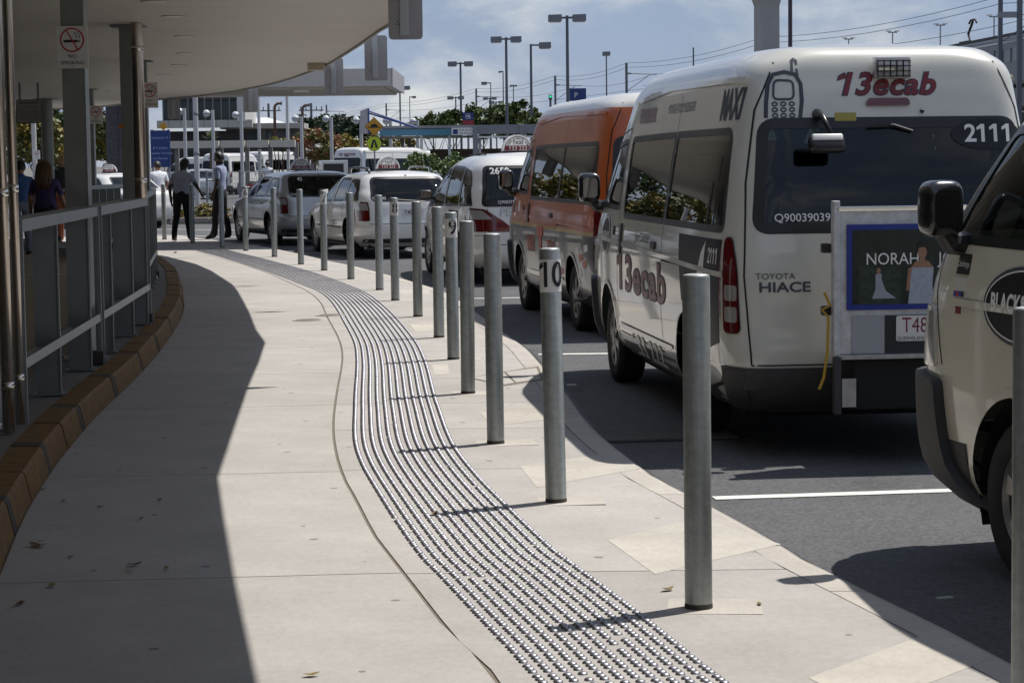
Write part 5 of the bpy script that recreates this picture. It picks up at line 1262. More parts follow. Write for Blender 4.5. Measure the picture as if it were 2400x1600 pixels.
SED = [(0.20,0.25,4.65,0.80,6,5),(0.30,0.07,4.88,0.88,6,5),(0.42,0.01,4.94,0.91,7,5),(0.56,0.0,4.95,0.922,7,5),(0.70,0.03,4.90,0.925,7,5),(0.80,0.05,4.72,0.92,7,5),(0.90,0.09,4.30,0.91,7,5),(0.97,0.18,3.80,0.895,6,5),(1.03,0.62,3.52,0.87,6,6),(1.12,0.84,3.28,0.835,6,6),(1.23,1.02,3.02,0.79,6,6),(1.34,1.20,2.72,0.73,6,5),(1.40,1.38,2.45,0.65,5,5),(1.43,1.6,2.2,0.5,4,4)]
S5 = car('taxi_sedan','white taxi sedan half hidden behind the columns at the left','taxi' and (-9.25,56.6,RZ),R(42),SED,M_white,(1.08,3.95),0.315,
    round_poly([(-0.66,1.05),(0.66,1.05),(0.56,1.34),(-0.56,1.34)],0.06,4),
    [round_poly([(1.02,1.03),(1.98,1.0),(1.95,1.33),(1.45,1.32)],[0.03,0.02,0.03,0.12],4), round_poly([(2.08,1.0),(3.35,0.985),(2.85,1.22),(2.02,1.335)],[0.03,0.03,0.12,0.05],4)],
    (round_poly([(-0.18,0.68),(0.16,0.70),(0.20,0.86),(-0.16,0.86)],0.03,4), round_poly([(-0.15,0.78),(0.15,0.79),(0.17,0.85),(-0.14,0.85)],0.02,4)),
    round_poly([(-0.70,1.04),(0.70,1.04),(0.56,1.34),(-0.56,1.34)],0.08,4),'taxi','parked taxi cars',gt=G_clear)
sg_ = dome_sign(S5.t,(0,0,0),0.40,0.20); sg_.location = (0,2.1,1.455); sg_.rotation_euler = (0,0,R(-40))
# ---- white people mover
PMV = [(0.22,0.22,4.45,0.79,6,5),(0.32,0.06,4.68,0.87,6,5),(0.46,0.0,4.78,0.895,7,5),(0.62,0.0,4.79,0.905,7,5),(0.78,0.02,4.74,0.91,7,5),(0.92,0.04,4.60,0.905,7,5),(1.02,0.055,4.40,0.895,7,5),(1.12,0.075,4.10,0.878,7,5),(1.24,0.11,3.76,0.85,7,6),(1.36,0.155,3.44,0.815,6,6),(1.48,0.21,3.10,0.775,6,6),(1.58,0.28,2.80,0.725,6,6),(1.66,0.37,2.5,0.655,5,5),(1.71,0.50,2.2,0.56,5,5),(1.735,0.65,1.9,0.46,5,4)]
T8 = car('people_mover','white people mover taxi with domed roof sign, between the orange van and bollard nine',(0.36,28.75,RZ),R(11),PMV,M_white,(0.98,3.90),0.325,
    round_poly([(-0.72,1.05),(0.72,1.05),(0.65,1.57),(-0.65,1.57)],0.06,5),
    [round_poly([(0.30,1.06),(0.95,1.05),(1.15,1.55),(0.62,1.50)],[0.04,0.02,0.02,0.16],5), round_poly([(1.02,1.05),(2.12,1.03),(2.18,1.58),(1.22,1.56)],0.04,4), round_poly([(2.20,1.03),(3.62,1.0),(2.85,1.43),(2.26,1.58)],[0.03,0.04,0.2,0.06],5)],
    (round_poly([(-0.62,0.72),(0.15,0.72),(0.20,0.84),(0.19,0.985),(0.12,1.02),(-0.20,1.005),(-0.44,0.86)],0.035,4), round_poly([(-0.32,0.875),(0.17,0.875),(0.17,0.97),(0.11,1.005),(-0.18,0.99)],0.03,4)),
    round_poly([(-0.74,1.10),(0.74,1.10),(0.62,1.60),(-0.62,1.60)],0.08,4),'taxi','parked taxi cars',gt=G_clear)
dome_sign(T8.t,(0.02,1.45,1.745),0.43,0.225)
T8.text('2650','rear',(0.46,1.505),0.115,M_decw,off=0.006,bold=0.03,sx=1.1); T8.text('Q90037115','rear',(0.38,1.10),0.058,M_decw,off=0.006,bold=0.01)
T8.text('PEOPLE','rear',(0.25,0.965),0.15,M_dgrey,off=0.004,bold=0.03,shear=0.2); T8.text('PEOPLE','rear',(0.25,0.965),0.15,M_decw,off=0.006,bold=0.0,shear=0.2); T8.text('Tarago','rear',(0.28,0.62),0.06,M_dgrey,off=0.004,sx=1.3)
T8.line('shut_line','rear',[(0.66,1.02),(0.64,0.62),(0.56,0.545),(-0.56,0.545),(-0.64,0.62),(-0.66,1.02)],0.009,M_gap); T8.line('bumper_seam','wrapL',[(-0.3,0.665),(0.3,0.665)],0.007,M_gap)
for k in ('L','R'):
    for l in (1.05,2.15): T8.line('shut_line',k,[(l+0.1,0.32),(l+0.05,0.7),(l+0.02,1.02)],0.008,M_gap)
    T8.line('shut_line',k,[(3.45,0.32),(3.6,0.7),(3.68,0.98)],0.008,M_gap); T8.line('sill',k,[(1.4,0.27),(3.5,0.27)],0.05,M_plast,off=0.008)
T8.patch('black_graphic','L',[(0.95,0.55),(1.35,0.60),(1.75,0.98),(0.98,0.98)],blk,0.003,0.1); T8.patch('white_graphic','L',[(1.12,0.97),(1.22,0.97),(1.42,0.62),(1.32,0.60)],M_decw,0.005,0.1); T8.patch('maroon_graphic','L',[(2.3,0.86),(3.1,0.86),(2.9,0.98),(2.4,0.98)],M_shirtc,0.003,0.1); T8.line('red_mark','wrapL',[(0.27,0.70),(0.27,0.92)],0.03,M_shirtc,0.004); T8.text('CHARTER','L',(2.4,0.78),0.10,M_dgrey)
for sg in (-1,1): MB().tube([(sg*0.50,0.46,1.66),(sg*0.50,1.2,1.745),(sg*0.5,2.3,1.72)],0.012,6).build('roof_ditch', M_gap, T8.t)
MB().box((0.35,-0.09,0.42),(0.75,0.05,0.28)).build('tow_bar_guard', M_plast, T8.t)
MB().cyl((0.10,-0.16,0.36),(0.10,0.1,0.36),0.03,n=10).build('tow_bar', M_dark, T8.t); MB().tube([(0.0,-0.1,0.56),(0.7,-0.1,0.56)],0.02,8).build('guard_rail', M_alu, T8.t)
# ================================================================ PEOPLE
def cloth(name, col, r=0.85): return mat(name, col, r, var=0.12, vscale=14, bump=0.25, bscale=18)
SKIN_D = mat('skin_dark',(0.055,0.03,0.02),0.5); SKIN_M = mat('skin_mid',(0.30,0.15,0.09),0.5); SKIN_L = mat('skin_light',(0.48,0.28,0.19),0.5)
HAIR_K = mat('hair_black',(0.008,0.007,0.007),0.45,bump=0.5,bscale=90); HAIR_B = mat('hair_brown',(0.11,0.06,0.028),0.45,bump=0.6,bscale=70); HAIR_F = mat('hair_fair',(0.45,0.30,0.13),0.5,bump=0.6,bscale=70)
def person(label, loc, rz, H, skin, shirt, pants, shoes, hair, arms=None, legs=None, lean=(0,0), head=(0,0), group='people around the taxi rank', long_hair=False, skirt=False, sleeve=0.62, belly=1.0):
    """local frame: faces +Y, right is +X; joints for 1.75 m"""
    k = H/1.75; lx, ly = lean
    J = {}; Rr = {}; E = []
    def j(n, p, r, par=None):
        J[n] = Vector(p)*k; Rr[n] = r*k
        if par: E.append((par,n))
    def up(z): f = max(0,(z-0.95))/0.8; return lx*f, ly*f
    def T(n, x, y, z, r, par=None): a, b = up(z); j(n, (x+a,y+b,z), r, par)
    T('pelvis',0,0,0.98,0.152); T('belly',0,0.01,1.10,0.155*belly,'pelvis'); T('chest',0,0.0,1.27,0.172,'belly'); T('upper',0,-0.01,1.40,0.125,'chest'); T('neck0',0,-0.005,1.475,0.068,'upper'); T('neck1',0,0.008,1.54,0.062,'neck0')
    hx, hy = head
    T('skull',hx*0.5,0.018+hy*0.5,1.625,0.102,'neck1'); T('crown',hx,0.012+hy,1.705,0.078,'skull'); T('face',hx*0.5,0.075+hy*0.5,1.595,0.050,'skull')
    T('nose',hx*0.5,0.128+hy*0.5,1.605,0.014,'face')
    for s_, n in ((-1,'l'),(1,'r')): T('ear_'+n,s_*0.104+hx*0.5,0.005+hy*0.5,1.615,0.013,'skull')
    A = {'l':((-0.245,-0.02,1.15),(-0.265,0.05,0.92)),'r':((0.245,-0.02,1.15),(0.265,0.05,0.92))}
    if arms: A.update(arms)
    for s_, n in ((-1,'l'),(1,'r')):
        T('sho_'+n,s_*0.175,-0.01,1.40,0.080,'upper'); el, wr = A[n]
        T('arm_'+n,(s_*0.19+el[0])/2,el[1]/2,(1.40+el[2])/2,0.070,'sho_'+n); T('elb_'+n,*el,0.043,'arm_'+n); T('wri_'+n,*wr,0.030,'elb_'+n)
        d = (Vector(wr)-Vector(el)).normalized(); side = d.cross(Vector((s_,0,0))); side = Vector((0,1,0)) if side.length < 0.1 else side.normalized()
        pm = Vector(wr)+d*0.075; T('palm_'+n,*pm,0.030,'wri_'+n)
        for q, (off, ln) in enumerate(((-0.027,0.075),(-0.009,0.088),(0.009,0.082),(0.027,0.064))):
            b = pm+side*off+d*0.02; T('f%d_%s'%(q,n),*b,0.0105,'palm_'+n); e = b+d*ln*0.55; T('g%d_%s'%(q,n),*e,0.0095,'f%d_%s'%(q,n)); e2 = e+d*ln*0.35+Vector((-s_*0.014,0.004,0)); T('h%d_%s'%(q,n),*e2,0.0085,'g%d_%s'%(q,n))
        b = Vector(wr)+d*0.03+side*0.032; T('t0_'+n,*b,0.012,'wri_'+n); T('t1_'+n,*(b+d*0.04+side*0.022),0.010,'t0_'+n)
    Lg = {'l':((-0.105,0.02,0.52),(-0.115,-0.02,0.085)),'r':((0.105,0.02,0.52),(0.115,-0.02,0.085))}
    if legs: Lg.update(legs)
    for s_, n in ((-1,'l'),(1,'r')):
        kn, an = Lg[n]; T('hip_'+n,s_*0.095,0,0.90,0.118,'pelvis'); j('thi_'+n,((s_*0.095+kn[0])/2,kn[1]/2,(0.9+kn[2])/2+0.02),0.104,'hip_'+n); j('kne_'+n,kn,0.080,'thi_'+n); j('cal_'+n,((kn[0]*0.55+an[0]*0.45),(kn[1]*0.55+an[1]*0.45)-0.015,kn[2]*0.6+an[2]*0.4),0.076,'kne_'+n); j('ank_'+n,an,0.060,'cal_'+n)
        j('hee_'+n,(an[0],an[1]-0.03,0.04),0.040,'ank_'+n); j('toe_'+n,(an[0]*1.06,an[1]+0.13,0.036),0.036,'ank_'+n); j('tip_'+n,(an[0]*1.08,an[1]+0.19,0.028),0.026,'toe_'+n)
    names = list(J); idx = {n:i for i,n in enumerate(names)}
    me = bpy.data.meshes.new('figure'); me.from_pydata([J[n] for n in names],[(idx[a],idx[b]) for a,b in E],[])
    o = bpy.data.objects.new('figure', me)
    sk = o.modifiers.new('skin','SKIN'); sk.use_smooth_shade = True; sub = o.modifiers.new('sub','SUBSURF'); sub.levels = 1; sub.render_levels = 1
    for i, n in enumerate(names):
        sv = me.skin_vertices[0].data[i]; r = Rr[n]; sv.radius = (r,r); sv.use_root = (n == 'pelvis')
    nm = bake_mesh(o); bpy.data.objects.remove(o)
    # flatten the trunk front to back, widen it a little
    for v in nm.vertices:
        z = v.co.z/k
        if 0.86 < z < 1.46 and abs(v.co.x) < 0.21*k:
            f = min(1,(z-0.86)/0.08,(1.46-z)/0.06); v.co.y *= 1-0.22*f*(1 if belly <= 1 else 0.3); v.co.x *= 1+0.14*f
    mats = [skin, shirt, pants, shoes]
    for m_ in mats: nm.materials.append(m_)
    segs = [(a,b) for a,b in E]
    def cls(a, b, t):
        if b.startswith(('hee','toe','tip')): return 3
        if b.startswith(('hip','thi','kne','cal','ank')): return 2 if not (skirt and b.startswith(('cal','ank'))) else 0
        if b.startswith('elb'): return 1 if t < sleeve-0.2 else 0
        if b.startswith(('belly','chest','upper','sho','arm')): return 1
        if b == 'neck0': return 1 if t < 0.6 else 0
        return 0
    for p in nm.polygons:
        c = p.center; best = None
        for a, b in segs:
            A_, B_ = J[a], J[b]; d = B_-A_; t = max(0,min(1,(c-A_).dot(d)/max(1e-9,d.length_squared))); q = (c-(A_+d*t)).length - (Rr[a]*(1-t)+Rr[b]*t)
            if best is None or q < best[0]: best = (q, a, b, t)
        ci = cls(*best[1:]); z = c.z/k
        if best[2] in ('belly','chest') and z < 1.03: ci = 2
        if best[2].startswith('hip'): ci = 2 if z < 1.01 else 1
        p.material_index = ci
    nm.shade_smooth()
    t = thing('person', label, 'person', loc, rz, group)
    bo = bpy.data.objects.new('body', nm); COL.objects.link(bo); bo.parent = t
    # hair: a shaped cap, fuller at the back
    hc = (J['skull']*0.55+J['crown']*0.45); mb = MB(); V = []; n1, n2 = 18, 9
    for i in range(n2+1):
        ph = math.pi*0.5*i/n2*1.12
        for q in range(n1):
            th = 2*math.pi*q/n1; fy = math.sin(th); front = max(0,fy); drop = math.cos(ph)
            rr = 0.114*k*(1+0.03*math.sin(7*th+i)); zz_ = 0.108*k*drop
            if ph > 1.1 and front > 0.25: rr *= 0.80
            V.append((hc.x+rr*math.sin(ph)*math.cos(th)*0.95, hc.y-0.008*k+rr*math.sin(ph)*fy*1.02, hc.z+zz_-(0.05*k*(ph/1.7)*max(0,-fy))))
    mb.add(V,[(i*n1+q,i*n1+(q+1)%n1,(i+1)*n1+(q+1)%n1,(i+1)*n1+q) for i in range(n2) for q in range(n1)])
    ho = mb.build('hair', hair, t, smooth=True)
    if long_hair:
        mb = MB()
        for q in range(15):
            x = -0.11+0.22*q/14; b = math.cos(x/0.11*1.35)
            mb.tube([(hc.x+x*0.9*k, hc.y+(-0.03-0.075*b)*k, hc.z+0.05*k),(hc.x+x*1.1*k, hc.y+(-0.05-0.07*b)*k, hc.z-0.10*k),(hc.x+x*1.25*k+rnd.uniform(-.01,.01), hc.y+(-0.06-0.075*b)*k, hc.z-0.24*k),(hc.x+x*1.15*k+rnd.uniform(-.02,.02), hc.y+(-0.07-0.07*b)*k, hc.z-(0.34+rnd.uniform(0,0.05))*k)],[0.022*k,0.026*k,0.022*k,0.008*k],6)
        mb.build('long_hair', hair, ho, smooth=True)
    if skirt:
        MB().lathe([(0.150*k,1.02*k),(0.175*k,0.90*k),(0.19*k,0.70*k),(0.185*k,0.52*k),(0.18*k,0.52*k)],n=24).build('skirt', pants, t, smooth=True)
    # shirt collar
    nk = J['neck0']; cl = MB(); cl.lathe([(0.074*k,-0.012*k),(0.080*k,0.012*k),(0.071*k,0.034*k),(0.066*k,0.030*k)], c=(nk.x,nk.y,nk.z), n=18); cl.build('collar', shirt, t, smooth=True)
    return t
SH_W = cloth('shirt_white_shaded',(0.38,0.40,0.46)); SH_B = cloth('shirt_pale_blue_shaded',(0.27,0.30,0.43)); TR = cloth('trousers_black',(0.010,0.010,0.012)); SHOE = mat('shoe_black',(0.01,0.01,0.01),0.4)  # driver shirts dimmed and blued: the slab roof's shade put into their colour
p = G(428,566); person('driver in pale shirt and black trousers seen from behind, one hand on a bollard',(p.x,p.y,0),R(-12),1.74,SKIN_D,SH_W,TR,SHOE,HAIR_K,arms={'r':((0.34,-0.03,1.16),(0.37,0.17,1.02)),'l':((-0.27,-0.02,1.14),(-0.26,0.05,0.90))},legs={'l':((-0.13,0.03,0.52),(-0.19,-0.02,0.085)),'r':((0.12,0.02,0.52),(0.16,0.04,0.085))},lean=(0.05,0.04),head=(0.03,0.02),belly=1.08)
p = G(519,560); person('tall driver in pale blue shirt standing in profile beside the silver wagon',(p.x,p.y,0),R(80),1.88,SKIN_D,SH_B,TR,SHOE,HAIR_K,arms={'l':((-0.25,-0.02,1.15),(-0.25,0.06,0.93)),'r':((0.25,-0.04,1.15),(0.26,0.0,0.91))},legs={'l':((-0.12,0.08,0.52),(-0.15,0.10,0.085)),'r':((0.11,-0.03,0.52),(0.13,-0.13,0.085))},head=(0,0.012))
p = AT(372,450,58.5); person('man in white shirt and dark cap bending beside the white taxi sedan',(p.x,58.5,RZ),R(20),1.74,SKIN_M,cloth('shirt_bright_white',(0.72,0.72,0.74)),TR,SHOE,HAIR_K,lean=(0.02,0.14),head=(-0.02,0.03),belly=1.12)
p = AT(106,450,34); person('woman in purple top with long brown hair, seen from behind the railing',(p.x,34,-0.008),R(-8),1.70,SKIN_M,cloth('top_purple',(0.045,0.03,0.11)),cloth('skirt_black',(0.008,0.008,0.010)),SHOE,HAIR_B,arms={'r':((0.27,0.02,1.14),(0.33,0.14,0.93))},long_hair=True,skirt=True)
p = AT(150,450,46); person('fair haired person in grey jacket over an orange top beside the round column',(p.x,46,-0.008),R(160),1.86,SKIN_L,cloth('jacket_grey',(0.06,0.065,0.075)),cloth('top_orange',(0.45,0.16,0.09)),SHOE,HAIR_F,arms={'l':((-0.24,0.08,1.14),(-0.10,0.24,1.05))})
p = AT(49,450,40); person('person in blue shirt half hidden by the downpipes at the left edge',(p.x,40,-0.008),R(30),1.72,SKIN_M,cloth('shirt_blue',(0.04,0.10,0.25)),cloth('jeans_pale',(0.20,0.22,0.27)),SHOE,HAIR_K)
p = AT(627,400,98); person('distant pedestrian in white shirt beneath the pergola',(p.x,98,RZ),R(15),1.75,SKIN_M,MATS['shirt_bright_white'],TR,SHOE,HAIR_K,legs={'l':((-0.10,0.14,0.52),(-0.11,0.20,0.085)),'r':((0.10,-0.05,0.52),(0.11,-0.22,0.10))})
# ================================================================ BACKGROUND
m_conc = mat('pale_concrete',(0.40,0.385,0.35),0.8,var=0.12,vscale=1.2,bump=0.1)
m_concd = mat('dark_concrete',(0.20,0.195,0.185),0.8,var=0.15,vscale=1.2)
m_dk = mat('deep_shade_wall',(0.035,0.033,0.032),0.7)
m_bglass = mat('building_glass',(0.012,0.022,0.020),0.06,var=0.3,vscale=0.4)
m_wpost = mat('white_post',(0.50,0.50,0.50),0.5); m_polem = mat('pole_grey',(0.10,0.11,0.13),0.5); m_steelp = mat('pole_steel',(0.22,0.23,0.25),0.45)
m_globe = mat('lamp_globe',(0.62,0.62,0.64),0.2,coat=0.5); m_gcap = mat('globe_band',(0.10,0.10,0.11),0.4)
m_blue = mat('sign_blue',(0.010,0.035,0.16),0.4); m_yels = mat('sign_yellow',(0.55,0.27,0.02),0.45); m_fluo = mat('sign_fluoro',(0.50,0.62,0.03),0.45)
# ---- flat slab roof over the crossing
sl = AT(600,214,43.5); t = thing('slab_roof','flat grey slab roof on white posts over the pedestrian crossing','roof',(-4.5,43.5,0))
MB().box((-0.43,1.07,3.25),(5.34,4.65,0.34),bev=0.01).build('slab', m_fasc, t); MB().box((-0.45,1.07,3.06),(5.1,4.45,0.04)).build('soffit', m_conc, t)
MB().box((2.252,1.07,3.25),(0.02,4.67,0.36)).build('edge_trim', m_sback, t)
for i_,px_ in enumerate((607,674)):
    q = AT(px_,300,107); t2 = thing('slim_pole',('left','right')[i_]+' of two bare white poles rising behind the pergola','pole',(q.x,107,RZ),group='bare white poles'); MB().lathe([(0.085,0),(0.07,5.4)],n=10).build('shaft', m_wpost, t2, smooth=True); MB().lathe([(0.18,0),(0.18,0.04),(0.1,0.06)],n=10).build('base', m_wpost, t2)
for px_ in (506,702): q = AT(px_,217,42.6); MB().box((q.x+4.5,-0.6,3.02),(0.3,0.12,0.05),rz=0.3).build('light_fitting', m_signw, t)
# ---- glass fronted building
bw = AT(390,300,150).x; t = thing('office_building','dark glass fronted building with a pale concrete band, far left','building',(AT(480,380,150).x,150,0)); cx = AT(480,380,150).x
gx0, gx1 = AT(380,250,150).x-cx, AT(556,250,150).x-cx
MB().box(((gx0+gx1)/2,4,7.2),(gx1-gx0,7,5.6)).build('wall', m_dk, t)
zt, zm, zb = 9.6, 6.0, AT(470,282,150).z
for i in range(9):
    w_ = (gx1-gx0)/9
    for (z0,z1) in ((zb,zm),(zm,zt)): MB().box((gx0+w_*(i+0.5),0.45,(z0+z1)/2),(w_-0.08,0.06,z1-z0-0.08)).build('pane', m_bglass, t)
    MB().box((gx0+w_*i,0.40,(zb+zt)/2),(0.09,0.12,zt-zb)).build('mullion', mat('mullion',(0.16,0.17,0.16),0.5), t)
MB().box((gx1+0.28,3,zb+2.2),(0.56,6.4,4.4+0.2)).build('end_wall', mat('end_white',(0.55,0.54,0.52),0.6), t)
for i in range(8):
    w_ = (gx1-gx0+1.4)/8; MB().box((gx0+w_*(i+0.5)-0.4,0.2,zb-0.26),(w_-0.02,0.5,0.52)).build('band_panel', m_conc, t)
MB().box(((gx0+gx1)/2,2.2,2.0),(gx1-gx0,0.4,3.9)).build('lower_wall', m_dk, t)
# ---- low building with slab roof and a strip of windows
t = thing('low_building','low building with pale slab roof and a band of windows behind the pergola','building',(AT(640,380,156).x,156,0)); cx = AT(640,380,156).x
rx0, rx1 = AT(520,300,156).x-cx, AT(711,300,156).x-cx; z1, z0 = AT(640,289,156).z, AT(640,302,156).z
MB().box(((rx0+rx1)/2,1.5,(z0+z1)/2),(rx1-rx0,5,z1-z0),bev=0.03).build('roof_slab', m_conc, t)
MB().add([(rx0,0,z1),(rx1-1.2,0,z1),(rx1-3,4,z1+0.5),(rx0,4,z1+0.5)],[(0,1,2,3)]).build('roof_sheet', mat('roof_white',(0.70,0.72,0.74),0.4), t)
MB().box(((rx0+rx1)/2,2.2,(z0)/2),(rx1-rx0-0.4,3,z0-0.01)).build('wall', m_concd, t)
wz1, wz0 = AT(640,311,156).z, AT(640,327,156).z
for i in range(8):
    w_ = (rx1-rx0-1)/8; MB().box((rx0+0.5+w_*(i+0.5),0.66,(wz0+wz1)/2),(w_-0.10,0.06,wz1-wz0)).build('window', mat('window_blue',(0.16,0.19,0.24),0.12), t)
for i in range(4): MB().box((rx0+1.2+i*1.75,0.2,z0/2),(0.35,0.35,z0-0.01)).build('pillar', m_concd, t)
for i,(px_,pt_) in enumerate([(644,243),(709,247)]):
    q = AT(px_,286,152); top = AT(px_,pt_,152).z
    t = thing('vent_pipe',('left','right')[i]+' of two rust red curved vent pipes on the low roof','vent pipe',(q.x,152,q.z-1.2),group='curved vent pipes')
    MB().tube([(0,0,0),(0,0,top-q.z+0.9),(0.06,0,top-q.z+1.08),(0.22,0,top-q.z+1.2),(0.45,0,top-q.z+1.22)],0.10,10).build('pipe', mat('rust_red',(0.13,0.075,0.062),0.6), t, smooth=True)
    MB().cyl((0.45,0,top-q.z+1.22),(0.52,0,top-q.z+1.21),0.15,n=12).build('cowl', m_polem, t); MB().box((0,0,-1.5),(0.4,0.4,3.0)).build('duct', m_concd, t)
# ---- pergola
t = thing('pergola','long pale concrete pergola beam on slim posts across the set down area','pergola',(AT(548,380,105).x,105,RZ)); cx = AT(548,380,105).x
b0, b1 = AT(395,336,105), AT(694,340,105); zt, zb = AT(548,328.5,105).z, AT(548,345,105).z
for a_, b_ in ((395,513),(518,574),(579,630),(634,692)):
    q0, q1 = AT(a_,336,105).x-cx, AT(b_,336,105).x-cx; MB().box(((q0+q1)/2,0,(zt+zb)/2),(q1-q0,0.5,zt-zb),bev=0.01).build('beam', mat('pergola_beam',(0.50,0.48,0.42),0.7,var=0.08), t)
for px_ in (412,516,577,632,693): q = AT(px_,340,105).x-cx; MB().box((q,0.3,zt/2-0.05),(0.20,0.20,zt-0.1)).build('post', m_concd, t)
for y_ in (1.5,3.0): MB().box((0,y_,zb-0.05),(b1.x-b0.x,0.08,0.08)).build('purlin', m_dk, t)
# ---- globe lamps on white posts
def globe_lamp(px_, pole_px, gy, ptop, Y, lab):
    q = AT(px_,gy,Y); pq = AT(pole_px,ptop,Y); t = thing('globe_lamp', lab, 'lamp', (pq.x,Y,RZ), group='globe lamps on slim posts')
    MB().lathe([(0.085,0),(0.075,pq.z+0.03)],n=12).build('post', m_wpost, t, smooth=True)
    c = (q.x-pq.x,0,q.z-RZ); r = 0.165*Y/100
    g_ = MB().sphere(c,r,20,14).build('globe', m_globe, t, smooth=True); MB().lathe([(r*1.012,-r*0.10),(r*1.015,0),(r*1.012,r*0.10)],c=(c[0],c[1],c[2]-r*0.05),n=20).build('band', m_gcap, g_, smooth=True)
    MB().cyl((c[0],0,c[2]),(0,0,c[2]+0.02),0.02,n=6).build('arm', m_wpost, t)
for i,(a_,b_,gy,pt_) in enumerate([(421,432,262,254),(484,498,266,258),(552,565,270,263),(692,706,278,273),(764,776,279,275),(835,846,283,279),(905,915,284,280),(968,978,285,282)]):
    nm = ['beside the farthest hanging sign, mostly hidden','left of two lamps before the dark glass building','right lamp before the dark glass building','beside the right rust red vent pipe','above the red flowering shrub','behind the blue fin','right behind the yellow hump sign','at the foot of the sloping blue beams'][i]
    globe_lamp(a_,b_,gy,pt_,100,'white globe lamp on a slim post '+nm)
# ---- tall pale pole in the garden strip
q = AT(463,470,66); t = thing('lamp_post','tall pale steel post rising from the flower bed','post',(q.x,66,0)); MB().lathe([(0.085,0),(0.075,4.2)],n=16).build('shaft', m_wpost, t, smooth=True)
for z_ in (1.9,3.1): MB().lathe([(0.078,z_),(0.092,z_+0.02),(0.092,z_+0.08),(0.078,z_+0.1)],n=16).build('collar', m_steelp, t, smooth=True)
# ---- garden strip with kerb and flowering plants
k0, k1 = G(300,527,RZ), G(815,533,RZ)
bed = structure(MB().box(((k0.x+k1.x)/2,k0.y+2.6,0.03),(k1.x-k0.x+6,4.8,0.14)).build('flower_bed_soil', mat('soil',(0.05,0.035,0.022),0.95,var=0.3)))
kb = structure(MB().box(((k0.x+k1.x)/2,k0.y+0.08,0.02),(k1.x-k0.x+6,0.16,0.12)).build('kerb', c_kerb))
for i in range(14): MB().box((k0.x-2.6+i*(k1.x-k0.x+5)/13,k0.y+0.06,0.07),((k1.x-k0.x+5)/13-0.02,0.20,0.13),bev=0.012).build('kerb_stone', mat('garden_kerb',(0.24,0.22,0.20),0.8,var=0.2,vscale=3), kb)
# ---------------------------------------------------------------- foliage
def leafm(name, col):
    m = mat(name, col, 0.55, var=0.35, vscale=1.3); b = _bsdf(m)
    return m
LG = {'dark':[leafm('leaf_dark_a',(0.022,0.040,0.016)),leafm('leaf_dark_b',(0.035,0.055,0.020)),leafm('leaf_dark_c',(0.05,0.07,0.028))],
      'mid':[leafm('leaf_mid_a',(0.04,0.065,0.015)),leafm('leaf_mid_b',(0.075,0.105,0.022)),leafm('leaf_mid_c',(0.115,0.13,0.03))],
      'yellow':[leafm('leaf_yel_a',(0.08,0.09,0.015)),leafm('leaf_yel_b',(0.16,0.14,0.02)),leafm('leaf_yel_c',(0.26,0.19,0.025))],
      'red':[leafm('leaf_red_a',(0.13,0.13,0.03)),leafm('leaf_red_b',(0.30,0.10,0.05)),leafm('leaf_red_c',(0.22,0.17,0.04))],
      'hedge':[leafm('leaf_hedge_a',(0.05,0.09,0.018)),leafm('leaf_hedge_b',(0.09,0.14,0.03)),leafm('leaf_hedge_c',(0.15,0.19,0.05))]}
M_bark = mat('bark',(0.10,0.075,0.055),0.9,var=0.3,vscale=6,bump=0.4,bscale=12)
def crown_mesh(c, r, n, ls, rg, clumps=40, flat=1.0, hollow=0.55):
    mb = MB(); cl = []
    for i in range(clumps):
        while True:
            v = Vector((rg.uniform(-1,1),rg.uniform(-1,1),rg.uniform(-1,1)))
            if hollow < v.length < 1: break
        cl.append((Vector((v.x*r[0],v.y*r[1],v.z*r[2])), rg.uniform(0.20,0.40)*min(r[0],r[2])*1.15, rg.randint(0,2)))
    for i in range(n):
        cc, cr_, mi = cl[rg.randrange(clumps)]
        v = Vector((rg.gauss(0,0.45),rg.gauss(0,0.45),rg.gauss(0,0.38)))*cr_; p = Vector(c)+cc+v
        a = Vector((rg.uniform(-1,1),rg.uniform(-1,1),rg.uniform(-0.6,0.6))).normalized(); b = a.cross(Vector((rg.uniform(-1,1),rg.uniform(-1,1),rg.uniform(-1,1)))).normalized(); s_ = ls*(0.45+1.1*rg.random()**1.6)
        mb.cur = mi if rg.random() < 0.6 else rg.randint(0,2)
        mb.add([p-a*s_-b*s_*0.35, p+b*s_*0.1+a*s_*0.0-b*s_*0.6, p+a*s_, p+b*s_*0.5],[(0,1,2,3)])
    mb.cur = 0; return mb
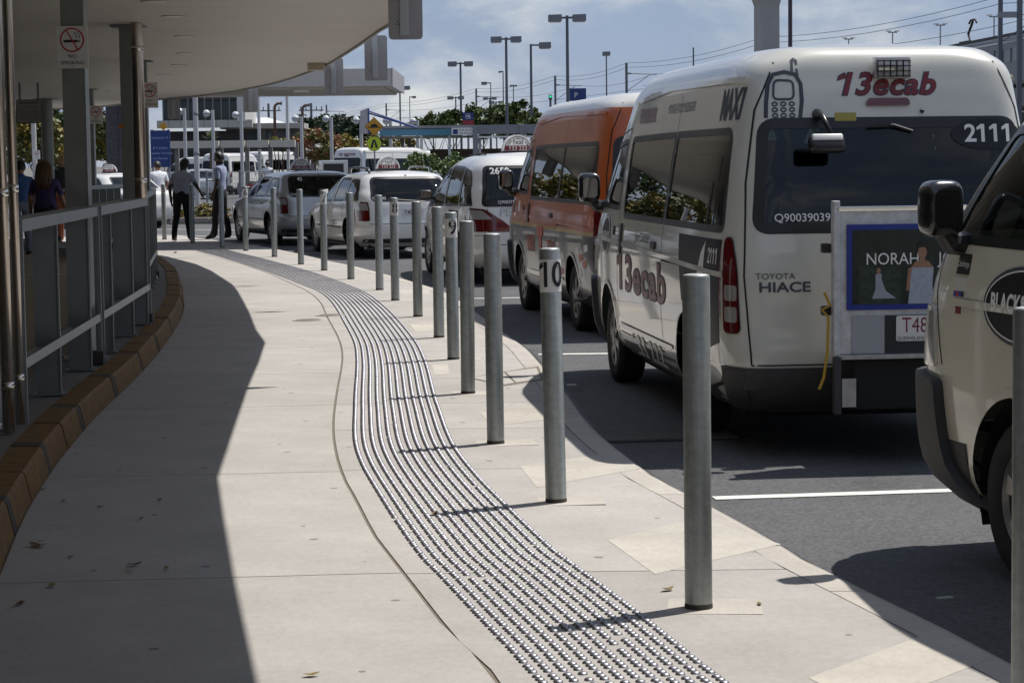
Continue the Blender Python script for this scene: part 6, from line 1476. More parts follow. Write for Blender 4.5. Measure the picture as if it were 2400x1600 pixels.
def tree(name, label, px_, py0, py1, pw, Y, kind, n=2600, ls=None, cat='tree', group=None, trunk=True, seed=0, base=RZ, depth=None, clumps=44):
    """crown spans py0 (top) .. py1 (bottom) and pw pixels wide at distance Y"""
    rg = random.Random(seed+11); c = AT(px_,(py0+py1)/2,Y); sc_ = Y/FPX; rx = pw*sc_/2; rz_ = (py1-py0)*sc_/2; ry = depth or max(rx*0.7,rz_*0.8)
    t = thing(name, label, cat, (c.x,Y,base), group=group); h = c.z-base
    mb = crown_mesh((0,0,h),(rx,ry,rz_),n,ls or 0.011*Y*0.11,rg,clumps); mb.build('crown', LG[kind], t)
    if trunk:
        tr = MB(); r0 = max(0.06,rx*0.045); tr.tube([(0,0,0),(0.05*rx,0,h*0.4),(0,0.04*rx,h*0.75),(0,0,h)],[r0,r0*0.8,r0*0.65,r0*0.4],10)
        for i in range(7):
            a = 2*math.pi*i/7+rg.random(); q = rg.uniform(0.45,0.8); tr.tube([(0,0,h*q*0.8),(math.cos(a)*rx*0.3,math.sin(a)*ry*0.3,h*q*0.8+rz_*0.5),(math.cos(a)*rx*0.7,math.sin(a)*ry*0.7,h*0.9+rz_*rg.uniform(-0.2,0.5))],[r0*0.5,r0*0.35,r0*0.12],6)
        tr.build('trunk', M_bark, t, smooth=True)
    else:
        tr = MB()
        for i in range(7):
            a = 2*math.pi*i/7; tr.tube([(0.1*rx*math.cos(a),0.1*ry*math.sin(a),0),(0.35*rx*math.cos(a),0.35*ry*math.sin(a),h*0.7),(0.6*rx*math.cos(a),0.6*ry*math.sin(a),h*1.05)],[0.03,0.02,0.008],5)
        tr.build('stem', M_bark, t)
    return t
tree('tree','dark evergreen tree left of the blue fin, left most of three',722,278,345,70,175,'dark',3000,0.20,group='dark trees behind the set down',seed=1)
tree('tree','dark evergreen tree behind the red flowering shrub, tallest of three',772,270,345,90,180,'dark',3400,0.20,group='dark trees behind the set down',seed=2)
tree('tree','dark evergreen tree half hidden by the blue fin',830,276,345,80,172,'dark',3000,0.20,group='dark trees behind the set down',seed=3)
tree('tree','spreading pale green tree behind the sloping blue beams',1015,268,318,105,150,'mid',3200,0.17,group='trees behind the pick up shelter',seed=4)
tree('tree','loose green tree left of the blue and red sign',1062,262,318,75,158,'mid',2400,0.17,group='trees behind the pick up shelter',seed=5)
tree('tree','bushy green tree right of the blue and red sign',1132,246,318,84,150,'mid',2800,0.17,group='trees behind the pick up shelter',seed=6)
tree('tree','largest bushy green tree between the two nearest lamp poles',1200,238,320,110,140,'mid',4200,0.17,group='trees behind the pick up shelter',seed=7)
tree('tree','green tree running behind the roof of the orange van',1262,268,322,70,138,'mid',2200,0.16,group='trees behind the pick up shelter',seed=8)
tree('shrub','red and orange flowering shrub behind the silver wagon',742,305,390,110,112,'red',6000,0.085,'shrub',trunk=False,seed=9)
tree('shrub','yellow green shrub left of the red flowering shrub',655,322,352,60,108,'yellow',1500,0.10,'shrub','yellow green shrubs',False,10)
tree('shrub','yellow green shrub behind the white minibus',815,320,380,95,116,'yellow',4200,0.09,'shrub','yellow green shrubs',False,12)
tree('shrub','yellow green shrub directly behind the hump sign',885,318,380,90,118,'yellow',4000,0.09,'shrub','yellow green shrubs',False,13)
tree('shrub','yellow green shrub beneath the blue fascia',940,322,380,80,120,'yellow',3400,0.09,'shrub','yellow green shrubs',False,14)
tree('hedge','clipped bright green hedge, the left part before the shelter posts',990,359,412,80,74,'hedge',4200,0.055,'hedge','clipped hedges',False,15,depth=1.0)
tree('hedge','clipped bright green hedge, the right part beside the people mover roof',1068,362,416,96,74,'hedge',4600,0.055,'hedge','clipped hedges',False,16,depth=1.0)
tree('hedge','low green hedge strip in front of the taller hedges',1040,394,430,120,70,'hedge',3000,0.05,'hedge','clipped hedges',False,17,depth=0.8)
tree('tree','leafy sunlit tree seen between the notice board and round column',88,258,400,125,76,'yellow',4200,0.10,group='trees beyond the canopy at the left',seed=18)
tree('tree','dark leafy tree behind the fair haired person',150,262,420,60,82,'mid',3000,0.10,group='trees beyond the canopy at the left',seed=19)
tree('tree','sunlit tree behind the palm trunks',262,255,400,90,90,'yellow',3200,0.11,group='trees beyond the canopy at the left',seed=20)
tree('tree','dark green tree at the far left edge behind the downpipes',20,250,420,70,80,'mid',3000,0.10,group='trees beyond the canopy at the left',seed=24)
tree('shrub','yellow flowering plant in the bed left of the pale post',418,488,520,46,63.5,'yellow',900,0.045,'plant','flowering plants in the bed',False,21,base=0.1,depth=0.5)
tree('shrub','yellow flowering plant in the bed beside the pale post',478,478,514,44,64,'yellow',1100,0.045,'plant','flowering plants in the bed',False,22,base=0.1,depth=0.5)
tree('shrub','reddish flowering plant at the end of the bed near the tall driver',520,486,514,42,64,'red',900,0.045,'plant','flowering plants in the bed',False,23,base=0.1,depth=0.5)
for i,(x_,y_,k_) in enumerate([(-19,90,'mid'),(-23,86,'yellow'),(-27.5,92,'mid'),(-32,88,'mid'),(-37,93,'yellow'),(-42,90,'mid')]):
    px_ = 1200+x_*FPX/y_; tree('tree',['spreading green tree in the row beyond the left lane','sunlit yellow green tree outside the left edge of the rank','round green tree in the row left of the rank','tall green tree farther along the left row','pale tree near the end of the left row','last green tree of the left row'][i],px_,378-215,378-20,330,y_,k_,3600,0.15,group='trees beyond the canopy at the left',seed=40+i)
# palm trunks
for i,(pa,pb,w_) in enumerate([(258,266,0.36),(274,268,0.28),(290,280,0.26)]):
    a, b = AT(pa,250,70), AT(pb,420,70); t = thing('palm_tree',('thick upright','leaning middle','leaning right')[i]+' ringed palm trunk behind the white taxi','palm',(b.x,70,RZ),group='palm trunks'); mb = MB(); pth = []; rs = []
    for k_ in range(30): f = k_/29; pth.append(((a.x-b.x)*f*1.15,0,f*6.2)); rs.append(w_*0.5*(1.08-0.2*f)*(1.0 if k_ % 2 else 0.93))
    mb.tube(pth,rs,12); mb.build('trunk', mat('palm_bark',(0.085,0.08,0.085),0.9,var=0.3,vscale=8), t)
    cr_ = MB(); rg = random.Random(i)
    for q in range(16):
        an = 2*math.pi*q/16+rg.random()*0.3; L_ = 2.4; tip = Vector(pth[-1])
        for s_ in range(7):
            f0, f1 = s_/7, (s_+1)/7; p0 = tip+Vector((math.cos(an)*L_*f0,math.sin(an)*L_*f0,0.9*f0-1.7*f0*f0)); p1 = tip+Vector((math.cos(an)*L_*f1,math.sin(an)*L_*f1,0.9*f1-1.7*f1*f1)); n_ = Vector((-math.sin(an),math.cos(an),0))*0.28*math.sin(math.pi*(f0*0.85+0.1))
            cr_.add([p0-n_+Vector((0,0,-0.1)),p0,p0+n_+Vector((0,0,-0.1)),p1+n_+Vector((0,0,-0.12)),p1,p1-n_+Vector((0,0,-0.12))],[(0,1,4,5),(1,2,3,4)])
    cr_.build('fronds', LG['mid'][1], t)
q = AT(496,328,114); t = thing('palm_plant','small spiky palm plant above the pergola beam','palm',(q.x,114,RZ)); mb = MB(); rg = random.Random(5)
for i in range(90):
    an = rg.uniform(0,6.28); el = rg.uniform(0.1,1.4); L_ = rg.uniform(0.5,0.85); c = Vector((0,0,q.z-RZ)); d = Vector((math.cos(an)*math.cos(el),math.sin(an)*math.cos(el),math.sin(el))); s_ = d.cross(Vector((0,0,1))).normalized()*0.04
    e = c+d*L_+Vector((0,0,-0.15*L_)); mb.add([c-s_,c+s_,e],[(0,1,2)])
mb.build('fronds', LG['yellow'], t); MB().tube([(0,0,0),(0,0,q.z-RZ)],0.12,8).build('trunk', M_bark, t)
# ---------------------------------------------------------------- traffic signs
def post_for(t, h, r=0.03, m=None): return MB().lathe([(r,0),(r,h)],n=10).build('post', m or m_steelp, t, smooth=True)
Ys = 88.0; q = AT(877,297,Ys); t = thing('hump_sign','yellow diamond speed hump sign on a pole','sign',(q.x,Ys,RZ)); hz = q.z-RZ; post_for(t,hz+0.3); d_ = 0.385
MB().plate([(x,-0.045,hz+z) for x,z in ((-d_,0),(0,-d_),(d_,0),(0,d_))],0.01).build('border', m_black, t)
MB().plate([(x,-0.058,hz+z) for x,z in ((-d_*0.93,0),(0,-d_*0.93),(d_*0.93,0),(0,d_*0.93))],0.004).build('face', m_yels, t)
mb = MB(); arc = [(0.15*math.cos(math.pi*i/10), 0.13*math.sin(math.pi*i/10)) for i in range(11)]; mb.add([(x,-0.0635,hz-0.02+z) for x,z in arc],[tuple(range(11))]); mb.add([(-0.26,-0.0636,hz-0.05),(0.26,-0.0636,hz-0.05),(0.26,-0.0636,hz-0.015),(-0.26,-0.0636,hz-0.015)],[(0,1,2,3)]); mb.build('hump_symbol', m_black, t)
q = AT(877,337,Ys); t = thing('crossing_sign','round fluorescent pedestrian crossing sign below the hump sign','sign',(q.x,Ys,q.z)); r_ = 0.30
MB().plate([(x,-0.045,z) for x,z in ellipse(0,0,r_,r_,32)],0.008).build('border', m_black, t); MB().plate([(x,-0.056,z) for x,z in ellipse(0,0,r_*0.94,r_*0.94,32)],0.004).build('face', m_fluo, t)
mb = MB(); mb.add([(-0.16,-0.0615,-0.17),(-0.055,-0.0615,-0.17),(0.02,-0.0615,0.17),(-0.045,-0.0615,0.17)],[(0,1,2,3)]); mb.add([(0.16,-0.0615,-0.17),(0.055,-0.0615,-0.17),(0.0,-0.0616,0.12),(0.045,-0.0616,0.17)],[(0,1,2,3)]); mb.build('legs_symbol', m_black, t)
# blue direction sign at the left
a, b = AT(352,306,60), AT(400,392,60); w_, h_ = b.x-a.x, a.z-b.z; t = thing('direction_sign','blue direction sign with white lettering beside the man in the cap','sign',((a.x+b.x)/2,60,RZ)); zc = (a.z+b.z)/2-RZ
MB().box((0,0,zc),(w_,0.05,h_),bev=0.004).build('board', m_blue, t)
for sx in (-0.42,0.42): MB().box((sx*w_,0.05,(zc+h_/2)/2),(0.05,0.05,zc+h_/2+0.05)).build('post', m_steelp, t)
mb = MB()
for i,(s_,z_) in enumerate([('Crossing for A >',0.30),('& Transfers',0.02),('Domestic Terminal',-0.12),('Car Rentals',-0.26)]): text_on(mb,s_,(0,-0.027,zc+h_*z_),(1,0,0),(0,0,1),0.085)
mb.build('lettering', mat('sign_letter_blue',(0.30,0.38,0.60),0.5), t)
q = AT(383,296,118); t = thing('hump_sign','small far yellow diamond sign just above the blue direction sign','sign',(q.x,118,RZ)); hz = q.z-RZ; post_for(t,hz); d_ = 0.24
MB().plate([(x,-0.04,hz+z) for x,z in ((-d_,0),(0,-d_),(d_,0),(0,d_))],0.01).build('face', m_yels, t); mb = MB(); mb.add([(-0.14,-0.042,hz-0.04),(0.14,-0.042,hz-0.04),(0.14,-0.042,hz+0.03),(-0.14,-0.042,hz+0.03)],[(0,1,2,3)]); mb.build('symbol', m_black, t)
# ---------------------------------------------------------------- pick up shelter
Yp = 92.0; cx = AT(1060,350,Yp).x; t = thing('pick_up_shelter','pick up and set down shelter with blue fascia and sloping blue fin','shelter',(cx,Yp,RZ))
X = lambda px_: AT(px_,310,Yp).x-cx
Z = lambda py_, px_=1000: AT(px_,py_,Yp).z-RZ
m_fb = mat('fascia_blue',(0.055,0.17,0.25),0.4,var=0.08); m_sg = mat('shelter_grey',(0.20,0.21,0.23),0.5,var=0.06)
MB().box(((X(890)+X(1058))/2,0,(Z(318)+Z(303))/2),(X(1058)-X(890),0.3,Z(303)-Z(318))).build('fascia', m_fb, t)
MB().box(((X(1058)+X(1108))/2,-0.01,(Z(318)+Z(301))/2),(X(1108)-X(1058)-0.02,0.32,Z(301)-Z(318))).build('name_board', m_signw, t)
MB().box((X(1067)+0.01,-0.175,(Z(316)+Z(304))/2),(0.20,0.01,0.20)).build('pictogram', m_blue, t)
mb = MB(); text_on(mb,'Pick Up &',(X(1091),-0.172,Z(306)),(1,0,0),(0,0,1),0.125); text_on(mb,'Set Down',(X(1091),-0.172,Z(313.5)),(1,0,0),(0,0,1),0.125); mb.build('lettering', m_black, t)
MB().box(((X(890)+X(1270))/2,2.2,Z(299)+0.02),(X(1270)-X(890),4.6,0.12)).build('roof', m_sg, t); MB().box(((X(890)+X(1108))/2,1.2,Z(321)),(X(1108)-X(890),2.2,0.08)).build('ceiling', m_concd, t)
for a_,b_ in ((1108,1120),(1218,1230)): MB().box(((X(a_)+X(b_))/2,-0.1,Z(302)/2+0.1),(X(b_)-X(a_),0.3,Z(302)-0.02)).build('portal_leg', m_sg, t)
MB().box(((X(1120)+X(1262))/2,-0.05,(Z(315)+Z(300,1200))/2),(X(1262)-X(1120),0.25,Z(300)-Z(315))).build('portal_beam', m_sg, t); MB().box(((X(1120)+X(1262))/2,-0.1,Z(321,1190)),(X(1262)-X(1120),0.15,0.07)).build('gutter', m_signw, t)
for px_ in (987,1053,1124,955,938): MB().box((X(px_),0.15 if px_ > 980 else 2.0,Z(318)/2),(0.12,0.12,Z(318)-0.01)).build('post', m_wpost if px_ > 980 else m_concd, t)
MB().box(((X(1000)+X(1262))/2,3.6,1.1),(X(1262)-X(1000),0.1,2.2)).build('screen', mat('screen_brown',(0.10,0.075,0.05),0.6,var=0.5,vscale=1.5), t)
MB().plate([(X(845),0.05,Z(312)),(X(864),0.05,Z(312)),(X(864),0.05,Z(253)),(X(846),0.05,Z(259))],0.3).build('fin', m_sback, t); MB().box((X(865),-0.1,(Z(312)+Z(253))/2),(0.05,0.34,Z(253)-Z(312))).build('fin_edge', mat('fin_blue',(0.015,0.05,0.22),0.4), t)
for o_ in (0,5): MB().tube([(X(865),-0.1,Z(259+o_)),(X(978+o_*-1),-0.1,Z(299))],0.035,6).build('stay', MATS['fin_blue'], t)
# blue and red car park sign on a pole
q = AT(1097,280,120); t = thing('car_park_sign','upright sign with blue top and red base above the shelter','sign',(q.x,120,RZ)); zt, zm, zb = AT(1097,264,120).z-RZ, AT(1097,282,120).z-RZ, AT(1097,297,120).z-RZ; w_ = 26*120/FPX
MB().box((0,0,(zt+zm)/2),(w_,0.12,zt-zm)).build('blue_panel', m_blue, t); MB().box((0,0,(zm+zb)/2),(w_,0.12,zm-zb)).build('red_panel', mat('sign_red',(0.28,0.025,0.03),0.5), t); MB().box((0,0.05,zb/2),(0.12,0.1,zb)).build('post', m_steelp, t)
mb = MB(); s_ = 0.13
for (x0_,z0_,x1_,z1_) in ((-s_,-s_,s_,-s_+0.02),(-s_,s_-0.02,s_,s_),(-s_,-s_,-s_+0.02,s_),(s_-0.02,-s_,s_,s_),(-0.02,-0.05,0.09,0.0),(0.0,0.0,0.07,0.05),(-0.09,-0.05,-0.06,0.06)): mb.add([(x0_,-0.064,(zt+zm)/2+z0_),(x1_,-0.064,(zt+zm)/2+z0_),(x1_,-0.064,(zt+zm)/2+z1_),(x0_,-0.064,(zt+zm)/2+z1_)],[(0,1,2,3)])
mb.build('pictogram', m_decw if 'm_decw' in globals() else M_decw, t)
q = AT(1354,222,150); t = thing('car_park_sign','small blue sign on the tallest lamp pole, just above the orange van','sign',(q.x,150,q.z)); MB().box((0,0,0),(1.15,0.1,0.85)).build('board', m_blue, t); mb = MB(); text_on(mb,'P',(-0.12,-0.055,-0.05),(1,0,0),(0,0,1),0.5); mb.build('lettering', M_decw, t); MB().box((-0.62,0.02,0),(0.12,0.06,0.5)).build('bracket', m_polem, t)
# ---------------------------------------------------------------- car park lighting
def light_pole(px_, top, style, lab, H=9.0, wpx=None, r=0.085, m=None, white=False):
    hor = 378-0.01197*(px_-1200); Y = FPX*(H-EYE)/(hor-top); q = AT(px_,top,Y); t = thing('light_pole', lab, 'light pole', (q.x,Y,RZ), group='car park light poles'); m = m or m_polem; z = q.z-RZ
    MB().lathe([(r*1.2,0),(r*0.85,z)],n=10).build('pole', m, t, smooth=True); MB().lathe([(r*2.2,0),(r*2.2,0.03),(r*1.3,0.05)],n=10).build('base', m, t)
    wm = (wpx or 60)*Y/FPX
    heads = {'d':(-1,1),'r':(1,),'l':(-1,),'c':(0,)}[style]
    hl = wm*0.36 if style == 'd' else (wm*0.6 if style != 'c' else wm)
    for s_ in heads:
        cx_ = s_*(wm/2-hl/2) if style == 'd' else s_*(wm-hl/2)
        zc = z-0.16*wm/2.4
        if white: MB().add([(cx_-hl/2,-0.2,z),(cx_+hl/2,-0.2,z),(cx_+hl/2,0.2,z),(cx_-hl/2,0.2,z),(cx_-hl/2,-0.2,z+0.12),(cx_+hl/2,-0.2,z+0.12),(cx_+hl/2,0.2,z+0.12),(cx_-hl/2,0.2,z+0.12)],[(3,2,1,0),(4,5,6,7),(0,1,5,4),(1,2,6,5),(2,3,7,6),(3,0,4,7)]).build('lamp_head', m_signw, t)
        else:
            hh = hl*0.52; mb = MB(); prof = round_poly([(-hl/2,-hh/2),(hl/2,-hh/2*0.92),(hl/2,hh/2),(-hl/2,hh/2*0.9)],hh*0.12,3); mb.plate([(cx_+x_,0.28,zc+z_) for x_,z_ in prof],0.56); lh = mb.build('lamp_head', mat('lamp_head',(0.17,0.18,0.20),0.5), t)
            MB().box((cx_,0,zc-hh/2-0.01),(hl*0.8,0.4,0.04)).build('lens', m_signw, lh)
        if s_: MB().box((cx_*0.5,0,zc+0.02),(abs(cx_)+0.05,0.09,0.10)).build('arm', m, t)
LP = [(1329,37,'d',88,'tallest twin headed light pole, above the orange van'),(1186,88,'d',72,'twin headed light pole left of the tall single headed one'),(1079,146,'d',59,'twin headed light pole above the blue and red sign'),(1244,104,'r',47,'tall single headed light pole with its lamp to the right'),(1421,125,'c',18,'slim light pole with a small flat head above the two vans'),(937,203,'d',48,'light pole just right of the slab roof end'),(960,227,'r',15,'small light pole with a stubby lamp right of the slab roof'),(1068,227,'d',39,'small twin headed light pole left of the blue and red sign'),(1150,194,'l',22,'light pole with a single lamp to the left'),(1148,229,'d',32,'low dark twin headed light pole behind the bushy trees'),(1203,200,'d',18,'tiny twin headed light pole beside the tall single headed one'),(1163,238,'d',34,'lowest twin headed light pole behind the largest tree'),(1179,168,'l',11,'thin light pole behind the second tallest one')]
for px_,tp,st_,w_,lab in LP: light_pole(px_,tp,st_,lab,9.0,w_,0.085 if w_ > 25 else 0.05)
for px_,tp,w_,lab in [(1989,91,28,'white winged platform light above the middle of the van roof'),(2092,75,30,'white winged platform light, second from the left above the van'),(2204,58,32,'white winged platform light beside the train pantograph'),(2330,38,34,'white winged platform light next to the dark catenary mast')]: light_pole(px_,tp,'d',lab,14.0,w_,0.07,m_steelp,True)
# ---------------------------------------------------------------- railway: masts, wires, viaduct, train
MAST = [(2345,-8),(1788,88),(1468,148),(1301,178),(1116,208),(905,243),(765,246)]
mp_ = []
mlab = ['dark catenary mast in front of the train','catenary mast rising beside the concrete pylon','catenary mast above the gap between the two vans','catenary mast right of the tallest light pole','catenary mast left of the bushy trees','catenary mast right of the third hanging sign','far catenary mast above the dark trees']
for i,(px_,tp) in enumerate(MAST):
    hor = 378-0.01197*(px_-1200); Y = FPX*(12-EYE)/(hor-tp); q = AT(px_,tp,Y); mp_.append(Vector((q.x,Y,q.z))); t = thing('catenary_mast', mlab[i], 'mast', (q.x,Y,RZ), group='railway catenary masts'); z = q.z-RZ
    MB().box((0,0,z/2),(0.26,0.26,z)).build('mast', m_polem, t); L_ = 3.2
    MB().tube([(0,0,z-1.1),(L_,0,z-1.25)],0.045,6).build('arm', m_polem, t); MB().tube([(0,0,z-3.0),(L_*0.75,0,z-1.35)],0.035,6).build('stay', m_polem, t); MB().tube([(L_*0.55,0,z-2.4),(L_*1.2,0,z-2.55)],0.03,6).build('registration_arm', m_polem, t)
    MB().cyl((0.1,0,z-1.1),(0.5,0,z-1.12),0.09,n=8).build('insulator', m_polem, t)
wire_n = 0
for (ox,oz,lab) in ((0,0.0,'top feeder wire strung along the railway masts'),(0.1,-0.45,'second feeder wire strung just under the top one'),(2.9,-1.2,'catenary wire held by the mast arms'),(3.0,-2.5,'contact wire, lowest of the railway wires')):
    pth = []
    pts_ = [mp_[0]+(mp_[0]-mp_[1])*0.8]+mp_[:6]+[mp_[5]+(mp_[5]-mp_[4])*1.5]
    for a, b in zip(pts_[:-1],pts_[1:]):
        for k_ in range(8):
            f = k_/8; v = a+(b-a)*f; pth.append((v.x+ox,v.y,v.z+oz-(0.55*4*f*(1-f) if oz > -2 else 0.1)))
    w = MB().tube(pth,0.022,5).build('overhead_wire', m_polem); tag(w,lab,'wire','railway wires')
# two far portal masts between the dark trees
for i,(px_,tp) in enumerate([(629,243),(729,242)]):
    q = AT(px_,tp,230); t = thing('power_pole',('left','right')[i]+' far timber style power pole with cross arms above the low roof','pole',(q.x,230,RZ),group='far power poles'); z = q.z-RZ; MB().lathe([(0.16,0),(0.12,z)],n=8).build('pole', m_polem, t)
    MB().box((0,0,z-0.75),(2.6,0.12,0.12)).build('cross_arm', m_polem, t)
    for k_ in range(5): MB().cyl((-1.1+0.55*k_,0,z-0.7),(-1.1+0.55*k_,0,z-0.35),0.06,n=6).build('insulator', m_polem, t)
q = AT(1852,0,75); t = thing('dark_pole','dark slim pole right of the concrete pylon','pole',(q.x,75,RZ)); MB().lathe([(0.075,0),(0.07,9)],n=10).build('shaft', mat('pole_maroon',(0.05,0.03,0.045),0.5), t, smooth=True); MB().lathe([(0.15,0),(0.15,0.03),(0.08,0.05)],n=10).build('base', m_polem, t)
q = AT(2390,0,135); t = thing('signal_mast','second dark mast with a wide bracket at the right edge','mast',(q.x,135,RZ)); MB().box((0,0,6.2),(0.30,0.30,12.4)).build('mast', m_polem, t); MB().box((-0.75,0,AT(2370,35,135).z-RZ),(1.15,0.2,0.36)).build('bracket', m_steelp, t)
q = AT(1625,111,180); t = thing('aerial_pole','thin bare pole above the white van windscreen','pole',(q.x,180,RZ)); MB().lathe([(0.08,0),(0.06,q.z)],n=8).build('shaft', m_polem, t); MB().lathe([(0.16,0),(0.16,0.04)],n=8).build('base', m_polem, t)
q = AT(1290,232,135); t = thing('traffic_signal','green lit rail signal beside the orange van roof','signal',(q.x,135,RZ)); zt = AT(1290,228,135).z-RZ; MB().lathe([(0.07,0),(0.07,zt)],n=8).build('post', m_polem, t); MB().box((0,0,zt),(0.22,0.22,0.30),bev=0.05).build('housing', m_dk, t); MB().sphere((0,-0.10,zt+0.02),0.075,10,8).build('lamp', emat('signal_green',(0.02,0.55,0.28),1.2), t)
# concrete pylon
q = AT(1797,60,150); t = thing('concrete_pylon','square concrete pylon rising behind the white van','pylon',(q.x,150,RZ),R(22)); MB().box((0,0,9),(1.45,1.0,18),bev=0.03).build('shaft', mat('pylon_concrete',(0.34,0.33,0.31),0.8,var=0.08,vscale=0.8), t); MB().box((0,0,0.3),(2.2,1.8,0.6)).build('footing', m_concd, t); MB().add([(-0.73,-0.51,12.0),(0.73,-0.51,12.0),(1.2,-0.9,14.6),(-1.5,-0.9,14.6),(-0.73,0.51,12.0),(0.73,0.51,12.0),(1.2,0.9,14.6),(-1.5,0.9,14.6)],[(0,1,2,3),(7,6,5,4),(0,3,7,4),(1,5,6,2),(3,2,6,7)]).build('corbel', MATS['pylon_concrete'], t)
# viaduct and train at the upper right
A, B = AT(2085,118,190), AT(2420,70,150); d = Vector((B.x-A.x,B.y-A.y,0)); L_ = d.length; rz = math.atan2(d.y,d.x)
zt = AT(2330,90,158).z; z_floor = zt-3.6
t = thing('viaduct','concrete railway viaduct behind the white van roof','viaduct',(A.x,A.y,0),rz); MB().box((L_/2+6,1.5,z_floor-0.9),(L_+40,6,1.2)).build('deck', m_concd, t)
for i in range(5): MB().box((-6+i*10,1.5,(z_floor-1.5)/2),(1.2,2.0,z_floor-1.5)).build('pier', m_concd, t)
MB().box((L_/2+6,-1.6,z_floor-1.9),(L_+40,0.1,0.06)).build('handrail', m_signw, t)
t = thing('train','grey electric train with dark windows on the viaduct','train',(A.x,A.y,z_floor-0.3),rz); H_ = zt-z_floor+0.3
MB().box((L_/2+8,0,H_/2),(L_+16,2.8,H_-0.5),bev=0.25).build('body', mat('train_grey',(0.13,0.135,0.15),0.4,metal=0.3,var=0.08), t)
for i in range(22): MB().box((1.2+i*1.9,-1.42,H_*0.60),(1.25,0.05,0.95)).build('window', mat('train_glass',(0.012,0.014,0.018),0.1), t)
MB().box((L_/2+8,-1.41,H_*0.84),(L_+15,0.04,0.10)).build('cant_rail', m_signw, t)
MB().box((L_/2+8,0,H_-0.12),(L_+12,1.8,0.3)).build('roof_plant', m_dk, t)
pq = AT(2290,84,165); px_l = (Vector((pq.x-A.x,pq.y-A.y,0))).dot(d.normalized())
pg = MB().tube([(px_l,0,H_),(px_l-0.7,0,H_+0.75),(px_l+0.5,0,H_+1.6)],0.10,6).build('pantograph', m_dk, t); MB().tube([(px_l-0.5,0,H_+1.5),(px_l-0.1,0,H_+1.72),(px_l+1.1,0,H_+1.72),(px_l+1.5,0,H_+1.45)],0.08,6).build('collector', m_dk, pg); MB().box((px_l,0,H_+0.08),(2.2,1.2,0.16)).build('base', m_dk, pg)
# ---------------------------------------------------------------- mesh fence, bin, trolley
def mesh_panel(pa, pb, Y, zt, lab, nx=14, nz=9):
    a, b = AT(pa,430,Y), AT(pb,430,Y); L_ = b.x-a.x; t = thing('mesh_fence', lab, 'fence', (a.x,Y,0.1), group='wire mesh fence panels')
    for x_ in (0,L_): MB().lathe([(0.035,0),(0.035,zt+0.06)],c=(x_,0,0),n=10).build('post', m_steelp, t, smooth=True)
    MB().cyl((0,0,zt),(L_,0,zt),0.016,n=6).build('top_bar', m_steelp, t)
    for i in range(1,nx): MB().cyl((L_*i/nx,0,0.08),(L_*i/nx,0,zt),0.0045,n=4).build('wire', m_steelp, t)
    for i in range(nz): MB().cyl((0,0,0.08+zt*i/nz),(L_,0,0.08+zt*i/nz),0.0045,n=4).build('wire', m_steelp, t)
mesh_panel(485,562,66.5,1.28,'wire mesh fence panel between the two drivers'); mesh_panel(563,640,66.5,1.28,'wire mesh fence panel behind the silver wagon bonnet')
q = AT(592,440,90); t = thing('rubbish_bin','red rubbish bin behind the wire mesh fence','bin',(q.x,90,RZ)); MB().lathe([(0.20,0),(0.27,0.8),(0.25,0.82)],n=16).build('tub', mat('bin_red',(0.35,0.03,0.02),0.5), t, smooth=True); MB().lathe([(0.27,0.82),(0.2,0.93),(0,0.96)],n=16).build('lid', m_dk, t)
q = AT(500,440,80); t = thing('luggage_trolley','silver luggage trolley behind the mesh fence','trolley',(q.x,80,RZ)); MB().box((0,0,0.22),(0.55,0.9,0.05),bev=0.01).build('deck', M_alu, t)
for sx in (-1,1): MB().tube([(sx*0.26,0.42,0.22),(sx*0.27,0.50,0.7),(sx*0.26,0.55,1.05)],0.018,8).build('upright', M_chrome, t); MB().lathe([(0.0,-0.02),(0.09,-0.02),(0.09,0.02),(0,0.02)],c=(sx*0.24,-0.35,0.09),axis='X',n=14).build('wheel', M_tyre, t)
for k_ in range(5): MB().cyl((-0.26,0.46,0.35+0.14*k_),(0.26,0.46,0.35+0.14*k_),0.008,n=6).build('basket_bar', M_chrome, t)
MB().cyl((-0.27,0.55,1.05),(0.27,0.55,1.05),0.02,n=8).build('handle', M_rub, t)
# ---------------------------------------------------------------- far vehicles
def place(root, px_, Y, h, lab, scale=1.0, z=RZ, dx=0.0):
    q = AT(px_,400,Y); return q
q = AT(503,400,118); FV = van('white_van','distant white high roof van with dark rear window, behind the drivers',(q.x,118,RZ),R(-14),M_white,'van','distant white vans',120,40,False)
FV.text('vip express','rear',(0,2.0),0.20,M_shirtc,bold=0.02)
def clone(root, px_, Y, h, lab, sc_):
    q = AT(px_,400,Y); c = copy_tree(root, None, lab, (q.x,Y,RZ), R(h)); c.scale = (sc_,)*3; return c
clone(FV.t,585,128,-24,'distant white van with tinted glass behind the pergola posts',1.05)
clone(FV.t,806,88,-38,'white minibus between the shrub and the hump sign, behind the silver wagon',1.0)
clone(FV.t,912,112,-55,'white van roof showing behind the white taxi wagon sign',0.98)
clone(FV.t,562,140,70,'far white van parked side on at the left of the pergola',0.95)
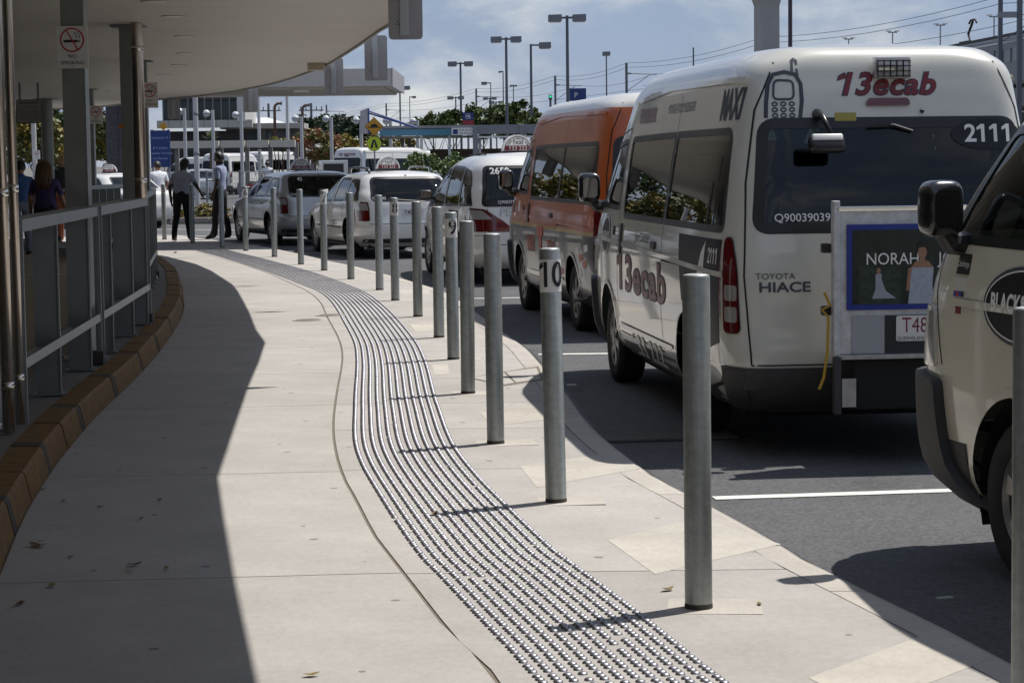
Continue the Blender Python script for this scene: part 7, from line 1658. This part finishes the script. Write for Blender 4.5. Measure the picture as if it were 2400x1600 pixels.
q = AT(452,400,104); FS = car('silver_car','distant silver sedan behind the driver seen from behind',(q.x+0.6,104,RZ),R(16),SED,M_silver,(1.08,3.95),0.315,
    round_poly([(-0.66,1.05),(0.66,1.05),(0.56,1.34),(-0.56,1.34)],0.06,3),[round_poly([(1.02,1.03),(1.98,1.0),(1.95,1.33),(1.45,1.32)],0.04,3), round_poly([(2.08,1.0),(3.35,0.985),(2.85,1.22),(2.02,1.335)],0.04,3)],
    (round_poly([(-0.18,0.68),(0.16,0.70),(0.20,0.86),(-0.16,0.86)],0.03,3), round_poly([(-0.15,0.78),(0.15,0.79),(0.17,0.85),(-0.14,0.85)],0.02,3)),round_poly([(-0.70,1.04),(0.70,1.04),(0.56,1.34),(-0.56,1.34)],0.08,3),'car',None,na=110,nz=36)
q = AT(785,392,72); t = thing('box_trailer','small white box trailer behind the silver wagon roof','trailer',(q.x,72,RZ),R(10)); zt = AT(785,376,72).z-RZ
MB().box((0,0.6,zt-0.35),(0.85,1.3,0.70),bev=0.02).build('box', M_white, t); MB().box((-0.05,-0.06,zt-0.32),(0.66,0.02,0.42)).build('opening', m_dk, t); MB().box((0,0.6,0.55),(0.8,1.2,0.15)).build('chassis', m_dk, t); MB().box((0,0.6,(zt-0.7)/2+0.3),(0.78,1.2,zt-0.7-0.55)).build('skirt', m_conc, t)
for sx in (-1,1): MB().lathe([(0.0,-0.08),(0.28,-0.08),(0.28,0.08),(0,0.08)],c=(sx*0.44,0.6,0.28),axis='X',n=18).build('wheel', M_tyre, t)
# terminal front behind the camera, mirrored in the van glass
t = thing('offscreen_terminal','tall panelled terminal front behind the camera, mirrored in the van glass','building',(-4,-24,0)); m_tp = mat('terminal_panel',(0.30,0.275,0.24),0.6,var=0.08)
import math as _m
for i in range(26):
    a_ = -0.9+1.8*i/25; x_ = 34*math.sin(a_); y_ = 12*(1-math.cos(a_)); MB().box((x_,y_-2,(16.5-0.36*i)/2),(2.45,0.4,16.5-0.36*i),rz=a_*0.55).build('panel', m_tp, t)
MB().box((0,-6,3),(60,0.4,6)).build('wall', m_dk, t)
# fallen leaves on the path
m_lf = [mat('dead_leaf_a',(0.16,0.09,0.035),0.8),mat('dead_leaf_b',(0.10,0.06,0.03),0.8),mat('dead_leaf_c',(0.24,0.17,0.06),0.8)]
LV = [(88,1282,0.055),(315,1326,0.035),(303,1341,0.022),(97,1150,0.03),(165,1307,0.02),(390,1334,0.022),(150,1176,0.022),(372,1174,0.025),(1565,1384,0.034),(1018,1206,0.036),(411,593,0.07),(120,1375,0.03),(45,1418,0.03),(50,1415,0.02),(730,1585,0.03),(235,1190,0.022),(330,1217,0.02),(1780,1418,0.02)]
mb = MB(); n = 8
for i,(px_,py_,s_) in enumerate(LV):
    p = G(px_,py_); rg = random.Random(i); vs = []; ro = rg.uniform(0,3); mb.cur = i % 3
    for q in range(n):
        a_ = 2*math.pi*q/n; rr = s_*(1.0 if q % 2 == 0 else 0.8); x_, y_ = rr*math.cos(a_), rr*0.5*math.sin(a_)
        vs.append((p.x+x_*math.cos(ro)-y_*math.sin(ro), p.y+x_*math.sin(ro)+y_*math.cos(ro), 0.006+0.22*s_*abs(math.cos(a_))+0.10*s_*rg.random()))
    vs.append((p.x,p.y,0.005)); mb.add(vs,[(q,(q+1)%n,n) for q in range(n)])
stuff(tag(mb.build('fallen_leaves', m_lf),'scattered dry leaves lying on the concrete path','leaves'))

bpy.data.scenes.remove(TMP)
